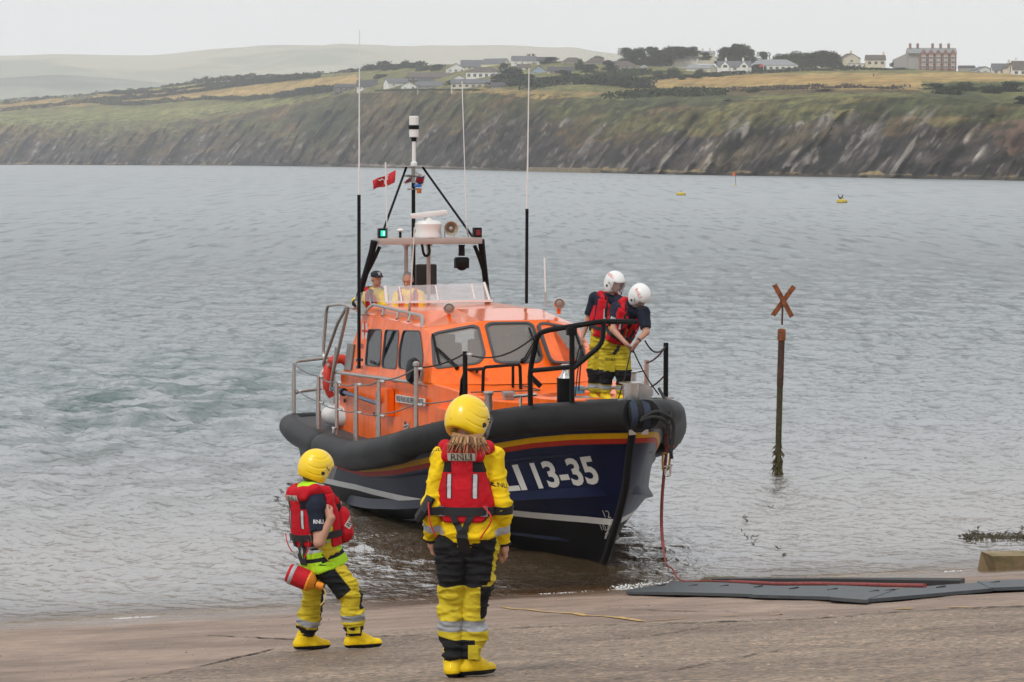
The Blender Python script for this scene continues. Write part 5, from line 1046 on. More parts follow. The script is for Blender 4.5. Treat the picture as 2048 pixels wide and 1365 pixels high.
HP = bray(1075, 668, (0, -1.05, 0), (0, 1, 0)); tops_.append(tuple(HP))
for a, b in zip(tops_[:-1], tops_[1:]):
    m = MB(); m.tube(sag(a, b, .05 if b != tops_[-1] else .16), .012, 6); m.build('guard_wire', M_rope if b[0] < 9.5 else M_blkrope, boat)
mids = [(x, y, z - (.42 if x < 7 else .5)) for x, y, z in tops_[:6]] + [tuple(SB - [0, 0, .62])]
for a, b in zip(mids[:-1], mids[1:]): m = MB(); m.tube(sag(a, b, .03), .010, 6); m.build('guard_wire', M_rope, boat)
for p_ in tops_[1:7] + mids[1:6]: m = MB(); d = np.array([1, 0, 0]); m.lathe([(.012, -.12), (.022, -.1), (.022, .1), (.012, .12)], np.array(p_) + [.2, 0, .0], (1, 0, .03), 8); m.build('turnbuckle', M_ss, boat)
# stern rail: top and middle bars running round the quarter
tube_part('stern_rail', [(.58, -1.68, 1.90), (.42, -1.62, 1.95), (.40, -.4, 2.05), (.40, 1.4, 2.05)], .028, M_al, .2); tube_part('stern_rail', [(.40, -1.66, 1.38), (.60, -1.60, 1.45), (.42, -.9, 1.50), (.40, .3, 1.52)], .026, M_al, .2); tube_part('stern_rail', [(.44, -.95, .95), (.44, -.95, 2.02)], .026, M_al)
# port side stanchions seen past the bow
PS = [(11.0, 1.22, 2.0, 2.88), (9.3, 1.55, 1.7, 2.52)]
for x, y, z0, z1 in PS: m = MB(); m.tube([(x, y, z0), (x, y, z1)], .036, 8); m.build('stanchion', M_blk if x > 10 else M_al, boat)
m = MB(); m.tube(sag((11.0, 1.22, 2.84), (9.3, 1.55, 2.48), .05), .012, 6); m.build('guard_wire', M_blkrope, boat); m = MB(); m.tube(sag((11.0, 1.22, 2.45), (9.3, 1.55, 2.1), .03), .012, 6); m.build('guard_wire', M_blkrope, boat); m = MB(); m.tube(sag((11.0, 1.22, 2.84), (12.3, .45, 3.0), .12), .012, 6); m.build('guard_wire', M_blkrope, boat)
# bow pulpit, black; each bar found on a fore-and-aft plane of the boat
def pb(x, y, Yl): return bray(x, y, (0, Yl, 0), (0, 1, 0))
a0, a1 = pb(1062, 806, -1.05), pb(1060, 742, -1.05); a2 = pb(1075, 672, -1.0); a3 = pb(1092, 660, -.96)
PL_N = np.array([1.0, 0, 0])
def pbx(x, y, X): return bray(x, y, (X, 0, 0), (1, 0, 0))
XP = 12.35
def pp(x, y): t = (x - 1060) / 215.; return bray(x, y, (12.05 + .75 * math.sin(min(1, max(0, t)) * 3.14 * .8), 0, 0), (1, 0, 0))
tube_part('bow_pulpit', [pp(1061, 812), pp(1060, 742), pp(1076, 668), pp(1095, 661), pp(1145, 653), pp(1205, 643), pp(1272, 644)], .036, M_blk, .14)
tube_part('bow_pulpit', [pp(1061, 742), pp(1143, 734)], .032, M_blk); tube_part('bow_pulpit', [pp(1144, 655), pp(1144, 806)], .036, M_blk); tube_part('bow_pulpit', [pp(1145, 738), pp(1206, 688), pp(1207, 644)], .033, M_blk, .25)
m = MB(); b_ = pp(1143, 657); m.box(b_ + [0, 0, -.04], (.1, .12, .1), ch=.01); m.build('clamp', M_blk, boat)
# foredeck grab rails
for pts in ([(878, 765), (880, 745), (968, 738)], [(965, 797), (967, 735), (1040, 729), (1042, 795)]):
    yl = -1.05 if pts[0][0] < 900 else -1.0
    P = [pb(pts[0][0], pts[0][1], yl), pb(pts[1][0], pts[1][1], yl)]
    if len(pts) == 3: P += [pb(965, 738, -.75)]
    else: P += [pb(1040, 729, -.35), pb(1042, 795, -.35)]
    tube_part('grab_rail', P, .024, M_blk, .06)
for x, y0, y1, yl in ((902, 745, 775, -1.0), (954, 738, 768, -.75), (1026, 731, 786, -.4)): tube_part('grab_rail', [pb(x, y0, yl), pb(x, y1, yl)], .022, M_blk)
# deck gear forward: vent funnel, bollards, cleats, bits
def onp(px_, py_, x_): return bray(px_, py_, (x_, 0, 0), (1, 0, 0))
b0 = onp(1131, 806, 12.0); m = MB(); m.lathe([(.115, -.12), (.115, .30), (.118, .31), (.118, .33)], (b0[0], b0[1], b0[2]), n=18); fo = m.build('vent_trunk', M_blk, boat); m = MB(); m.lathe([(.10, .33), (.05, .40), (.045, .44), (.05, .48), (.065, .50), (.05, .51)], (b0[0], b0[1], b0[2]), n=18); m.build('cap', M_ss, fo)
for px_, py_, x_, yy in ((977, 810, 11.1, 0), ): b1_ = onp(px_, py_, x_); m = MB(); m.lathe([(.05, -.1), (.05, .12), (.075, .16), (.07, .18)], b1_, n=14); m.build('bollard', M_al, boat)
b1_ = onp(1050, 808, 11.7); m = MB(); m.tube([b1_ + [0, -.06, -.1], b1_ + [0, -.06, .1]], .02, 8); m.tube([b1_ + [0, .06, -.1], b1_ + [0, .06, .1]], .02, 8); m.tube([b1_ + [0, -.16, .1], b1_ + [0, .16, .12]], .022, 8); m.build('cleat', M_ss, boat)
b1_ = onp(812, 855, 8.9); m = MB(); m.tube([b1_ + [-.1, 0, .0], b1_ + [.22, -.02, .06]], .02, 8); m.tube([b1_ + [0, 0, 0], b1_ + [0, 0, -.1]], .02, 8); m.tube([b1_ + [.12, 0, 0.03], b1_ + [.12, 0, -.1]], .02, 8); m.build('cleat', M_ss, boat)
b1_ = onp(668, 866, 4.6); m = MB(); m.tube([b1_ + [0, 0, -.06], b1_ + [0, 0, .07]], .03, 8); m.tube([b1_ + [-.08, 0, .07], b1_ + [.1, 0, .07]], .02, 8); m.box(b1_ + [0, 0, -.06], (.22, .12, .02)); m.build('cleat', M_ss, boat)
m = MB(); m.lathe([(.09, 0), (.09, .28), (.13, .31), (.13, .33)], (2.2, -1.15, 1.03), n=14); m.build('bollard', M_al, boat)
for px_, py_, x_ in ((1017, 788, 10.5),): b1_ = onp(px_, py_, x_); m = MB(); m.box(b1_, (.16, .16, .06), ch=.012); m.box(b1_ + [0, 0, -.05], (.12, .12, .05)); m.build('hatch_latch', M_al, boat)
m = MB(); m.box((9.9, -.75, 2.17), (.02, 1.0, .015)); m.box((9.4, -.25, 2.175), (1.0, .02, .015)); m.build('hatch_seam', M_gask, boat)
# raised orange ring of the forward hatch with gear beside it
m = MB(); m.lathe([(.62, 0), (.62, .10), (.56, .12), (.50, .12), (.48, .04)], (11.0, -.05, 2.07), n=40); m.build('hatch_coaming', M_or, boat); m = MB(); m.box((10.75, .0, 2.24), (.12, .22, .1)); m.build('hatch_gear', M('pale blue fitting', (.2, .42, .62), .5), boat); m = MB(); m.tube([(10.8, .05, 2.26), (10.9, .75, 2.27)], .025, 8); m.build('hatch_handle', M_al, boat)
m = MB(); m.lathe([(.50, .0), (.50, .06), (.1, .08)], (11.0, -.05, 2.08), n=36); m.build('hatch_lid', M_al, boat)
m = MB(); q0 = onp(1075, 765, 9.6); m.bar(q0 + [-.08, -.10, .10], q0 + [.0, .05, -.06], .035, .07); m.build('hatch_strut', M_blk, boat)
# bow roller drum and steel guide plate
c0 = onp(1262, 784, 12.75); m = MB(); m.lathe([(.11, -.11), (.11, .11)], c0, (0, 0, 1), 20); m.lathe([(.16, .11), (.16, .125)], c0, (0, 0, 1), 20); m.lathe([(.16, -.125), (.16, -.11)], c0, (0, 0, 1), 20); m.build('bow_fairlead', M_ss, boat)
c1 = onp(1282, 786, 12.75); m = MB(); pl = [c1 + [0, a, b] for a, b in [(-.12, -.11), (.02, -.115), (.12, -.09), (.17, -.03), (.17, .03), (.12, .09), (.02, .115), (-.12, .11)]]; m.slab(pl, (1, 0, 0), .03); m.build('guide_plate', M('worn steel plate', (.48, .46, .44), .35, .8, var=.2, vscale=8), boat)
m = MB(); m.box(c0 + [-.05, -.35, -.10], (.05, .5, .02)); m.box(c0 + [-.1, .45, -.10], (.05, .35, .02)); m.build('deck_edge_trim', M_ss, boat)
# winch behind the crew
c2 = onp(1268, 765, 11.9); m = MB(); m.lathe([(.05, -.1), (.05, .12), (.08, .14)], c2 + [0, -.02, 0], n=12); m.tube([c2 + [0, -.12, .12], c2 + [0, .14, .16]], .02, 8); m.build('windlass', M_ss, boat)
# black hoses looping over the bow
for k, (a, mid, b, c) in enumerate((((1283, 838), (1310, 824), (1347, 850), (1342, 905)), ((1280, 842), (1305, 834), (1336, 856), (1338, 890)))):
    P = curve_pts([pbx(a[0], a[1], 13.42), pbx(*mid, 13.45), pbx((mid[0] + b[0]) / 2 + 6, (mid[1] + b[1]) / 2 - 5, 13.45), pbx(*b, 13.4), pbx(*c, 13.35)], 8); m = MB(); m.tube(P, .024, 8); m.build('hose', M_blkrope, boat)
P = curve_pts([pbx(1318, 778, 12.6), pbx(1330, 800, 12.9), pbx(1341, 825, 13.2), pbx(1338, 850, 13.3)], 8); m = MB(); m.tube(P, .02, 8); m.build('hose', M_blkrope, boat)

# flying bridge: screen, frame, seats, radar arch, mast
BX = 4.15
M_clear = M('clear screen plastic', (.75, .78, .80), .08, alpha=.25, spec=.6)
def scr(x, y): return bray(x, y, (BX, 0, 3.1), (1, 0, .45))
fr = [(770, 605), (770, 572), (980, 566), (985, 603)]
ups = [((770, 572), (773, 604), .045), ((798, 574), (803, 603), .02), ((871, 571), (876, 601), .02), ((943, 569), (949, 599), .02), ((968, 565), (979, 601), .035)]
m = MB(); m.slab([scr(771, 573), scr(969, 566), scr(980, 602), scr(772, 606)], (1, 0, .45), .008); so = m.build('wind_screen', M_clear, boat, False)
for a, b, w_ in ups: m = MB(); m.bar(scr(*a), scr(*b), .02, w_, up=(0, 1, 0)); m.build('screen_frame', M_wp, so, False)
m = MB(); m.bar(scr(770, 605.5), scr(985, 602), .03, .035); m.build('screen_frame', M_wp, so, False)
for sgn, A, B in ((-1, (771, 573), (772, 606)), (1, (969, 566), (982, 602))):
    a, b = scr(*A), scr(*B); V = [[b + (a - b) * h_ * (1 if s_ == 0 else 1 - .9 * (s_ / 6) ** 1.6) + np.array([-1.0 * s_ / 6, sgn * .28 * math.sin(s_ / 6 * 1.4), 0]) for h_ in (0, 1)] for s_ in range(7)]
    m = MB(); m.grid(V); m.build('side_screen', M_clear, so)
def arch(): 
    for sgn in (-1, 1):
        m = MB(); m.tube([(2.75, sgn * 1.12, 3.02), (3.05, sgn * .93, 3.9), (3.08, sgn * .90, 4.08)], [.05, .055, .06], 10, sx=1.0); m.tube(curve_pts([(2.9, sgn * 1.03, 3.45), (3.02, sgn * .90, 3.75), (3.05, sgn * .80, 3.98)], 5), .032, 8); m.build('arch_leg', M_blk, boat)
    m = MB(); m.box((3.1, 0, 4.07), (.42, 1.72, .105), ch=.02); m.build('arch_beam', M_beam, boat)
arch()
for y in (-.28, .10): m = MB(); m.tube([(2.75, y, 3.0), (2.75, y, 4.02)], .034, 8); m.lathe([(.07, 0), (.07, .05)], (2.75, y, 3.97), n=10); m.build('arch_post', M_beam, boat)
m = MB(); m.box((2.55, .11, 3.42), (.10, .36, .50), ch=.05); m.build('seat_back', M('black vinyl', (.02, .02, .02), .55), boat)
m = MB(); m.tube(curve_pts([(3.0, -.08, 4.02), (3.0, -.05, 3.86), (3.0, 0, 3.82), (3.0, .05, 3.88), (3.0, .03, 4.02)], 5), .022, 8); m.build('cable_loop', M_blk, boat)
# radar
m = MB(); m.lathe([(.22, 0), (.22, .05), (.205, .10), (.215, .16), (.22, .22), (.19, .265), (.07, .285), (.055, .34)], (3.1, .0, 4.125), n=28); rd = m.build('radar', M_wp, boat); m = MB(); m.box((3.12, .0, 4.50), (.11, .62, .085), Matrix.Rotation(.10, 3, 'X'), ch=.035); m.build('scanner_bar', M_wp, rd)
# loudhailer
hc_ = np.array([3.25, .335, 4.27]); m = MB(); m.lathe([(.03, -.20), (.07, -.16), (.06, -.08), (.075, -.02), (.115, .05), (.12, .06), (.105, .055), (.05, -.03)], hc_, (1, -.1, -.02), 22); m.build('loudhailer', M('beige horn', (.34, .30, .22), .6), boat)
m = MB(); m.lathe([(.035, .0), (.03, .045), (.01, .055)], hc_, (1, -.1, -.02), 14); m.tube([hc_ + [-.06, -.08, -.14], hc_ + [-.06, -.08, -.02]], .008, 6); m.tube([hc_ + [-.06, .08, -.14], hc_ + [-.06, .08, -.02]], .008, 6); m.build('horn_driver', M_al, boat)
# searchlight hanging under the beam
s0 = np.array([3.15, .55, 4.0]); m = MB(); m.lathe([(.06, 0), (.05, -.03), (.055, -.18)], s0, n=14); m.box(s0 + [0, 0, -.24], (.12, .20, .08), ch=.02); m.box(s0 + [0, -.10, -.30], (.1, .03, .16)); m.box(s0 + [0, .10, -.30], (.1, .03, .16)); m.build('searchlight_mount', M_blk, boat); m = MB(); m.lathe([(.02, -.11), (.08, -.08), (.10, 0), (.10, .05), (.085, .06), (.03, .075)], s0 + [.0, 0, -.31], (1, -.1, -.35), 20); m.build('searchlight', M_blk, boat)
# sidelights, gps mushroom
for sgn, col_, em in ((-1, (.0, .25, .14), ((0, .8, .42), 1.3)), (1, (.2, .01, .01), None)):
    b_ = np.array([3.2, sgn * .80, 4.20]); m = MB(); m.box(b_, (.12, .13, .16), ch=.01); o_ = m.build('sidelight', M_blk, boat)
    m = MB(); m.box(b_ + [.062, 0, .0], (.012, .075, .09)); m.build('lens', M('sidelight lens', col_, .3, emit=em), o_)
    if sgn < 0: m = MB(); m.box(b_ + [.070, .012, .0], (.008, .016, .06)); m.build('lamp', M('lamp filament', (.5, 1, .8), .3, emit=((.55, 1, .85), 3)), o_)
m = MB(); m.tube([(3.1, -.47, 4.12), (3.1, -.47, 4.22)], .022, 8); g_ = m.build('gps_stalk', M_blk, boat); m = MB(); m.lathe([(.03, .0), (.06, .02), (.06, .035), (.03, .055), (.01, .06)], (3.1, -.47, 4.215), n=16); m.build('gps_dome', M_wp, boat)
# mast
MX = 2.25
m = MB(); m.tube([(MX, -.02, 3.0), (MX, -.02, 5.0)], .033, 10); m.build('mast', M_blk, boat); m = MB(); m.tube([(MX, -.02, 5.0), (MX, -.02, 5.27)], .034, 10); m.build('mast_head', M_al, boat)
m = MB(); m.box((MX, 0, 5.275), (.3, .56, .014)); m.build('mast_platform', M_al, boat); m = MB(); m.lathe([(.055, 0), (.055, .05), (.035, .07), (.031, .40)], (MX, -.01, 5.285), n=14); m.build('aerial_stem', M_wp, boat)
m = MB(); m.lathe([(.04, .40), (.05, .46), (.05, .465)], (MX, -.01, 5.285), n=16); m.lathe([(.085, .60), (.09, .61), (.09, .66), (.085, .67)], (MX, -.01, 5.285), n=20); m.build('aerial_band', M_blk, boat); m = MB(); m.lathe([(.04, .465), (.078, .475), (.078, .81), (.07, .82)], (MX, -.01, 5.285), n=24); m.build('aerial_drum', M_wp, boat)
for sgn in (-1, 1): m = MB(); m.tube([(MX, sgn * .14, 5.26), (3.05, sgn * .80, 4.08)], .020, 8); m.build('mast_stay', M_blk, boat)
m = MB(); m.tube([(3.05, -.80, 4.08), (3.0, -.86, 3.95)], .012, 6); m.build('stay_end', M_ss, boat)
m = MB(); m.lathe([(.02, 0), (.14, .01), (.10, .03), (.02, .035)], (MX + .02, -.06, 5.10), (-.1, .05, 1), 20); m.build('radar_reflector', M_al, boat); m = MB(); m.box((MX, .0, 4.90), (.06, .24, .03), ch=.008); m.build('light_bracket', M_al, boat)
m = MB(); m.lathe([(.05, 0), (.065, .01), (.065, .045), (.03, .05)], (MX + .1, .03, 4.93), n=16); m.build('blue_light', M('blue lens', (.01, .14, .5), .2, coat=.5), boat); m = MB(); m.lathe([(.035, -.1), (.04, -.09), (.04, -.03)], (MX + .1, .05, 4.93), n=12); m.build('amber_light', M('amber lens', (.6, .16, .02), .3), boat); m = MB(); m.lathe([(.005, -.03), (.03, 0), (.005, .03)], (MX + .08, .02, 5.17), n=12); m.build('steaming_light', M_wp, boat)
# whip aerials
def whip(base, mid, top, r0, r1, name='whip_aerial', mats=(M_blk, M_wp)):
    m = MB(); m.tube([base, mid], r0, 8); a = m.build(name, mats[0], boat); m = MB(); m.tube([mid, top], [r0 * .55, r1], 6); m.build('whip', mats[1], a)
whip(pb(718, 737, -1.5), pb(718, 390, -1.5), pb(719, 60, -1.5), .028, .007); whip(pb(1053, 607, .9), pb(1054, 418, .9), pb(1058, 137, .9), .026, .008)
whip(bray(939, 482, (3.0, 0, 0), (1, 0, 0)), bray(933, 455, (3.0, 0, 0), (1, 0, 0)), bray(924, 163, (3.0, 0, 0), (1, 0, 0)), .014, .008, mats=(M_al, M_wp)); whip(bray(774, 486, (3.0, 0, 0), (1, 0, 0)), bray(774, 455, (3.0, 0, 0), (1, 0, 0)), bray(771, 325, (3.0, 0, 0), (1, 0, 0)), .016, .012, mats=(M_al, M_wp))
whip(pb(818, 632, -1.05), pb(820, 606, -1.05), pb(829, 455, -1.05), .022, .010, mats=(M_al, M_wp)); whip(pb(1092, 614, 1.15), pb(1091, 585, 1.15), pb(1089, 516, 1.15), .018, .013, mats=(M_al, M_wp))
for p_ in (pb(718, 720, -1.45), pb(718, 735, -1.45)): m = MB(); m.box(p_, (.07, .12, .05), ch=.01); m.build('aerial_clamp', M_ss, boat)

# things lying or hanging on the boat
def world_of(L): return tuple(toworld(np.asarray(L, float)))
BR = math.radians(-73)
lb = empty('lifebuoy', world_of((2.30, -1.30, 1.78)), BR); tag(lb, 'red horseshoe lifebuoy hung at the aft end of the orange wheelhouse', 'lifebuoy'); m = MB(); a = np.linspace(-2.5, 2.5, 26) + math.pi * 0; m.tube([[.02 * math.sin(t * 3), .30 * math.sin(t) * .75, .34 * math.cos(t)] for t in a], [.08 if 2 < i < 23 else .06 for i in range(26)], 12); o_ = m.build('ring', M('red buoy cover', (.62, .045, .025), .6, bump=.3, bscale=60), lb); o_.rotation_euler = (0, 0, .15)
m = MB(); m.tube(curve_pts([[.0, -.30, .15], [.03, -.32, -.1], [.03, -.1, -.42], [.03, .1, -.45]], 6), .012, 6); m.build('lifeline', M_white, lb)
bf = empty('mooring_fender', world_of((2.75, -1.45, 1.20)), BR); tag(bf, 'white inflatable fender lying on the aft side deck', 'fender'); m = MB(); m.lathe([(.02, -.45), (.05, -.40), (.12, -.30), (.16, -.2), (.17, 0), (.16, .3), (.1, .42), (.02, .45)], (0, 0, .02), (.15, 1, 0), 20); o_ = m.build('body', M('white vinyl', (.70, .68, .66), .45, coat=.3), bf); o_.rotation_euler = (0, 0, math.radians(-62)); m = MB(); m.lathe([(.045, -.47), (.04, -.40)], (0, 0, .02), (.15, 1, 0), 12); o_ = m.build('eye', M_blk, bf); o_.rotation_euler = (0, 0, math.radians(-62))
def flag(name, label, corners, cols, Xl, wav=.03, emblem=None):
    P = [bray(x, y, (Xl, 0, 0), (1, 0, 0)) for x, y in corners]; n, k = 14, 9; c = np.mean(P, 0); V = []
    for i in range(n):
        for j in range(k):
            u, v = i / (n - 1), j / (k - 1); p = (P[0] * (1 - u) + P[1] * u) * (1 - v) + (P[3] * (1 - u) + P[2] * u) * v; V.append(p + np.array([wav * math.sin(u * 7 + v * 2), 0, .012 * math.sin(u * 8)]) - c)
    e = empty(name, world_of(c), BR); tag(e, label, 'flag', 'flags at the masthead'); m = MB(); mi = []
    f = []; 
    for i in range(n - 1):
        for j in range(k - 1): f.append(([i * k + j, i * k + j + 1, (i + 1) * k + j + 1, (i + 1) * k + j], cols((i + .5) / (n - 1), (j + .5) / (k - 1))))
    mats = sorted(set(q[1] for q in f)); m = MB(); m.v = [np.array(V)]; m.n = len(V); m.f = [q[0] for q in f]; m.m = [mats.index(q[1]) for q in f]
    o_ = m.build('cloth', [FM[x] for x in mats], e, True, 180)
    return e, P, c
FM = {'r': M('flag red', (.55, .025, .03), .8), 'w': M('flag white', (.72, .71, .70), .8), 'b': M('flag blue', (.03, .05, .22), .8)}
e_, P_, c_ = flag('flag', 'red flag with a white three legged emblem flying left of the mast', [(745, 362), (791, 342), (789, 367), (746, 380)], lambda u, v: 'r', 1.9)
m = MB(); cc = (np.mean(P_, 0) - c_) + [.05, 0, .01]
for a in (.5, .5 + 2.094, .5 + 4.189): d1 = np.array([0, math.cos(a), math.sin(a)]); d2 = np.array([0, math.cos(a + 1.3), math.sin(a + 1.3)]); m.bar(cc, cc + d1 * .06, .01, .026, up=(1, 0, 0)); m.bar(cc + d1 * .055, cc + d1 * .055 + d2 * .05, .01, .022, up=(1, 0, 0)); m.bar(cc + d1 * .055 + d2 * .045, cc + d1 * .07 + d2 * .045 + d1 * .02, .01, .018, up=(1, 0, 0))
m.build('emblem', FM['w'], e_)
flag('flag', 'white flag with a dark blue and red stripe, right of the mast', [(833, 350), (851, 346), (846, 372), (829, 368)], lambda u, v: 'w' if (v < .3 or v > .85 or u > .9) else ('b' if (v < .42 or v > .74) else 'r'), 2.0)
flag('flag', 'small white flag with a red centre drooping just left of the mast', [(828, 346), (830, 362), (797, 377), (812, 362)], lambda u, v: 'r' if (.35 < u < .65 and .3 < v < .75) else ('b' if u < .2 and v > .4 else 'w'), 2.1)
# ------------------------------------------------------------------ people: signed-distance modelling, one continuous skin each
def V3(*a): return np.array(a, float)
def unit(v): v = np.asarray(v, float); return v / (np.linalg.norm(v) + 1e-12)
def sdf_mesh(name, prims, h, post=None, k0=.02):
    lo = np.full(3, 1e9); hi = -lo
    for p in prims:
        if p[0] in 'cf':
            r = max(p[3], p[4]) * (p[5].get('s', 1) if len(p) > 5 else 1)
            for q in (p[1], p[2]): lo = np.minimum(lo, np.asarray(q) - r); hi = np.maximum(hi, np.asarray(q) + r)
        elif p[0] == 'e': r = max(p[2]); lo = np.minimum(lo, np.asarray(p[1]) - r); hi = np.maximum(hi, np.asarray(p[1]) + r)
    lo -= 3 * h; hi += 3 * h; n = np.ceil((hi - lo) / h).astype(int) + 1; D = np.full(n, 1.0, np.float32)
    ax = [lo[i] + h * np.arange(n[i]) for i in range(3)]
    for p in prims:
        o = p[5] if len(p) > 5 else (p[4] if p[0] == 'e' and len(p) > 4 else {}); k = o.get('k', k0); s = o.get('s', 1)
        if p[0] == 'e': c = np.asarray(p[1], float); r = max(p[2]); a0, a1 = c - r - k - .06, c + r + k + .06
        else: a, b = np.asarray(p[1], float), np.asarray(p[2], float); r = max(p[3], p[4]) * s + k + .06; a0, a1 = np.minimum(a, b) - r, np.maximum(a, b) + r
        i0 = np.maximum(0, np.floor((a0 - lo) / h).astype(int)); i1 = np.minimum(n, np.ceil((a1 - lo) / h).astype(int) + 1)
        if (i1 <= i0).any(): continue
        X, Y, Z = np.meshgrid(ax[0][i0[0]:i1[0]], ax[1][i0[1]:i1[1]], ax[2][i0[2]:i1[2]], indexing='ij'); P = np.stack([X, Y, Z], -1)
        if p[0] == 'e':
            R = o.get('R'); q = P - c
            if R is not None: q = q @ np.asarray(R)
            rr = np.asarray(p[2], float); L = np.linalg.norm(q / rr, axis=-1); G = np.linalg.norm(q / rr ** 2, axis=-1) + 1e-6; d = L * (L - 1) / G
        else:
            ab = b - a; L2 = ab @ ab + 1e-9; q = P - a; t0 = (q @ ab) / L2; t = np.clip(t0, 0, 1); w = q - t[..., None] * ab
            if s != 1: A = unit(o['ax']); w = w + (w @ A)[..., None] * A * (1 / s - 1)
            d = np.linalg.norm(w, axis=-1) - (p[3] + (p[4] - p[3]) * t)
            if p[0] == 'f': L = math.sqrt(L2); d = np.maximum(d, np.maximum(-t0 * L - o.get('e0', 0), (t0 - 1) * L - o.get('e1', 0)))
        sl = tuple(slice(i0[i], i1[i]) for i in range(3)); E = D[sl]
        if o.get('sub'): hh = np.clip(.5 - .5 * (E + d) / k, 0, 1); D[sl] = E * (1 - hh) - d * hh + k * hh * (1 - hh)
        else: hh = np.clip(.5 + .5 * (E - d) / k, 0, 1); D[sl] = E * (1 - hh) + d * hh - k * hh * (1 - hh)
    if post is not None:
        X, Y, Z = np.meshgrid(*ax, indexing='ij'); D = post(np.stack([X, Y, Z], -1), D)
    # surface nets
    S = D < 0; c8 = [S[i:n[0] - 1 + i, j:n[1] - 1 + j, k:n[2] - 1 + k] for i in (0, 1) for j in (0, 1) for k in (0, 1)]; cnt = sum(c.astype(np.int8) for c in c8); act = (cnt > 0) & (cnt < 8)
    idx = np.full(act.shape, -1, np.int32); I = np.argwhere(act); idx[act] = np.arange(len(I)); acc = np.zeros((len(I), 3)); num = np.zeros(len(I))
    cor = np.array([(i, j, k) for i in (0, 1) for j in (0, 1) for k in (0, 1)])
    for a in range(8):
        for b in range(a + 1, 8):
            df = cor[b] - cor[a]
            if abs(df).sum() != 1: continue
            pa = I + cor[a]; pb_ = I + cor[b]; da = D[pa[:, 0], pa[:, 1], pa[:, 2]]; db = D[pb_[:, 0], pb_[:, 1], pb_[:, 2]]; m = (da < 0) != (db < 0); t = np.where(m, da / (da - db + 1e-12), 0)
            acc += (m[:, None]) * (cor[a] + t[:, None] * df); num += m
    Vx = lo + h * (I + acc / num[:, None]); Q = []
    for axn in range(3):
        o1, o2 = [(1, 2), (2, 0), (0, 1)][axn]; A = S[tuple(slice(0, n[i] - 1) if i == axn else slice(1, n[i] - 1) for i in range(3))]; B = S[tuple(slice(1, n[i]) if i == axn else slice(1, n[i] - 1) for i in range(3))]
        E_ = np.argwhere(A != B); sg = A[A != B]; base = E_.copy(); 
        for o in (o1, o2): base[:, o] += 1
        def g(d1, d2): q = base.copy(); q[:, o1] -= d1; q[:, o2] -= d2; return idx[q[:, 0], q[:, 1], q[:, 2]]
        q = np.stack([g(1, 1), g(0, 1), g(0, 0), g(1, 0)], 1); q[~sg] = q[~sg][:, ::-1]; Q.append(q)
    Q = np.concatenate(Q); Q = Q[(Q >= 0).all(1)]
    return Vx, Q
def vnormals(V, Q):
    n = np.cross(V[Q[:, 2]] - V[Q[:, 0]], V[Q[:, 3]] - V[Q[:, 1]]); N = np.zeros_like(V)
    for k in range(4): np.add.at(N, Q[:, k], n)
    return N / (np.linalg.norm(N, axis=1)[:, None] + 1e-12)
def sdf_obj(name, prims, h, mat, parent, masks=None, wr=0.0, wf=14, seed=0, post=None, k0=.02, stretch=(1, 1, .55)):
    V, Q = sdf_mesh(name, prims, h, post, k0)
    if wr > 0:
        N = vnormals(V, Q); s = np.asarray(stretch) * wf; rid = 1 - np.abs(fbm(V[:, 0] * s[0] + V[:, 2] * wf * .35, V[:, 1] * s[1], V[:, 2] * s[2], o=3, s=seed)) * 2; lo_ = fbm(V[:, 0] * 5, V[:, 1] * 5, V[:, 2] * 5, o=2, s=seed + 7)
        f2 = 1 - np.abs(fbm(V[:, 0] * s[0] * .8 - V[:, 2] * wf * .5, V[:, 1] * s[1], V[:, 2] * s[2] * 1.4, o=2, s=seed + 3)) * 3; V2 = V + N * (wr * (np.clip(rid, -.6, 1) * .5 + lo_ * .7 + np.clip(f2, 0, 1) ** 1.5 * .9 - .3))[:, None]
    else: V2 = V
    me = big_mesh(name, V2, Q)
    for k, m in (masks or {}).items(): set_attr(me, k, m(V))
    o = obj_from(name, me, mat, parent, True, 180); return o
def bvh_w(o): return BVHTree.FromPolygons([v.co[:] for v in o.data.vertices], [list(p.vertices) for p in o.data.polygons])
def bvh_many(os_):
    V = []; P = []
    for o in os_:
        k = len(V); V += [v.co[:] for v in o.data.vertices]; P += [[i + k for i in p.vertices] for p in o.data.polygons]
    return BVHTree.FromPolygons(V, P)
M_skin = MA('skin', (.50, .27, .19), [('eye', (.03, .02, .02), .4), ('lip', (.38, .13, .11), .5)], .5, .12, 60, .10); M_skin.node_tree.nodes['Principled BSDF'].inputs['Subsurface Weight'].default_value = .08
Y1 = (.86, .58, .006); YD = (.60, .46, .025); BK = (.014, .014, .016); RF = (.33, .34, .36); NV = (.010, .014, .030); HV = (.42, .72, .02); RD = (.52, .006, .016)
def cloth(name, base, layers, **k): return MA(name, base, layers, .75, .7, 26, .22, .012, **k)
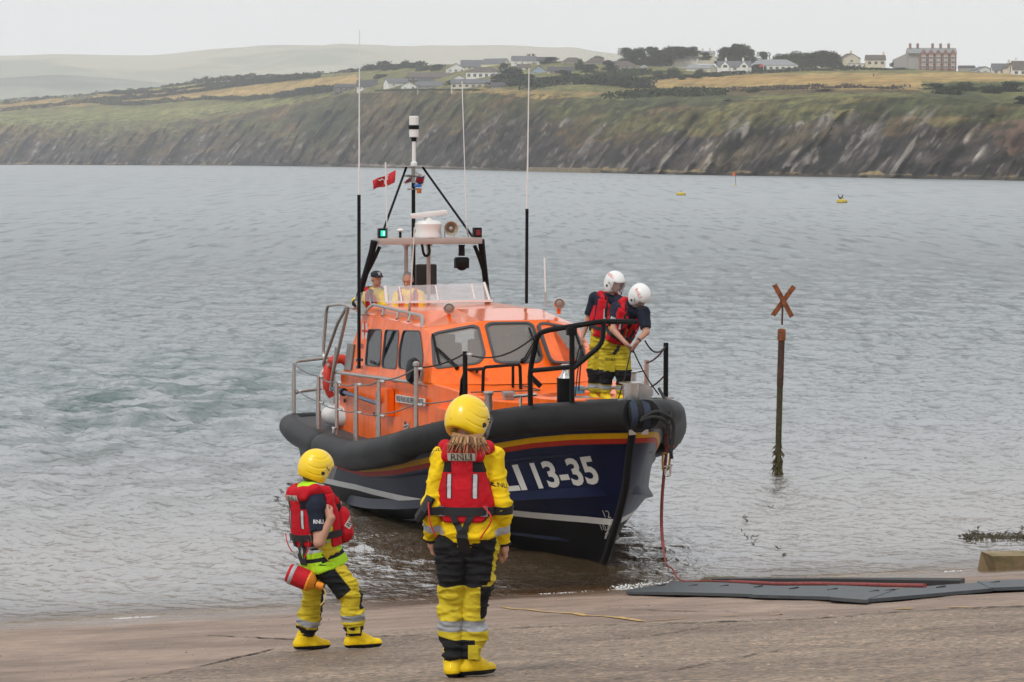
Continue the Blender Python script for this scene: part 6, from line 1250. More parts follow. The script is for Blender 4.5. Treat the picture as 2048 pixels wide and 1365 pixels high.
def hand(w, d, nrm, up, curl=.9, size=1.0, side=1):
    """palm, four unequal bent fingers and a thumb from its side; w wrist, d hand direction, nrm out of the palm, up towards the thumb"""
    w, d, nrm, up = np.asarray(w, float), unit(d), unit(nrm), unit(up); P = []; s = size; kn = w + d * .085 * s
    P.append(('c', w, w + d * .03 * s, .026 * s, .028 * s, {'ax': up, 's': 1.25, 'k': .015})); P.append(('c', w + d * .03 * s, kn - d * .01, .017 * s, .015 * s, {'ax': up, 's': 2.3, 'k': .012}))
    for i, (o, L) in enumerate(((.030, .070), (.010, .078), (-.010, .073), (-.029, .058))):
        a = kn + up * o * s; d1 = unit(d * math.cos(curl * .7) + nrm * math.sin(curl * .7)); b = a + d1 * L * .5 * s; d2 = unit(d * math.cos(curl * 1.9) + nrm * math.sin(curl * 1.9)); c = b + d2 * L * .33 * s; d3 = unit(d * math.cos(curl * 2.7) + nrm * math.sin(curl * 2.7)); e = c + d3 * L * .25 * s
        P += [('c', a - d * .012, b, .0100 * s, .0092 * s, {'k': .005}), ('c', b, c, .0092 * s, .0084 * s, {'k': .004}), ('c', c, e, .0084 * s, .0072 * s, {'k': .004})]
    a = w + d * .025 * s + up * .024 * s; b = a + unit(d * .6 + up * .75 + nrm * .35) * .036 * s; c = b + unit(d * .85 + nrm * .5 - up * .1) * .032 * s; P += [('c', a, b, .014 * s, .011 * s, {'k': .01}), ('c', b, c, .011 * s, .009 * s, {'k': .005})]
    return P
def head(c, f, up, s=1.0, prims_hair=False):
    f, up = unit(f), unit(up); up = unit(up - f * (up @ f)); r = np.cross(f, up); R = np.column_stack([r, f, up])
    T = lambda x, y, z: np.asarray(c) + (r * x + f * y + up * z) * s
    P = [('e', T(0, -.012, .025), (.076 * s, .095 * s, .098 * s), None, {'R': R, 'k': .02}), ('e', T(0, .030, -.055), (.052 * s, .055 * s, .060 * s), None, {'R': R, 'k': .03}), ('e', T(0, .050, -.095), (.026 * s, .026 * s, .02 * s), None, {'R': R, 'k': .02}),
         ('c', T(0, .078, .012), T(0, .104, -.028), .008 * s, .0135 * s, {'k': .012}), ('e', T(.014, .088, -.030), (.009 * s, .01 * s, .008 * s), None, {'R': R, 'k': .008}), ('e', T(-.014, .088, -.030), (.009 * s, .01 * s, .008 * s), None, {'R': R, 'k': .008}),
         ('c', T(-.032, .074, .030), T(.032, .074, .030), .012 * s, .012 * s, {'k': .02}), ('c', T(-.020, .078, -.056), T(.020, .078, -.056), .009 * s, .009 * s, {'k': .012}), ('c', T(-.016, .077, -.069), T(.016, .077, -.069), .008 * s, .008 * s, {'k': .01})]
    for q in (-1, 1):
        P += [('e', T(q * .078, -.012, -.005), (.010 * s, .020 * s, .032 * s), None, {'R': R, 'k': .008}), ('e', T(q * .030, .086, .006), (.016 * s, .012 * s, .012 * s), None, {'R': R, 'k': .01, 'sub': True}), ('e', T(q * .030, .070, .006), (.0125 * s, .012 * s, .0125 * s), None, {'R': R, 'k': .004})]
    eye = lambda V: np.maximum(.0062 - np.linalg.norm((V - T(.030, .080, .006)) * 1, axis=1), .0062 - np.linalg.norm(V - T(-.030, .080, .006), axis=1))
    def lip(V): q = (V - T(0, .08, -.062)) @ R; return np.minimum(.022 - abs(q[:, 0]), .008 - abs(q[:, 2])) * (q[:, 1] > -.03)
    return P, T, R, {'eye': eye, 'lip': lip}
def fixp(P):
    out = []
    for p in P:
        if p[0] == 'e': out.append(('e', p[1], p[2], None, p[4] if len(p) > 4 else {}))
        else: out.append(p)
    return out
def bone(V, a, b): ab = np.asarray(b) - a; t = ((V - a) @ ab) / (ab @ ab); d = np.linalg.norm(V - a - np.clip(t, 0, 1)[:, None] * ab, axis=1); return t, d

def limb(a, b, c, r0, r1, r2, flat=True, k=.02, t=1.0):
    a, b, c = map(np.asarray, (a, b, c)); e = b + (c - b) * t; return [('c', a, b, r0, r1, {'k': k}), ('f', b, e, r1, r1 + (r2 - r1) * t, {'k': k, 'e0': .05})]
def ribbon(path, w, th, mat, name, parent, nrm=None):
    """a strap of real thickness through points with outward normals [(p, n)]"""
    P = np.array([p for p, n in path]); N = np.array([unit(n) for p, n in path]); T = np.gradient(P, axis=0); T /= np.linalg.norm(T, axis=1)[:, None] + 1e-9; S = np.cross(T, N); S /= np.linalg.norm(S, axis=1)[:, None] + 1e-9
    G = np.stack([P - S * w / 2, P - S * w / 2 + N * th, P + S * w / 2 + N * th, P + S * w / 2], 1); mb = MB(); mb.grid(G, closed=True); return mb.build(name, mat, parent, True, 40)
class Torso:
    def __init__(s, pelvis, neck, f):
        s.o = np.asarray(pelvis, float); s.n = np.asarray(neck, float); s.H = np.linalg.norm(s.n - s.o); s.u = unit(s.n - s.o); f = np.asarray(f, float); s.f = unit(f - s.u * (f @ s.u)); s.r = np.cross(s.f, s.u); s.R = np.column_stack([s.r, s.f, s.u])
    def W(s, x, y, z): return s.o + s.r * x + s.f * y + s.u * z
    def L(s, V): return (V - s.o) @ s.R
    def cast(s, bvh, x, z, side, off=.004):
        d = s.f * (-1 if side == 'b' else 1); p = s.W(x, 0, z) + d * .7; h = bvh.ray_cast(Vector(p), Vector(-d), 1.4)
        if h[0] is None: return None
        n = np.array(h[1][:]); n = n if n @ d > 0 else -n; return np.array(h[0][:]) + n * off, n
    def around(s, bvh, ang, z, off=.004, lim=.34):
        d = s.r * math.sin(ang) - s.f * math.cos(ang); p = s.W(0, 0, z) + d * .32; h = bvh.ray_cast(Vector(p), Vector(-d), .5)
        if h[0] is None: return None
        n = np.array(h[1][:]); n = n if n @ d > 0 else -n; return np.array(h[0][:]) + n * off, unit(d * .6 + n * .4)
M_red = cloth('red lifejacket cloth', RD, [('blk', BK, .8), ('rfl', (.55, .55, .58), .35), ('lbl', (.50, .48, .43), .7)]); M_web = M('black webbing', (.013, .013, .015), .7, bump=.4, bscale=200, bdist=.002); M_webg = M('grey stitched webbing', (.05, .05, .055), .7); M_cord = M('red cord', (.60, .01, .02), .6); M_patch = M('pale label patch', (.52, .50, .45), .7); M_prt = M('black print', (.02, .02, .02), .7); M_wprt = M('white print', (.75, .75, .75), .6); M_rprt = M('red print', (.62, .06, .03), .5)
M_refl = M('silver reflective tape', (.42, .43, .45), .4, var=.15, vscale=40); M_buck = M('steel buckle', (.25, .25, .26), .35, .8)
def helmet(c, f, up, parent, col, ridges=True, h=.007, text=None, s=1.0):
    f, up = unit(f), unit(up); up = unit(up - f * (up @ f)); r = np.cross(f, up); R = np.column_stack([r, f, up]); c = np.asarray(c, float); T = lambda x, y, z: c + (r * x + f * y + up * z) * s
    P = [('e', T(0, -.008, .028), (.122 * s, .142 * s, .128 * s), None, {'R': R}), ('e', T(0, -.03, -.03), (.115 * s, .110 * s, .105 * s), None, {'R': R, 'k': .04})]
    for q in (-1, 1): P.append(('e', T(q * .088, .005, -.055), (.030 * s, .060 * s, .062 * s), None, {'R': R, 'k': .03}))
    def post(X, D):
        q = (X - c) @ R / s; x, y, z = q[..., 0], q[..., 1], q[..., 2]
        inner = np.sqrt((x / .100) ** 2 + ((y + .01) / .118) ** 2 + ((z - .0) / .125) ** 2) - 1; inner = inner * .10
        D = np.maximum(D, -inner * s); face = np.minimum(np.minimum(y - .045 - np.clip(-z - .02, 0, .05) * .3, .048 - z), .082 - np.abs(x)); D = np.maximum(D, face * s)   # opening for the face
        bottom = -(z + .098 + y * .10); D = np.maximum(D, bottom * s); return D
    V, Q = sdf_mesh('h', fixp(P), h * s, post); N = vnormals(V, Q)
    if ridges:
        q = (V - c) @ R / s; th = np.arctan2(q[:, 2] - .0, -q[:, 1] * 1.0); rr = np.abs(q[:, 0]); ph = (q[:, 2] - .35 * rr + 1.4 * rr * rr * 4 - .25 * q[:, 1]) * 34
        g = np.exp(-(np.abs(np.sin(ph * 1.6)) / .22) ** 2) * np.clip(rr / .03, 0, 1) * np.clip((.115 - np.abs(q[:, 1])) / .02, 0, 1); g2 = np.exp(-(rr / .007) ** 2) * (q[:, 2] > -.05); V = V - N * (g * .0035 - g2 * .004)[:, None]
    o = obj_from('helmet', big_mesh('helmet', V, Q), M('helmet shell ' + str(col), col, .34, coat=.3, var=.05), parent, True, 50); bv = bvh_w(o)
    # clear visor hinged at the temples
    g = [[T(math.sin(a) * .128, math.cos(a) * .150 + .004, z_ * 1.0) for z_ in np.linspace(.062, -.055, 7)] for a in np.linspace(-1.42, 1.42, 17)]; m = MB(); m.grid(g); vz = m.build('visor', M_visor, o)
    for q in (-1, 1): m = MB(); m.lathe([(.016 * s, 0), (.014 * s, .010 * s)], T(q * .121, .020, -.02), r * q, 12); m.build('hinge', M_web, o); m = MB(); [m.lathe([(.006 * s, 0), (.005 * s, .008 * s)], T(q * .118, y_, z_), r * q, 8) for y_, z_ in ((.045, .03), (.062, .018))]; m.build('rivet', M_web, o)
    for q in (-1, 1): m = MB(); m.tube([T(q * .108, .02, -.07), T(q * .085, .055, -.115), T(q * .02, .07, -.145)], .006 * s, 6); m.build('chin_strap', M_web, o)
    if text:
        for sgn in (-1, 1):
            V2, Fc = textfit(text, .040 * s, .12 * s, .01, .02); rr_ = f * (-sgn) * -1 if False else f * (1 if sgn > 0 else -1); decal('print', V2, Fc, T(sgn * .06, .01, .085), rr_, unit(up * .8 - r * sgn * .6), unit(r * sgn * .8 + up * .6), bv, .0012, M_rprt, o)
    return o, T, R
M_visor = M('clear visor', (.80, .83, .85), .08, alpha=.14, spec=.6)

def person(name_label, origin, J, h, outfit, group=None):
    """J: joint positions relative to origin. outfit picks the clothes."""
    e = empty('person', tuple(origin)); tag(e, name_label, 'person', group); j = {k: np.asarray(v, float) for k, v in J.items() if k not in ('opt',)}; O = J.get('opt', {})
    T = Torso(j['pelvis'], j['neck'], j['f']); H = T.H; bs = O.get('bs', 1.0)
    hp, HT, HR, hm = head(j['head'], j['hf'], j.get('hu', V3(0, 0, 1)), O.get('hs', .96)); P = []
    P += [('c', T.W(0, 0, .02), T.W(0, 0, H * .42), .105 * bs, .095 * bs, {'ax': T.r, 's': 1.4, 'k': .05}), ('c', T.W(0, 0, H * .42), T.W(0, -.005, H * .84), .095 * bs, .100 * bs, {'ax': T.r, 's': 1.3, 'k': .05}), ('c', j['neck'] - T.u * .05, j['head'] - T.u * .02, .056, .052, {'k': .03})]
    for s_ in 'LR':
        P += [('c', T.W(0, 0, H * .88), j['sh' + s_], .055, .056, {'k': .04}), ('c', j['sh' + s_], j['el' + s_], .050 * bs, .042 * bs, {'k': .03}), ('c', j['el' + s_], j['wr' + s_], .043 * bs, .027, {'k': .02}), ('c', j['hip' + s_], j['kn' + s_], .080 * bs, .055 * bs, {'k': .04}), ('c', j['kn' + s_], j['an' + s_], .055 * bs, .038, {'k': .03}), ('c', j['an' + s_], j['an' + s_] + unit(j['toe' + s_] - j['an' + s_]) * .06, .030, .022, {'k': .01})]
        hd = O.get('hand' + s_, {}); d = hd.get('d', j['wr' + s_] - j['el' + s_]); P += hand(j['wr' + s_], d, hd.get('n', -T.f), hd.get('up', T.f), hd.get('curl', .9), hd.get('size', .98))
    P += hp
    sdf_obj('body', fixp(P), h, M_skin, e, hm)
    return e, T, j, HT, HR, P
def boots(e, j, col=Y1, h=.008, shaft=.12):
    M_b = cloth('yellow rubber boot', col, [('sole', BK, .8)], coat=.2) if 'boot' not in _mc else _mc['boot']; _mc['boot'] = M_b; M_b.node_tree.nodes['Principled BSDF'].inputs['Roughness'].default_value = .4
    for s_ in 'LR':
        a, t = j['an' + s_], j['toe' + s_]; g = j['gnd' + s_]; d = unit((t - a) * [1, 1, 0]); nz_ = j['sn' + s_] if ('sn' + s_) in j else V3(0, 0, 1); u = unit(nz_); d = unit(d - u * (d @ u)); w = np.cross(d, u); heel = np.array([a[0], a[1], 0]) * [1, 1, 0] + V3(0, 0, g[2])
        B = lambda x, z, y=0: heel + d * x + u * z + w * y
        P = [('c', B(-.045, .045), B(.08, .045), .042, .046, {'k': .02, 'ax': w, 's': 1.0}), ('c', B(.08, .042), B(.175, .036), .046, .034, {'k': .03, 'ax': w, 's': 1.12}), ('f', B(-.01, .05), np.asarray(a) + unit(j['kn' + s_] - a) * shaft, .052, .060, {'k': .04}), ('c', B(0, .10), B(.09, .055), .05, .04, {'k': .03})]
        def post(X, D, B=B, u=u, heel=heel): z = (X - heel) @ u; return np.maximum(D, -z)
        sdf_obj('boot', P, h, M_b, e, {'sole': lambda V, heel=heel, u=u, d=d: np.maximum(.030 + .008 * np.sin(((V - heel) @ d) * 30) * 0 - (V - heel) @ u, 0 * V[:, 0] - 1)}, post=post)
_mc = {}

def vest(e, T, under, h, full_back=True, blend=1.0, infl=.045, lab=True, front=True, H=None, wk=1.0):
    """red rescue lifejacket: back panel, front lobes, padded collar, belts and labels"""
    H = T.H; P = [('c', T.W(0, 0, H * .26), T.W(0, 0, H * .50), .125 + infl, .12 + infl, {'ax': T.r, 's': 1.30, 'k': .05}), ('c', T.W(0, 0, H * .5), T.W(0, -.005, H * .84), .12 + infl, .115 + infl, {'ax': T.r, 's': 1.32, 'k': .05})]
    def post(X, D):
        q = T.L(X.reshape(-1, 3)).reshape(X.shape); x, y, z = q[..., 0], q[..., 1], q[..., 2] / H
        wb = np.interp(z, [.20, .30, .40, .55, .72, .84, .95], [.13, .19, .215, .185, .150, .135, .10]) * wk; back = np.maximum(np.abs(x) - wb, y - (-.02)); back = np.maximum(back, np.maximum(.215 - z, z - .90) * H)
        wi = np.interp(z, [.15, .3, .6, .8, .95], [.012, .012, .035, .075, .10]); fr_ = np.maximum(np.maximum(wi - np.abs(x), np.abs(x) - .19), .01 - y); fr_ = np.maximum(fr_, np.maximum(.16 - z, z - .90) * H)
        c = np.minimum(back, fr_) if front else back
        hh = np.clip(.5 - .5 * (D - c) / .02, 0, 1); m = D * (1 - hh) + c * hh + .02 * hh * (1 - hh); return np.maximum(D, c) if True else m
    def blk(V):
        q = T.L(V); x, y, z = q[:, 0], q[:, 1], q[:, 2] / H; b = np.where(y < 0, np.maximum(.018 - abs(z - .79 - abs(x) * .0), -1) * .0 - 1, -1.)
        sh = np.minimum(np.minimum(z - .74, .90 - z), (abs(x) - .062)) ; edge = np.minimum(abs(x) - np.interp(z, [.2, .3, .4, .55, .7], [.10, .155, .19, .5, .5]), .46 - z); fr2 = np.where(y > .02, np.minimum(.028 - abs(abs(x) - np.interp(z, [.2, .5, .8], [.07, .085, .10])), z - .25), -1)
        return np.where(y < 0, np.maximum(sh, edge), fr2)
    def rfl(V):
        q = T.L(V); x, y, z = q[:, 0], q[:, 1], q[:, 2] / H; s = np.minimum(.0125 - abs(abs(x) - (.078 + 0 * z)), np.minimum(z - .47, .725 - z) * H); fq = np.minimum(.014 - abs(abs(x) - .135), np.minimum(z - .52, .74 - z) * H); return np.where(y < 0, s, fq)
    v = sdf_obj('lifejacket', P, h, M_red, e, {'blk': blk, 'rfl': rfl}, wr=.003, wf=12, seed=5, post=post, k0=.03)
    C = []
    for q in (-1, 1):
        pts = [T.W(0, -.125, H * .955), T.W(q * .065, -.115, H * .975), T.W(q * .125, -.04, H * .985), T.W(q * .125, .05, H * .93), T.W(q * .10, .13, H * .78), T.W(q * .095, .15, H * .60)]
        for a, b in zip(pts[:-1], pts[1:]): C.append(('c', a, b, .040, .038, {'k': .03}))
    C.append(('c', T.W(-.10, -.13, H * .90), T.W(.10, -.13, H * .90), .030, .030, {'k': .04}))
    co = sdf_obj('collar', C, h, M_red, v, {'blk': lambda V: np.minimum(.014 - abs((lambda q: np.where(q[:, 1] > .03, abs(q[:, 0]) - .128, 1.0))(T.L(V))), .8 - T.L(V)[:, 2] / H * 0 - .0)}, wr=.003, wf=16, seed=9)
    BV = bvh_many([v, co] + under); BU = bvh_many([v] + under)
    pts = [T.around(BV, a, H * .335) for a in np.linspace(-math.pi, math.pi, 49)]; pts = [p for p in pts if p is not None]
    if len(pts) > 10: ribbon(pts, .050, .005, M_web, 'belt', v)
    for x in (-.125, .125):
        p = T.cast(BV, x, H * .335, 'b', .008)
        if p: m = MB(); rr = np.column_stack([T.r, p[1], np.cross(T.r, p[1])]); o_ = [(-.022, -.03), (.022, -.03), (.022, .03), (-.022, .03)]; i_ = [(-.014, -.022), (.014, -.022), (.014, .022), (-.014, .022)]; tr = lambda L_: [p[0] + T.r * a + T.u * b for a, b in L_]; m.ring(tr(o_), tr(i_), p[1], .008); m.build('buckle', M_buck, v)
    for sx in (-1, 1):
        for k in (-1, 1):
            pts = [T.cast(BV, sx * .078 + k * .0165, H * z, 'b', .001) for z in np.linspace(.47, .73, 8)]; pts = [p for p in pts if p]
            if len(pts) > 3: ribbon(pts, .005, .003, M_web, 'piping', v)
    return v, co, BV, BU
# ------------------------------------------------------------------ the two people on the slipway
def on_ramp(px_, py_): return ramp_at(px_, py_)
rs = unit(V3(-SL * .36, SL, 1.0))
def woman():
    g = on_ramp(932, 1356); K = F / g[1]
    def q(px_, py_, y=0.0): return V3((px_ - 932) / K, y, (1356 - py_) / K + y * 0)
    J = dict(pelvis=q(937, 1078), neck=q(936, 886, .02), f=V3(.22, 1, 0), head=q(936, 838, .07), hf=V3(.62, .62, -.48), hu=V3(.1, .25, 1),
      shL=q(884, 908, .01), shR=q(986, 910, .0), elL=q(866, 1000, -.03), elR=q(1001, 1000, -.03), wrL=q(862, 1078, .05), wrR=q(1008, 1086, .05),
      hipL=q(904, 1092), hipR=q(963, 1092), knL=q(901, 1218, .03), knR=q(950, 1218, .03), anL=q(908, 1334, -.02), anR=q(940, 1334, .0), toeL=q(925, 1345, .18), toeR=q(972, 1338, .10))
    for s_ in 'LR': a = J['an' + s_]; J['gnd' + s_] = V3(0, 0, -SL * (a[1]) + .012 + (-.013 if s_ == 'L' else 0)); J['sn' + s_] = rs
    J['opt'] = dict(bs=.95, handL=dict(d=V3(.15, .15, -1), n=V3(1, .3, 0), up=V3(0, 1, .2), curl=1.35, size=1.0), handR=dict(d=V3(.15, .2, -1), n=V3(-1, .3, 0), up=V3(0, 1, .2), curl=1.35, size=1.0))
    e, T, j, HT, HR, bp = person('person in a yellow helmet and red lifejacket standing with back turned, nearest the camera', g, J, .0075, None)
    H = T.H; boots(e, j)
    # trousers
    P = [('c', T.W(-.03, 0, .02), T.W(.03, 0, .03), .120, .118, {'ax': T.r, 's': 1.22, 'k': .05})]
    for s_ in 'LR': kn, an = j['kn' + s_], j['an' + s_]; P += [('c', j['hip' + s_] + [0, 0, .0], kn, .104, .074, {'k': .012}), ('f', kn, an + [0, 0, .045], .074, .064, {'k': .010, 'e0': .06})]
    P.append(('c', j['knR'] + V3(.035, .03, .30), j['knR'] + V3(.055, .04, .14), .055, .055, {'k': .03}))
    P += [('c', j['knL'] + V3(-.005, 0, -.13), j['knL'] + V3(-.003, 0, -.15), .080, .080, {'k': .012}), ('c', j['knR'] + V3(.0, 0, -.13), j['knR'] + V3(.008, 0, -.15), .082, .080, {'k': .012})]
    zb = (1356 - 1168) / K; z1, z0 = (1356 - 1238) / K, (1356 - 1260) / K; zc, zd = (1356 - 1276) / K, (1356 - 1328) / K
    def side(V): return V[:, 0] - np.interp(V[:, 2], [0, .5, .65, .95], [.10, .115, .155, .19])
    def blk(V):
        wv = .006 * np.sin(V[:, 0] * 40); a = np.minimum(V[:, 2] - zb + wv, -side(V)); b = np.minimum(np.minimum(zc + .02 * np.clip((-V[:, 0] - .06) * 8, 0, 1) - V[:, 2], V[:, 2] - zd + .1), np.minimum(.055 - (V[:, 0] - .0), .09 - V[:, 1])); c = np.minimum(V[:, 0] - .085, .10 - abs(V[:, 2] - .455)) ; return np.maximum(np.maximum(a, b), np.minimum(c, .15 - V[:, 0] * 0))
    def rf(V): return .5 * (z1 - z0) - abs(V[:, 2] - (z0 + z1) / 2)
    tr = sdf_obj('trousers', P, .0075, cloth('yellow and black trousers', YD, [('blk', BK, .85), ('rfl', RF, .4)]), e, {'blk': blk, 'rfl': rf}, wr=.013, wf=11, seed=3, stretch=(.5, .5, 1.6))
    m = MB(); c = q(947, 1300, -.07); m.box(c, (.062, .012, .085), ch=.004); m.build('strap_tab', cloth('yellow tab', YD, []), tr)
    # jacket
    P = [('c', T.W(0, 0, H * .10), T.W(0, 0, H * .45), .138, .128, {'ax': T.r, 's': 1.14, 'k': .05}), ('c', T.W(0, 0, H * .45), T.W(0, -.005, H * .84), .122, .112, {'ax': T.r, 's': 1.24, 'k': .05}), ('f', T.W(0, 0, .035), T.W(0, 0, H * .2), .150, .142, {'ax': T.r, 's': 1.20, 'k': .03})]
    for s_ in 'LR': sh, el, wr = j['sh' + s_], j['el' + s_], j['wr' + s_]; P += [('c', T.W((.07 if s_ == 'R' else -.07), 0, H * .9), sh, .066, .064, {'k': .04}), ('c', sh, el, .064, .060, {'k': .02}), ('f', el, wr + unit(wr - el) * .01, .061, .048, {'k': .02, 'e0': .06})]
    def rfl(V):
        o = -1 + 0 * V[:, 0]
        for s_ in 'LR': t, d = bone(V, j['el' + s_], j['wr' + s_]); o = np.maximum(o, np.minimum(.10 - abs(t - .60), .12 - d))
        return o * .3
    def cuff(V):
        o = -1 + 0 * V[:, 0]
        for s_ in 'LR': t, d = bone(V, j['el' + s_], j['wr' + s_]); o = np.maximum(o, np.minimum(t - .95, .10 - d))
        return o * .3
    ja = sdf_obj('jacket', P, .0075, cloth('yellow waterproof jacket', Y1, [('rfl', (.46, .46, .50), .4), ('cuff', BK, .8)]), e, {'rfl': rfl, 'cuff': cuff}, wr=.012, wf=10, seed=11, stretch=(.8, .8, 1.0))
    v, co, BV, BU = vest(e, T, [ja], .0075, infl=.036, wk=.84)
    # crotch strap, cords, labels
    for x0, x1 in ((-.06, -.005), (.06, .005)):
        pts = [T.cast(BV, x0 + (x1 - x0) * t, H * (.32 - .22 * t), 'b') for t in np.linspace(0, 1, 8)]; pts = [p for p in pts if p]; ribbon(pts, .040, .004, M_web, 'crotch_strap', v)
    BT = bvh_many([ja, tr]); pts = [T.cast(BT, 0, H * .10 - .16 * t, 'b') for t in np.linspace(0, 1, 8)]; ribbon([p for p in pts if p], .070, .005, M_web, 'crotch_strap', v)
    for P0, P1, P2 in (((858, 992), (862, 1030), (874, 1062)), ((968, 1000), (984, 1025), (962, 1064))): m = MB(); m.tube(curve_pts([q(*P0, -.17), q(*P1, -.20), q(*P2, -.18)], 6), .0045, 6); m.build('toggle_cord', M_cord, v)
    pts = [q(863, 985, -.08), q(850, 1010, -.09), q(838, 1028, -.05)]; m = MB(); m.tube(pts, [.03, .032, .028], 8, sx=1.6); m.build('strap_end', M_web, v)
    c, n = T.cast(bvh_w(co), 0, H * .905, 'b'); V2, Fc = np.array([[-.083, -.022], [.083, -.022], [.083, .022], [-.083, .022]]), [[0, 1, 2, 3]]; V2, Fc = split_long(V2, [[0, 1, 2], [0, 2, 3]], .02); rr = T.r; decal('label_patch', V2, Fc, c, rr, T.u, -T.f, bvh_w(co), .002, M_patch, co)
    V2, Fc = textfit('RNLI', .036, .125, .01, .02); decal('print', V2, Fc, c, rr, T.u, -T.f, bvh_w(co), .0035, M_prt, co)
    V2, Fc = textfit('RNLI', .026, .085, .008, .02); bj = bvh_w(ja); decal('print', V2, Fc, T.W(.215, -.05, H * .60), unit(V3(.3, .75, -.15)), V3(0, 0, 1), unit(V3(.8, -.6, 0)), bj, .002, M_prt, ja); decal('print', V2, Fc, T.W(-.165, -.05, H * .88), unit(V3(.9, -.3, .3)), V3(0, .2, 1), unit(V3(-.3, -.6, .8)), bj, .002, M_prt, ja)
    helmet(j['head'] + V3(0, 0, .0), J['hf'], J['hu'], e, (.90, .61, .004), True, .0055, None, .98)
    # hair falling from under the helmet over the collar
    m = MB(); rnd = random.Random(4)
    for k in range(120):
        a = rnd.uniform(-1, 1); p0 = q(937 + a * 33, 862 + abs(a) * 4, -.075 - .045 * (1 - a * a) + rnd.uniform(-.012, .012)); ln = (.025 + .12 * rnd.random() ** 1.7) * (1.15 - abs(a + .1) * .5); sp = (1.15 if k % 5 else 2.0)
        p1 = p0 + V3(a * .012 * sp + rnd.uniform(-.006, .006), -.050, -.035); p2 = p0 + V3(a * .022 * sp - .02 * (k % 7 == 0) + rnd.uniform(-.025, .025), -.066 - rnd.uniform(0, .015), -ln); m.tube(curve_pts([p0, p1, p2], 3), [.0034, .0034, .0032, .0028, .0022, .0015, .0004][:7], 4, mi=k % 3)
    m.tube(curve_pts([q(907, 864, -.05), q(936, 868, -.085), q(964, 866, -.05)], 6), .024, 10); m.build('hair', [M('reddish blond hair', (.30, .155, .065), .55, var=.3, vscale=60), M('dark hair strands', (.13, .060, .028), .6), M('light hair strands', (.52, .32, .16), .5)], e)
woman()

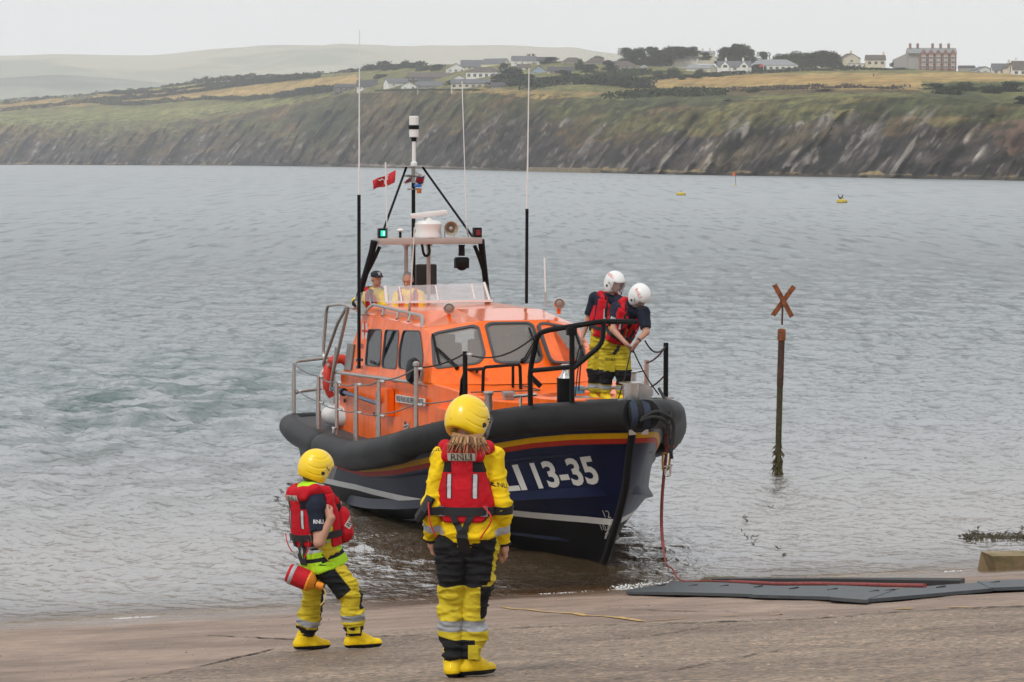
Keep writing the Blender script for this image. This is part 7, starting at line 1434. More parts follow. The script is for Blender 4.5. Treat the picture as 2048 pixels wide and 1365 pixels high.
def thrower():
    g = on_ramp(668, 1302); K = F / g[1]
    def q(px_, py_, y=0.0): return V3((px_ - 668) / K, y, (1302 - py_) / K)
    fdir = V3(.80, .60, 0)
    J = dict(pelvis=q(640, 1112, .0), neck=q(622, 970, -.01), f=fdir, head=q(634, 934, .03), hf=V3(.90, .35, -.30), hu=V3(.2, .1, 1),
      shR=q(636, 1003, -.17), shL=q(604, 990, .15), elR=q(644, 1072, -.27), elL=q(640, 1060, .20), wrR=q(668, 1024, -.25), wrL=q(668, 1030, .12),
      hipR=q(650, 1122, -.075), hipL=q(630, 1120, .07), knR=q(705, 1190, -.10), knL=q(624, 1205, .08), anR=q(712, 1280, -.06), anL=q(606, 1288, .10), toeR=q(748, 1275, -.02), toeL=q(636, 1286, .14))
    for s_ in 'LR': a = J['an' + s_]; J['gnd' + s_] = V3(0, 0, -SL * (a[1]) + .36 * SL * a[0] + .012); J['sn' + s_] = rs
    J['opt'] = dict(bs=.92, hs=.95, handR=dict(d=V3(-.45, .5, .6), n=V3(.5, .6, -.2), up=V3(.3, -.6, .6), curl=.9), handL=dict(d=V3(0, -.2, 1), n=V3(1, 0, 0), up=V3(0, -1, 0), curl=1.0))
    e, T, j, HT, HR, bp = person('person in a yellow helmet and lime vest stepping right, red throw bag at the hip', g, J, .0075, None); H = T.H; boots(e, j)
    P = [('c', T.W(-.03, 0, -.01), T.W(.03, 0, .05), .125, .130, {'ax': T.r, 's': 1.2, 'k': .05})]
    for s_ in 'LR': kn, an = j['kn' + s_], j['an' + s_]; P += [('c', j['hip' + s_], kn, .098, .078, {'k': .025}), ('f', kn, an + unit(kn - an) * .05, .074, .060, {'k': .02, 'e0': .06}), ('c', kn + (an - kn) * .42, kn + (an - kn) * .5, .082, .080, {'k': .05})]
    P.append(('c', j['hipR'] + (j['knR'] - j['hipR']) * .35 + V3(.05, -.02, .03), j['hipR'] + (j['knR'] - j['hipR']) * .75 + V3(.045, -.02, .03), .062, .06, {'k': .03}))
    def zone(V):
        out = []
        for s_ in 'LR': t1, d1 = bone(V, j['hip' + s_], j['kn' + s_]); t2, d2 = bone(V, j['kn' + s_], j['an' + s_]); out.append((t1, d1, t2, d2))
        return out
    def blk(V):
        (tL1, dL1, tL2, dL2), (tR1, dR1, tR2, dR2) = zone(V); L = (np.minimum(dL1, dL2) < np.minimum(dR1, dR2)); fr = (V - j['knR']) @ unit(fdir); frL = (V - j['knL']) @ unit(fdir)
        aR = np.minimum(.86 - tR1, .052 - (V - (j['hipR'] + np.clip(tR1, 0, 1)[:, None] * (j['knR'] - j['hipR']))) @ unit(V3(.8, 0, .6))); bR = np.minimum(fr - .03, .075 - abs((V - j['knR']) @ V3(0, 0, 1) + .01)); cR = np.minimum(np.minimum(tR2 - .62, .03 - ((V - j['anR']) @ unit(fdir))), 1.2 - tR2)
        aL = .42 - tL1; bL = np.minimum(frL - .02, np.minimum(tL2 + .6, .62 - tL2) * .3); cL = np.minimum(tL2 - .62, 1.3 - tL2)
        return np.where(L, np.maximum(np.maximum(aL, bL), cL), np.maximum(np.maximum(aR, bR), cR)) * .4
    def rf(V):
        (tL1, dL1, tL2, dL2), (tR1, dR1, tR2, dR2) = zone(V); L = (np.minimum(dL1, dL2) < np.minimum(dR1, dR2)); return np.where(L, .075 - abs(tL2 - .50), .075 - abs(tR2 - .42)) * .3
    tr = sdf_obj('trousers', P, .0075, cloth('yellow and black overtrousers', YD, [('blk', BK, .85), ('rfl', RF, .4)]), e, {'blk': blk, 'rfl': rf}, wr=.013, wf=11, seed=33, stretch=(.5, .5, 1.6))
    m = MB(); c = j['anR'] + unit(j['knR'] - j['anR']) * .105 + V3(.0, -.068, 0); m.box(c, (.10, .012, .062), Matrix.Rotation(-.05, 3, 'Y'), ch=.004); m.build('strap_tab', cloth('yellow tab small', YD, []), tr)
    # navy T-shirt
    P = [('c', T.W(0, 0, H * .2), T.W(0, 0, H * .84), .125, .12, {'ax': T.r, 's': 1.34, 'k': .05})]
    for s_ in 'LR': P += [('c', T.W((.07 if s_ == 'R' else -.07), 0, H * .88), j['sh' + s_], .068, .066, {'k': .05}), ('f', j['sh' + s_], j['sh' + s_] + (j['el' + s_] - j['sh' + s_]) * .72, .066, .064, {'k': .04, 'e0': .1})]
    sh = sdf_obj('t_shirt', P, .0075, cloth('navy T-shirt', NV, []), e, wr=.004, wf=12, seed=5)
    V2, Fc = textfit('RNLI', .030, .072, .012, .02); bs_ = bvh_w(sh); cR = j['shR'] + (j['elR'] - j['shR']) * .40; decal('print', V2, Fc, cR + V3(.012, -.05, 0), V3(1, .1, 0), V3(0, 0, 1), V3(.15, -1, .1), bs_, .002, M_wprt, sh)
    # lime waistcoat
    P = [('c', T.W(0, 0, H * .10), T.W(0, 0, H * .42), .145, .135, {'ax': T.r, 's': 1.22, 'k': .05}), ('c', T.W(0, 0, H * .42), T.W(0, 0, H * .86), .140, .128, {'ax': T.r, 's': 1.33, 'k': .05}), ('f', T.W(.01, .03, -.075), T.W(0, 0, H * .14), .180, .145, {'ax': T.r, 's': 1.15, 'k': .03})]
    def rfl(V): q_ = T.L(V); z = q_[:, 2] / H; return np.maximum(.055 - abs(z - .20 - q_[:, 1] * .3), np.minimum(np.minimum(.040 - abs(abs(q_[:, 0]) - .125), z - .36), 1) ) * .5
    def belt_(V): q_ = T.L(V); return .030 - abs(q_[:, 2] / H - .035 - .25 * q_[:, 1])
    lv = sdf_obj('waistcoat', P, .0075, cloth('lime high visibility cloth', HV, [('rfl', (.42, .43, .45), .4), ('blt', BK, .8)]), e, {'rfl': rfl, 'blt': belt_}, wr=.006, wf=9, seed=8)
    v, co, BV, BU = vest(e, T, [lv], .0075, infl=.042, wk=.92)
    BT = bvh_many([lv, tr, v])
    for x0, x1 in ((-.07, .0), (.05, .03)): pts = [T.cast(BT, x0 + (x1 - x0) * t, H * (.33 - .38 * t), 'b', .006) for t in np.linspace(0, 1, 9)]; pts = [p for p in pts if p]; ribbon(pts, .036, .004, M_web, 'crotch_strap', v)
    # bulky front pouch with its own label
    P = [('c', T.W(.08, .18, H * .30), T.W(.08, .18, H * .55), .078, .068, {'ax': T.r, 's': 1.25, 'k': .05}), ('c', T.W(-.08, .20, H * .30), T.W(-.08, .19, H * .55), .08, .075, {'ax': T.r, 's': 1.2, 'k': .05})]
    fp = sdf_obj('front_pouch', P, .0075, M_red, v, {'blk': lambda V: V[:, 0] * 0 - 1, 'rfl': lambda V: V[:, 0] * 0 - 1}, wr=.005, wf=10, seed=2)
    bf_ = bvh_w(fp); c = T.W(.19, .20, H * .47); rr = unit(V3(.45, .25, .75)); uu_ = unit(V3(-.75, -.1, .55)); nn = unit(V3(.15, -1, .1)); V2, Fc = split_long(np.array([[-.062, -.024], [.062, -.024], [.062, .024], [-.062, .024]]), [[0, 1, 2], [0, 2, 3]], .02); decal('label_patch', V2, Fc, c, rr, uu_, nn, bf_, .002, M_patch, fp); V2, Fc = textfit('RNLI', .034, .10, .01, .02); decal('print', V2, Fc, c, rr, uu_, nn, bf_, .0035, M_prt, fp)
    bc = bvh_w(co); p = T.cast(bc, -.01, H * .905, 'b'); V2, Fc = split_long(np.array([[-.075, -.022], [.075, -.022], [.075, .022], [-.075, .022]]), [[0, 1, 2], [0, 2, 3]], .02); decal('label_patch', V2, Fc, p[0], T.r, T.u, -T.f, bc, .002, M_patch, co); V2, Fc = textfit('RNLI', .034, .115, .01, .02); decal('print', V2, Fc, p[0], T.r, T.u, -T.f, bc, .0035, M_prt, co)
    for P0, P1, P2 in (((614, 1055), (622, 1080), (612, 1108)), ((575, 1058), (580, 1078), (588, 1094))): m = MB(); m.tube(curve_pts([q(*P0, -.16), q(*P1, -.19), q(*P2, -.17)], 6), .0045, 6); m.build('toggle_cord', M_cord, v)
    helmet(j['head'], J['hf'], J['hu'], e, (.90, .61, .004), True, .0055, None, .95)
    P = [('e', j['head'] + V3(-.025, -.005, -.035), (.085, .085, .085), None, {})]; sdf_obj('hair', fixp(P), .008, M('short brown hair', (.10, .055, .03), .7, bump=.6, bscale=150), e)
    # throw bag worn at the hip: its own thing
    tb = empty('throw_bag', tuple(g + q(604, 1146, -.17))); tag(tb, 'red throw line bag with an orange drawstring mouth hanging at the hip', 'throw bag'); d = unit(V3(.86, -.1, -.35)); m = MB(); m.lathe([(.02, -.115), (.075, -.112), (.088, -.09), (.09, .0), (.088, .07), (.07, .085)], (0, 0, 0), d, 22); tb.scale = (.88, .88, .88); m.build('bag', cloth('red bag cloth', (.50, .012, .02), []), tb)
    m = MB(); m.lathe([(.0905, -.085), (.0925, -.08), (.0925, -.058), (.0905, -.053)], (0, 0, 0), d, 22); m.build('reflective_band', M_refl, tb); m = MB(); rn = random.Random(2); m.lathe([(.088, .068), (.092, .085), (.075, .105), (.048, .13), (.02, .14), (.03, .155), (.034, .19), (.030, .21), (.01, .212)], (0, 0, 0), d, 16); o_ = m.build('mouth', M('orange drawstring cloth', (.80, .27, .01), .6, bump=.8, bscale=40, bdist=.01), tb)
    m = MB(); m.lathe([(.024, .136), (.024, .152)], (0, 0, 0), d, 12); m.build('toggle', M_web, tb); e1 = d * .2; m = MB(); m.tube(curve_pts([e1, e1 + V3(.03, 0, -.05), e1 + V3(.02, 0, -.12), e1 + V3(-.01, 0, -.16)], 5), .006, 6); m.build('cord_end', M('pale line', (.7, .5, .2), .7), tb)
thrower()

# ------------------------------------------------------------------ crew on the boat
def crew_bow(first):
    if first: gx, gy, Lx = 1193, 806, 10.9
    else: gx, gy, Lx = 1230, 806, 11.75
    g = toworld(bray(gx, gy, (Lx, 0, 0), (1, 0, 0))); g = at_y(gx, gy, g[1]); K = F / g[1]
    def q(px_, py_, y=0.0): return V3((px_ - gx) / K, y, (gy - py_) / K)
    if first:
        J = dict(pelvis=q(1203, 688), neck=q(1219, 588, -.05), f=V3(.55, -.83, 0), head=q(1229, 566, -.10), hf=V3(.45, -.80, -.26), hu=V3(.1, -.1, 1), shR=q(1190, 596, .06), shL=q(1236, 602, -.2), elR=q(1176, 640, .10), elL=q(1240, 645, -.3), wrR=q(1164, 676, .05), wrL=q(1235, 680, -.45),
          hipR=q(1196, 694, .02), hipL=q(1214, 694, -.05), knR=q(1190, 744, .0), knL=q(1212, 744, -.06), anR=q(1188, 792, .02), anL=q(1208, 792, -.02), toeR=q(1196, 800, -.15), toeL=q(1218, 800, -.18))
        lab = 'crew person in a white helmet at the rear left of the bow, one arm hanging'
    else:
        J = dict(pelvis=q(1226, 690), neck=q(1262, 606, -.26), f=V3(.50, -.86, 0), head=q(1277, 590, -.36), hf=V3(.38, -.45, -.80), hu=V3(.35, -.6, .5), shR=q(1232, 616, -.16), shL=q(1284, 622, -.34), elR=q(1224, 656, -.34), elL=q(1289, 660, -.44), wrR=q(1248, 681, -.50), wrL=q(1271, 677, -.58),
          hipR=q(1217, 698, .02), hipL=q(1240, 698, -.05), knR=q(1213, 746, -.02), knL=q(1247, 746, -.08), anR=q(1212, 792, .02), anL=q(1240, 792, -.04), toeR=q(1222, 800, -.15), toeL=q(1250, 800, -.18))
        lab = 'crew person in a white helmet bending over the rope at the tip of the bow'
    for s_ in 'LR': J['gnd' + s_] = V3(0, 0, 0)
    J['opt'] = dict(bs=1.05, hs=1.0, handR=dict(d=(V3(.5, -.1, -.6) if not first else V3(.05, 0, -1)), n=(V3(.3, .4, -.6) if not first else V3(.6, -.6, 0)), up=V3(.5, -.8, .2), curl=.7, size=1.0), handL=dict(d=V3(-.45, -.1, -.8), n=V3(-.3, .5, -.5), up=V3(-.5, -.8, .2), curl=.7, size=1.0))
    e, T, j, HT, HR, bp = person(lab, g, J, .0105, None, 'crew working on the bow'); H = T.H; boots(e, j, h=.011)
    P = [('c', T.W(0, 0, -.01), T.W(0, .01, H * .32), .145, .140, {'ax': T.r, 's': 1.25, 'k': .05}), ('c', T.W(0, .0, H * .3), T.W(0, .01, H * .62), .130, .122, {'ax': T.r, 's': 1.28, 'k': .05})]
    for s_ in 'LR': kn, an = j['kn' + s_], j['an' + s_]; P += [('c', j['hip' + s_], kn + (j['hip' + s_] - kn) * .1, .118, .112, {'k': .04}), ('f', kn, an + unit(kn - an) * .06, .095, .080, {'k': .04, 'e0': .06})]
    kz = j['knR'][2]
    def blk(V): return np.minimum(kz + .055 - V[:, 2], V[:, 2] - kz + .155) * .4
    def rf(V): return (.030 - abs(V[:, 2] - kz + .19)) * .4
    tr = sdf_obj('salopettes', P, .010, cloth('yellow salopettes ' + str(first), (.52, .40, .02), [('blk', BK, .85), ('rfl', RF, .4)], ), e, {'blk': blk, 'rfl': rf}, wr=.012, wf=8, seed=int(first) + 60, stretch=(.5, .5, 1.5))
    bt = bvh_w(tr); c = (j['hipR'] + j['knR']) / 2 + V3(.02, 0, .03); V2, Fc = textfit('RNLI', .032, .12, .01, .03); decal('print', V2, Fc, c, V3(1, 0, 0), V3(0, 0, 1), V3(.1, -1, 0), bt, .003, M_prt, tr)
    m = MB(); m.box(c + V3(.0, -.118, -.10), (.15, .02, .13), ch=.008); m.build('thigh_pocket', cloth('yellow pocket ' + str(first), (.52, .40, .02), []), tr)
    P = [('c', T.W(0, 0, H * .3), T.W(0, 0, H * .84), .125, .13, {'ax': T.r, 's': 1.38, 'k': .05})]
    for s_ in 'LR': P += [('c', T.W((.07 if s_ == 'R' else -.07), 0, H * .88), j['sh' + s_], .080, .080, {'k': .05}), ('f', j['sh' + s_], j['sh' + s_] + (j['el' + s_] - j['sh' + s_]) * .80, .082, .076, {'k': .04, 'e0': .1})]
    sh = sdf_obj('t_shirt', P, .010, cloth('navy crew shirt', NV, []), e, wr=.005, wf=12, seed=5); bs_ = bvh_w(sh)
    V2, Fc = textfit('RNLI', .030, .085, .014, .03); 
    if not first: decal('print', V2, Fc, j['shR'] + (j['elR'] - j['shR']) * .45, unit(V3(.8, 0, -.25)), unit(V3(.25, 0, .8)), V3(-.25, -1, 0), bs_, .003, M_wprt, sh)
    v, co, BV, BU = vest(e, T, [sh, tr], .010, infl=.055)
    pts = [T.cast(BV, .0 + .05 * t, H * (.3 - .36 * t), 'f', .006) for t in np.linspace(0, 1, 9)]; pts = [p for p in pts if p]; ribbon(pts, .045, .005, M_web, 'crotch_strap', v)
    p = T.cast(BV, .0, H * .34, 'f', .01); m = MB(); m.lathe([(.04, 0), (.045, .015), (.02, .02)], p[0], p[1], 12); m.build('quick_release', M_buck, v)
    helmet(j['head'], J['hf'], J['hu'], e, (.78, .78, .77), False, .008, 'RNLI', 1.12)
    if not first: m = MB(); d = unit(j['wrL'] - j['elL']); m.lathe([(.034, -.012), (.036, 0), (.034, .012)], j['wrL'] - d * .02, d, 14); m.build('wristwatch', M_web, e)
    return e, g, j
e1, g1, j1 = crew_bow(True); e2, g2, j2 = crew_bow(False)
# the rope between the bending crew member's hands
hp_ = g2 + (j2['wrL'] + j2['wrR']) / 2 + V3(0, -.04, -.06); a = toworld(pbx(1318, 790, 12.2)); b = toworld(bray(1236, 800, (12.4, 0, 0), (1, 0, 0)))
m = MB(); m.tube(sag(b, hp_, .04), .009, 6); m.tube(sag(hp_, a, .05), .009, 6); tag(m.build('thin_line', M_blkrope), 'thin black line running through the hands of the crew at the bow', 'line')
m = MB(); hp1 = g1 + j1['wrR'] + V3(0, -.03, -.10); m.tube(sag(hp1, hp1 + V3(-.05, -.1, -.62), .0), .012, 6); m.tube(curve_pts([hp1, hp1 + V3(-.06, -.02, -.35), hp1 + V3(-.1, -.1, -.75)], 5), .010, 6); tag(m.build('hanging_line', M_blkrope), 'black lines hanging from the rear bow crew member\'s hand', 'line')

def crew_fly(kind):
    gx, gy, Lx, hx, hy = (816, 752, 3.0, 816, 560) if kind == 'helm' else (750, 758, 2.65, 752, 556)
    g0 = toworld(bray(gx, gy, (Lx, 0, 0), (1, 0, 0))); g = at_y(gx, gy, g0[1]); K = F / g[1]
    def q(px_, py_, y=0.0): return V3((px_ - gx) / K, y, (gy - py_) / K)
    if kind == 'helm':
        J = dict(pelvis=q(818, 645), neck=q(816, 580), f=V3(-.1, -1, 0), head=q(816, 561, -.03), hf=V3(-.25, -.9, -.30), hu=V3(0, 0, 1), shR=q(797, 592, 0), shL=q(838, 592, 0), elR=q(790, 620, -.1), elL=q(846, 620, -.1), wrR=q(803, 632, -.35), wrL=q(832, 632, -.35))
        lab = 'grey haired person in a red lifejacket standing behind the wind screen at the helm'
    else:
        J = dict(pelvis=q(752, 645), neck=q(750, 578), f=V3(.45, -.85, 0), head=q(754, 558, -.03), hf=V3(.55, -.80, -.08), hu=V3(0, 0, 1), shR=q(731, 592, .05), shL=q(768, 592, -.12), elR=q(713, 604, .02), elL=q(772, 620, -.2), wrR=q(716, 613, -.12), wrL=q(768, 630, -.4))
        lab = 'person in a dark cap and yellow jacket at the left of the steering position'
    px0 = J['pelvis']
    for s_, d in (('R', -.10), ('L', .10)): J['hip' + s_] = px0 + V3(d, 0, -.03); J['kn' + s_] = px0 + V3(d, -.03, -.44); J['an' + s_] = px0 + V3(d, .02, -.80); J['toe' + s_] = px0 + V3(d, -.16, -.86); J['gnd' + s_] = V3(0, 0, px0[2] - .90)
    J['opt'] = dict(hs=1.06, handR=dict(curl=1.1), handL=dict(curl=1.0)); e, T, j, HT, HR, bp = person(lab, g, J, .011, None, 'crew at the upper steering position'); H = T.H; boots(e, j, h=.014)
    P = [('c', T.W(0, 0, 0), T.W(0, 0, .06), .14, .14, {'ax': T.r, 's': 1.2, 'k': .05})]
    for s_ in 'LR': P += [('c', j['hip' + s_], j['kn' + s_], .11, .09, {'k': .04}), ('f', j['kn' + s_], j['an' + s_] + V3(0, 0, .05), .09, .08, {'k': .04, 'e0': .06})]
    sdf_obj('trousers', P, .014, cloth('crew trousers ' + kind, YD, []), e, wr=.008, wf=8)
    P = [('c', T.W(0, 0, 0), T.W(0, 0, H * .45), .155, .145, {'ax': T.r, 's': 1.25, 'k': .05}), ('c', T.W(0, 0, H * .45), T.W(0, 0, H * .84), .14, .12, {'ax': T.r, 's': 1.4, 'k': .05})]
    for s_ in 'LR': P += [('c', T.W((.07 if s_ == 'R' else -.07), 0, H * .86), j['sh' + s_], .085, .082, {'k': .05}), ('c', j['sh' + s_], j['el' + s_], .085, .078, {'k': .04}), ('f', j['el' + s_], j['wr' + s_], .078, .06, {'k': .03, 'e0': .06})]
    def blk(V):
        o = -1 + 0 * V[:, 0]
        for s_ in 'LR': t, d = bone(V, j['el' + s_], j['wr' + s_]); o = np.maximum(o, np.minimum(t - .15, .10 - d))
        return o * .3 if kind == 'cap' else o * 0 - 1
    ja = sdf_obj('jacket', P, .011, cloth('yellow deck jacket ' + kind, Y1, [('blk', BK, .8)]), e, {'blk': blk}, wr=.008, wf=9, seed=3)
    if kind == 'helm':
        vest(e, T, [ja], .011, infl=.045)
        P = [('e', HT(0, -.025, .045), (.084, .092, .092), None, {'R': HR}), ('e', HT(0, -.04, 0), (.084, .07, .075), None, {'R': HR, 'k': .03})]
        def post(X, D): q_ = (X - j['head']) @ HR; return np.maximum(D, np.maximum(q_[..., 1] - .045 + np.clip(.05 - q_[..., 2], 0, .1) * .6, -.035 - q_[..., 2]))
        sdf_obj('hair', fixp(P), .009, M('short grey hair', (.22, .20, .19), .8, bump=.5, bscale=120), e, post=post)
    else:
        vest(e, T, [ja], .011, infl=.035)
        P = [('c', T.W(-.10, -.06, H * .97), T.W(-.10, .07, H * .93), .045, .045, {'k': .05}), ('c', T.W(.10, -.06, H * .97), T.W(.10, .07, H * .93), .045, .045, {'k': .05}), ('c', T.W(-.1, -.08, H * .99), T.W(.1, -.08, H * .99), .05, .05, {'k': .05})]; sdf_obj('hood', P, .011, cloth('black hood', BK, []), e, wr=.006, wf=14)
        c = j['head']; P = [('e', HT(0, -.01, .065), (.094, .106, .072), None, {'R': HR}), ('e', HT(0, .075, .052), (.072, .075, .014), None, {'R': HR, 'k': .02})]
        def post(X, D): q_ = (X - c) @ HR; return np.maximum(D, (.035 - q_[..., 2]))
        cap = sdf_obj('cap', fixp(P), .008, M('navy cap', (.012, .014, .022), .8), e, post=post); bc = bvh_w(cap); V2, Fc = textfit('NY', .05, .05, .01, .02); decal('print', V2, Fc, HT(0, .09, .092), -HR[:, 0] * -1 * -1, HR[:, 2], HR[:, 1], bc, .002, M_wprt, cap)
crew_fly('helm'); crew_fly('cap')
# ------------------------------------------------------------------ beacon in the water
M_rust = M('rusty orange steel', (.30, .085, .022), .85, col2=(.10, .035, .015), var=.2, vscale=14, bump=.6, bscale=50); M_pole = M('weedy rusty pole', (.075, .035, .022), .85, var=.5, vscale=9, bump=.6, bscale=40); M_weedp = M('green weed on steel', (.065, .055, .022), .9, var=.5, vscale=16, bump=.8, bscale=60)
def beacon():
    b = at_z(1556, 944, 0); Y = b[1]; e = empty('beacon_post', tuple(b)); tag(e, 'leaning rusty beacon post with an orange cross on top, standing in the water', 'beacon'); Q = lambda x, y, d=0: at_y(x, y, Y + d) - b
    m = MB(); m.tube([Q(1554, 985), Q(1556, 940), Q(1557.5, 860), Q(1560, 770)], .052, 14); m.build('lower_post', M_weedp, e); m = MB(); m.tube([Q(1560, 772), Q(1563, 680)], .057, 14); m.build('upper_post', M_pole, e)
    m = MB(); m.lathe([(.062, 0), (.070, .01), (.070, .17), (.062, .19), (.04, .20)], Q(1563, 681), Q(1564, 640) - Q(1563, 681), 16); m.lathe([(.075, .0), (.075, .015)], Q(1563, 681), Q(1564, 640) - Q(1563, 681), 16); m.build('socket', M_rust, e)
    m = MB(); m.tube([Q(1564, 650), Q(1565.5, 600)], .017, 8); m.build('spindle', M_pole, e)
    for A, B, d in (((1549, 570), (1584, 634), -.02), ((1588, 573), (1546, 631), .02)):
        a_, b_ = Q(*A, d), Q(*B, d); m = MB(); m.bar(a_, b_, .085, .018, up=(0, 1, 0)); m.bar(a_ + [-.03, .02, 0], b_ + [-.03, .02, 0], .018, .05, up=(0, 1, 0)); m.build('cross_arm', M_rust, e)
    rnd = random.Random(6); m = MB()
    for k in range(110):
        t = rnd.random() ** 1.7; p = Q(1554.5 + t * 3.5, 946 - t * 60) + V3(math.cos(k) * .058, math.sin(k) * .058, 0); d = unit(V3(math.cos(k), math.sin(k), -rnd.uniform(.5, 2.5))) * rnd.uniform(.03, .09); m.tube([p, p + d * .6, p + d + [0, 0, -.02]], [.012, .010, .003], 4)
    tag(m.build('weed_fringe', M('brown weed', (.10, .085, .03), .8, var=.4), e), None, None, None, 'stuff')
beacon()

# ------------------------------------------------------------------ rubber recovery mat
M_mat = M('grey rubber mat', (.055, .064, .070), .5, spec=.35, var=.25, vscale=3, bump=.3, bscale=60, bdist=.004); M_matd = M('dark rubber edge', (.015, .016, .017), .7)
MAT_T = .032
def mat_panel(root, pts, mat=M_mat, th=MAT_T, lift=.02, name='panel'):
    P = [ramp_at(*p) for p in pts]; P = [V3(p[0], p[1], max(rz(p[0], p[1]), -.12) + lift) for p in P]; m = MB(); n = rs; Q = [p + n * th for p in P]; m.slab(Q, n, th); o = m.build(name, mat, root, False); return P
def mat():
    root = empty('recovery_mat', tuple(ramp_at(1500, 1195)) ); root.location = (0, 0, 0); tag(root, 'long grey rubber recovery mat laid along the edge of the water', 'rubber mat')
    top = [(1252, 1190), (1282, 1176), (1340, 1171), (1420, 1172), (1520, 1174), (1640, 1178), (1760, 1184), (1850, 1188)]; bot = [(1258, 1190), (1300, 1191.5), (1360, 1194), (1440, 1196), (1520, 1199), (1600, 1200), (1660, 1205), (1712, 1211)]
    # the long arm running right from the bow, in overlapping lengths
    segs = [((1252, 1188), (1345, 1172), (1352, 1193), (1256, 1191)), ((1340, 1171.5), (1500, 1174), (1505, 1198), (1346, 1193.5)), ((1498, 1174), (1660, 1179), (1665, 1203), (1500, 1198)), ((1655, 1179), (1800, 1186), (1732, 1211), (1660, 1205)), ((1728, 1209), (1800, 1185), (1960, 1173), (1985, 1186)), ((1955, 1172), (2120, 1165), (2130, 1181), (1980, 1186))]
    for k, s_ in enumerate(segs): mat_panel(root, s_, lift=.012 + .006 * (k % 2))
    mat_panel(root, [(1420, 1166.5), (1640, 1167.5), (1640, 1170.5), (1425, 1169.5)], M_matd, .05, .02, 'rear_panel'); mat_panel(root, [(1640, 1167.5), (1930, 1170), (1920, 1176), (1640, 1170.5)], M_matd, .05, .024, 'rear_panel')
    for x, y in ((1322, 1179), (1386, 1180), (1448, 1181), (1517, 1182.5), (1588, 1186), (1665, 1189), (1748, 1193), (1780, 1191), (1882, 1184), (1990, 1175)):
        p = ramp_at(x, y); z = rz(p[0], p[1]) + MAT_T + .020; m = MB(); m.bar((p[0] - .045, p[1] - .06, z), (p[0] + .045, p[1] + .06, z + .0), .035, .012, ch=.003); m.build('hand_slot', M_matd, root)
mat()

# ------------------------------------------------------------------ red hose from the bow down to the mat
def P3(x, y, Y): return at_y(x, y, Y)
M_hose = M('red rope sleeve', (.27, .055, .05), .75, var=.3, vscale=15, bump=.7, bscale=160, bdist=.004)
Yb = 36.6
pts = [P3(1331, 868, Yb), P3(1333, 900, Yb), P3(1328, 950, Yb), P3(1324, 1000, Yb), P3(1323, 1050, Yb), P3(1326, 1090, Yb - .1), P3(1333, 1130, Yb - .4)]
end = ramp_at(1344, 1168); end = V3(end[0], end[1], max(rz(end[0], end[1]), -.05) + .10); pts.append(end)
for x, y in ((1362, 1171), (1420, 1172), (1500, 1176), (1560, 1179), (1640, 1179), (1720, 1181), (1800, 1183), (1850, 1184)): p = ramp_at(x, y); pts.append(V3(p[0], p[1], rz(p[0], p[1]) + MAT_T + .030))
CP = curve_pts(pts, 7); m = MB(); m.tube(CP, [.022 if c_[2] > .3 else .011 for c_ in CP], 10); tag(m.build('red_rope', M_hose), 'thick red rope hanging from the bow and lying along the mat', 'rope')
sh = empty('shackle', tuple(P3(1332, 915, Yb - .05))); tag(sh, 'orange and steel shackle hanging beside the red rope', 'shackle'); S0 = np.array(sh.location[:])
m = MB(); m.tube(bend([P3(1335, 862, Yb - .05) - S0, P3(1340, 880, Yb - .05) - S0, P3(1342, 902, Yb - .05) - S0], .05), .024, 8); m.build('strop', M('orange strop', (.70, .22, .02), .6), sh)
m = MB(); m.tube([P3(1342, 888, Yb - .08) - S0, P3(1343, 896, Yb - .08) - S0], .034, 10); m.build('sleeve', M('bright orange plastic', (.85, .11, .01), .5), sh)
m = MB(); m.tube(bend([P3(1334, 908, Yb - .05) - S0, P3(1326, 906, Yb - .05) - S0, P3(1325, 925, Yb - .05) - S0, P3(1326, 944, Yb - .05) - S0, P3(1338, 938, Yb - .05) - S0, P3(1341, 905, Yb - .05) - S0], .06), .014, 8); m.build('hook', M('ochre painted steel', (.50, .24, .03), .5, var=.3), sh)
m = MB(); m.tube(bend([P3(1331, 938, Yb - .1) - S0, P3(1330, 952, Yb - .1) - S0, P3(1340, 952, Yb - .1) - S0, P3(1341, 932, Yb - .1) - S0], .08), .016, 8); m.tube([P3(1328, 934, Yb - .1) - S0, P3(1345, 931, Yb - .1) - S0], .014, 8); m.build('bow_shackle', M_ss, sh)
m = MB(); m.tube([P3(1341, 898, Yb - .1) - S0, P3(1344, 918, Yb - .1) - S0], .02, 8); m.build('black_grip', M_blkrope, sh)

# ------------------------------------------------------------------ concrete groyne at the right, weed, foam, boulder
def groyne():
    a = ramp_at(1962, 1102); zt = .36; A = at_z(1962, 1103, zt); B = at_z(2110, 1101, zt); mb = MB(); far = V3(0, 3.0, 0)
    A2 = at_z(1985, 1113, zt); B2 = at_z(2110, 1111, zt); top = [A, B, B2, A2]; top = [V3(*p) for p in top]; bot = [V3(A2[0] - .2, A2[1] + .9, -.9), V3(B[0], B[1] + .8, -.9), V3(B2[0], B2[1] + .3, -.9), V3(2 * 0 + A2[0] + .45, A2[1] + .3, -.9)]
    mb.add(top + bot, [[0, 1, 2, 3], [7, 6, 5, 4], [3, 2, 6, 7], [0, 3, 7, 4], [1, 5, 6, 2], [0, 4, 5, 1]]); tag(mb.build('concrete_groyne', M('stained concrete block', (.27, .20, .11), .9, col2=(.10, .09, .035), var=.3, vscale=2.2, bump=.7, bscale=25), None, False), 'undercut weed stained concrete block standing in the shallows at the right edge', 'concrete block')
groyne()
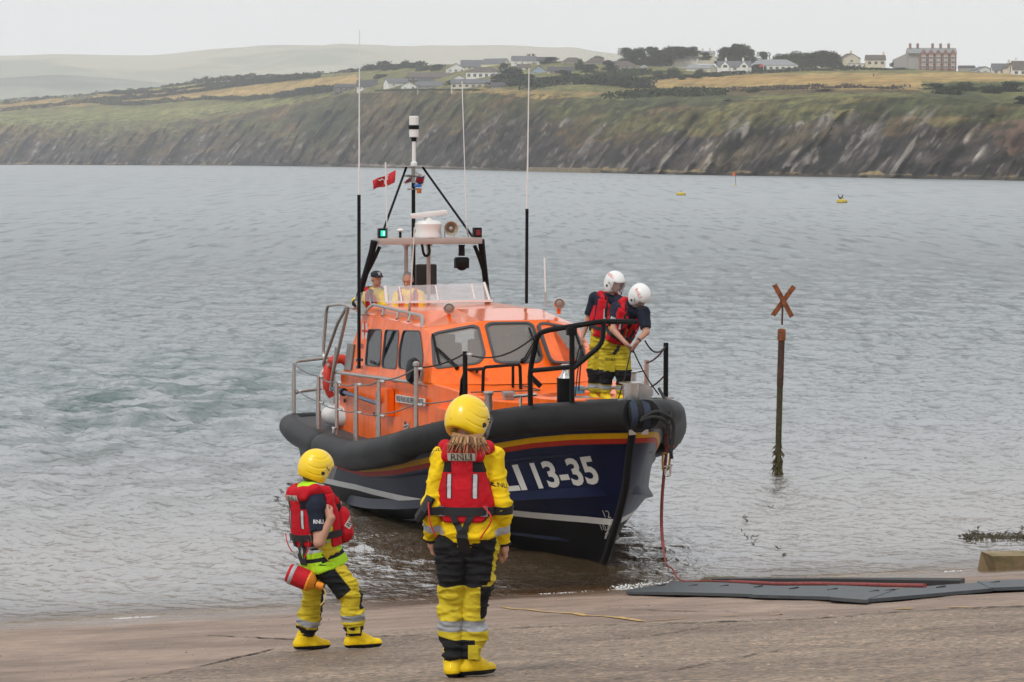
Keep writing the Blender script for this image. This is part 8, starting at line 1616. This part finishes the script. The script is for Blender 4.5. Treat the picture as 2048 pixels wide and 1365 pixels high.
def weed(px0, px1, py0, py1, n, label, seed):
    rnd = random.Random(seed); m = MB()
    for k in range(n):
        t = rnd.random(); x = px0 + (px1 - px0) * t; y = rnd.gauss((py0 + py1) / 2, (py1 - py0) / 4) ; p = at_z(x, y, .0); z0 = float(sea_h(np.array([p[0]]), np.array([p[1]]))[0]); q_ = V3(p[0], p[1], z0)
        for b in range(3): d = V3(rnd.uniform(-.09, .09), rnd.uniform(-.05, .05), rnd.uniform(-.01, .045)); m.tube([q_ + [0, 0, -.03], q_ + d * .5, q_ + d], [.006, .007, .003], 4)
    tag(m.build('floating_weed', M('bladder wrack', (.055, .045, .018), .6, var=.3), None), label, 'seaweed', None, 'stuff')
weed(1925, 2070, 1062, 1082, 200, 'brown seaweed breaking the surface at the right', 3); weed(1480, 1590, 1000, 1120, 14, 'thin scattered strands of weed in the shallows', 4)
m = MB(); p = at_z(1436, 1166, .0); Vb, Qb = sdf_mesh('b', fixp([('e', V3(0, 0, -.02), (.26, .16, .09), None, {}), ('e', V3(.12, .03, -.02), (.18, .15, .07), None, {})]), .02); o = obj_from('boulder', big_mesh('boulder', Vb + (fbm(Vb[:, 0] * 6, Vb[:, 1] * 6, Vb[:, 2] * 6, o=3) * .02)[:, None], Qb), M('weedy stone', (.10, .085, .04), .6, var=.4, vscale=8), None, True, 180); o.location = (p[0], p[1], 0.02); tag(o, 'low brown boulder awash behind the end of the mat', 'boulder')
# foam where ripples break on the slipway
def foam(pts, n, spread, label, seed, size=.02):
    rnd = random.Random(seed); m = MB()
    for k in range(n):
        t = rnd.random() * (len(pts) - 1); i = min(int(t), len(pts) - 2); a = pts[i]; b = pts[i + 1]; x = a[0] + (b[0] - a[0]) * (t - i) + rnd.gauss(0, spread * 2.5); y = a[1] + (b[1] - a[1]) * (t - i) + rnd.gauss(0, spread); p = at_z(x, y, 0.0); z = max(rz(p[0], p[1]), float(sea_h(np.array([p[0]]), np.array([p[1]]))[0])); s = size * rnd.uniform(.3, 1.2)
        m.lathe([(s * .9, 0), (s * .6, s * .4), (s * .1, s * .55)], (p[0], p[1], z), n=5)
    tag(m.build('foam', M('white foam', (.72, .74, .74), .5), None), label, 'foam', None, 'stuff')
foam([(228, 1252), (260, 1250), (310, 1247)], 130, 1.6, 'little white foam where a ripple breaks on the left of the slipway', 5, .010); foam([(1232, 1180), (1256, 1178), (1290, 1172), (1340, 1168)], 300, 3.2, 'white froth at the tip of the rubber mat', 6, .012); foam([(1080, 1195), (1130, 1192), (1180, 1188)], 40, 1.6, 'fine foam line ahead of the boat', 7, .012); foam([(1890, 1152), (1925, 1150)], 24, 1.0, 'fleck of foam at the right waterline', 8, .014)
# thin rim of water lapping at the slipway
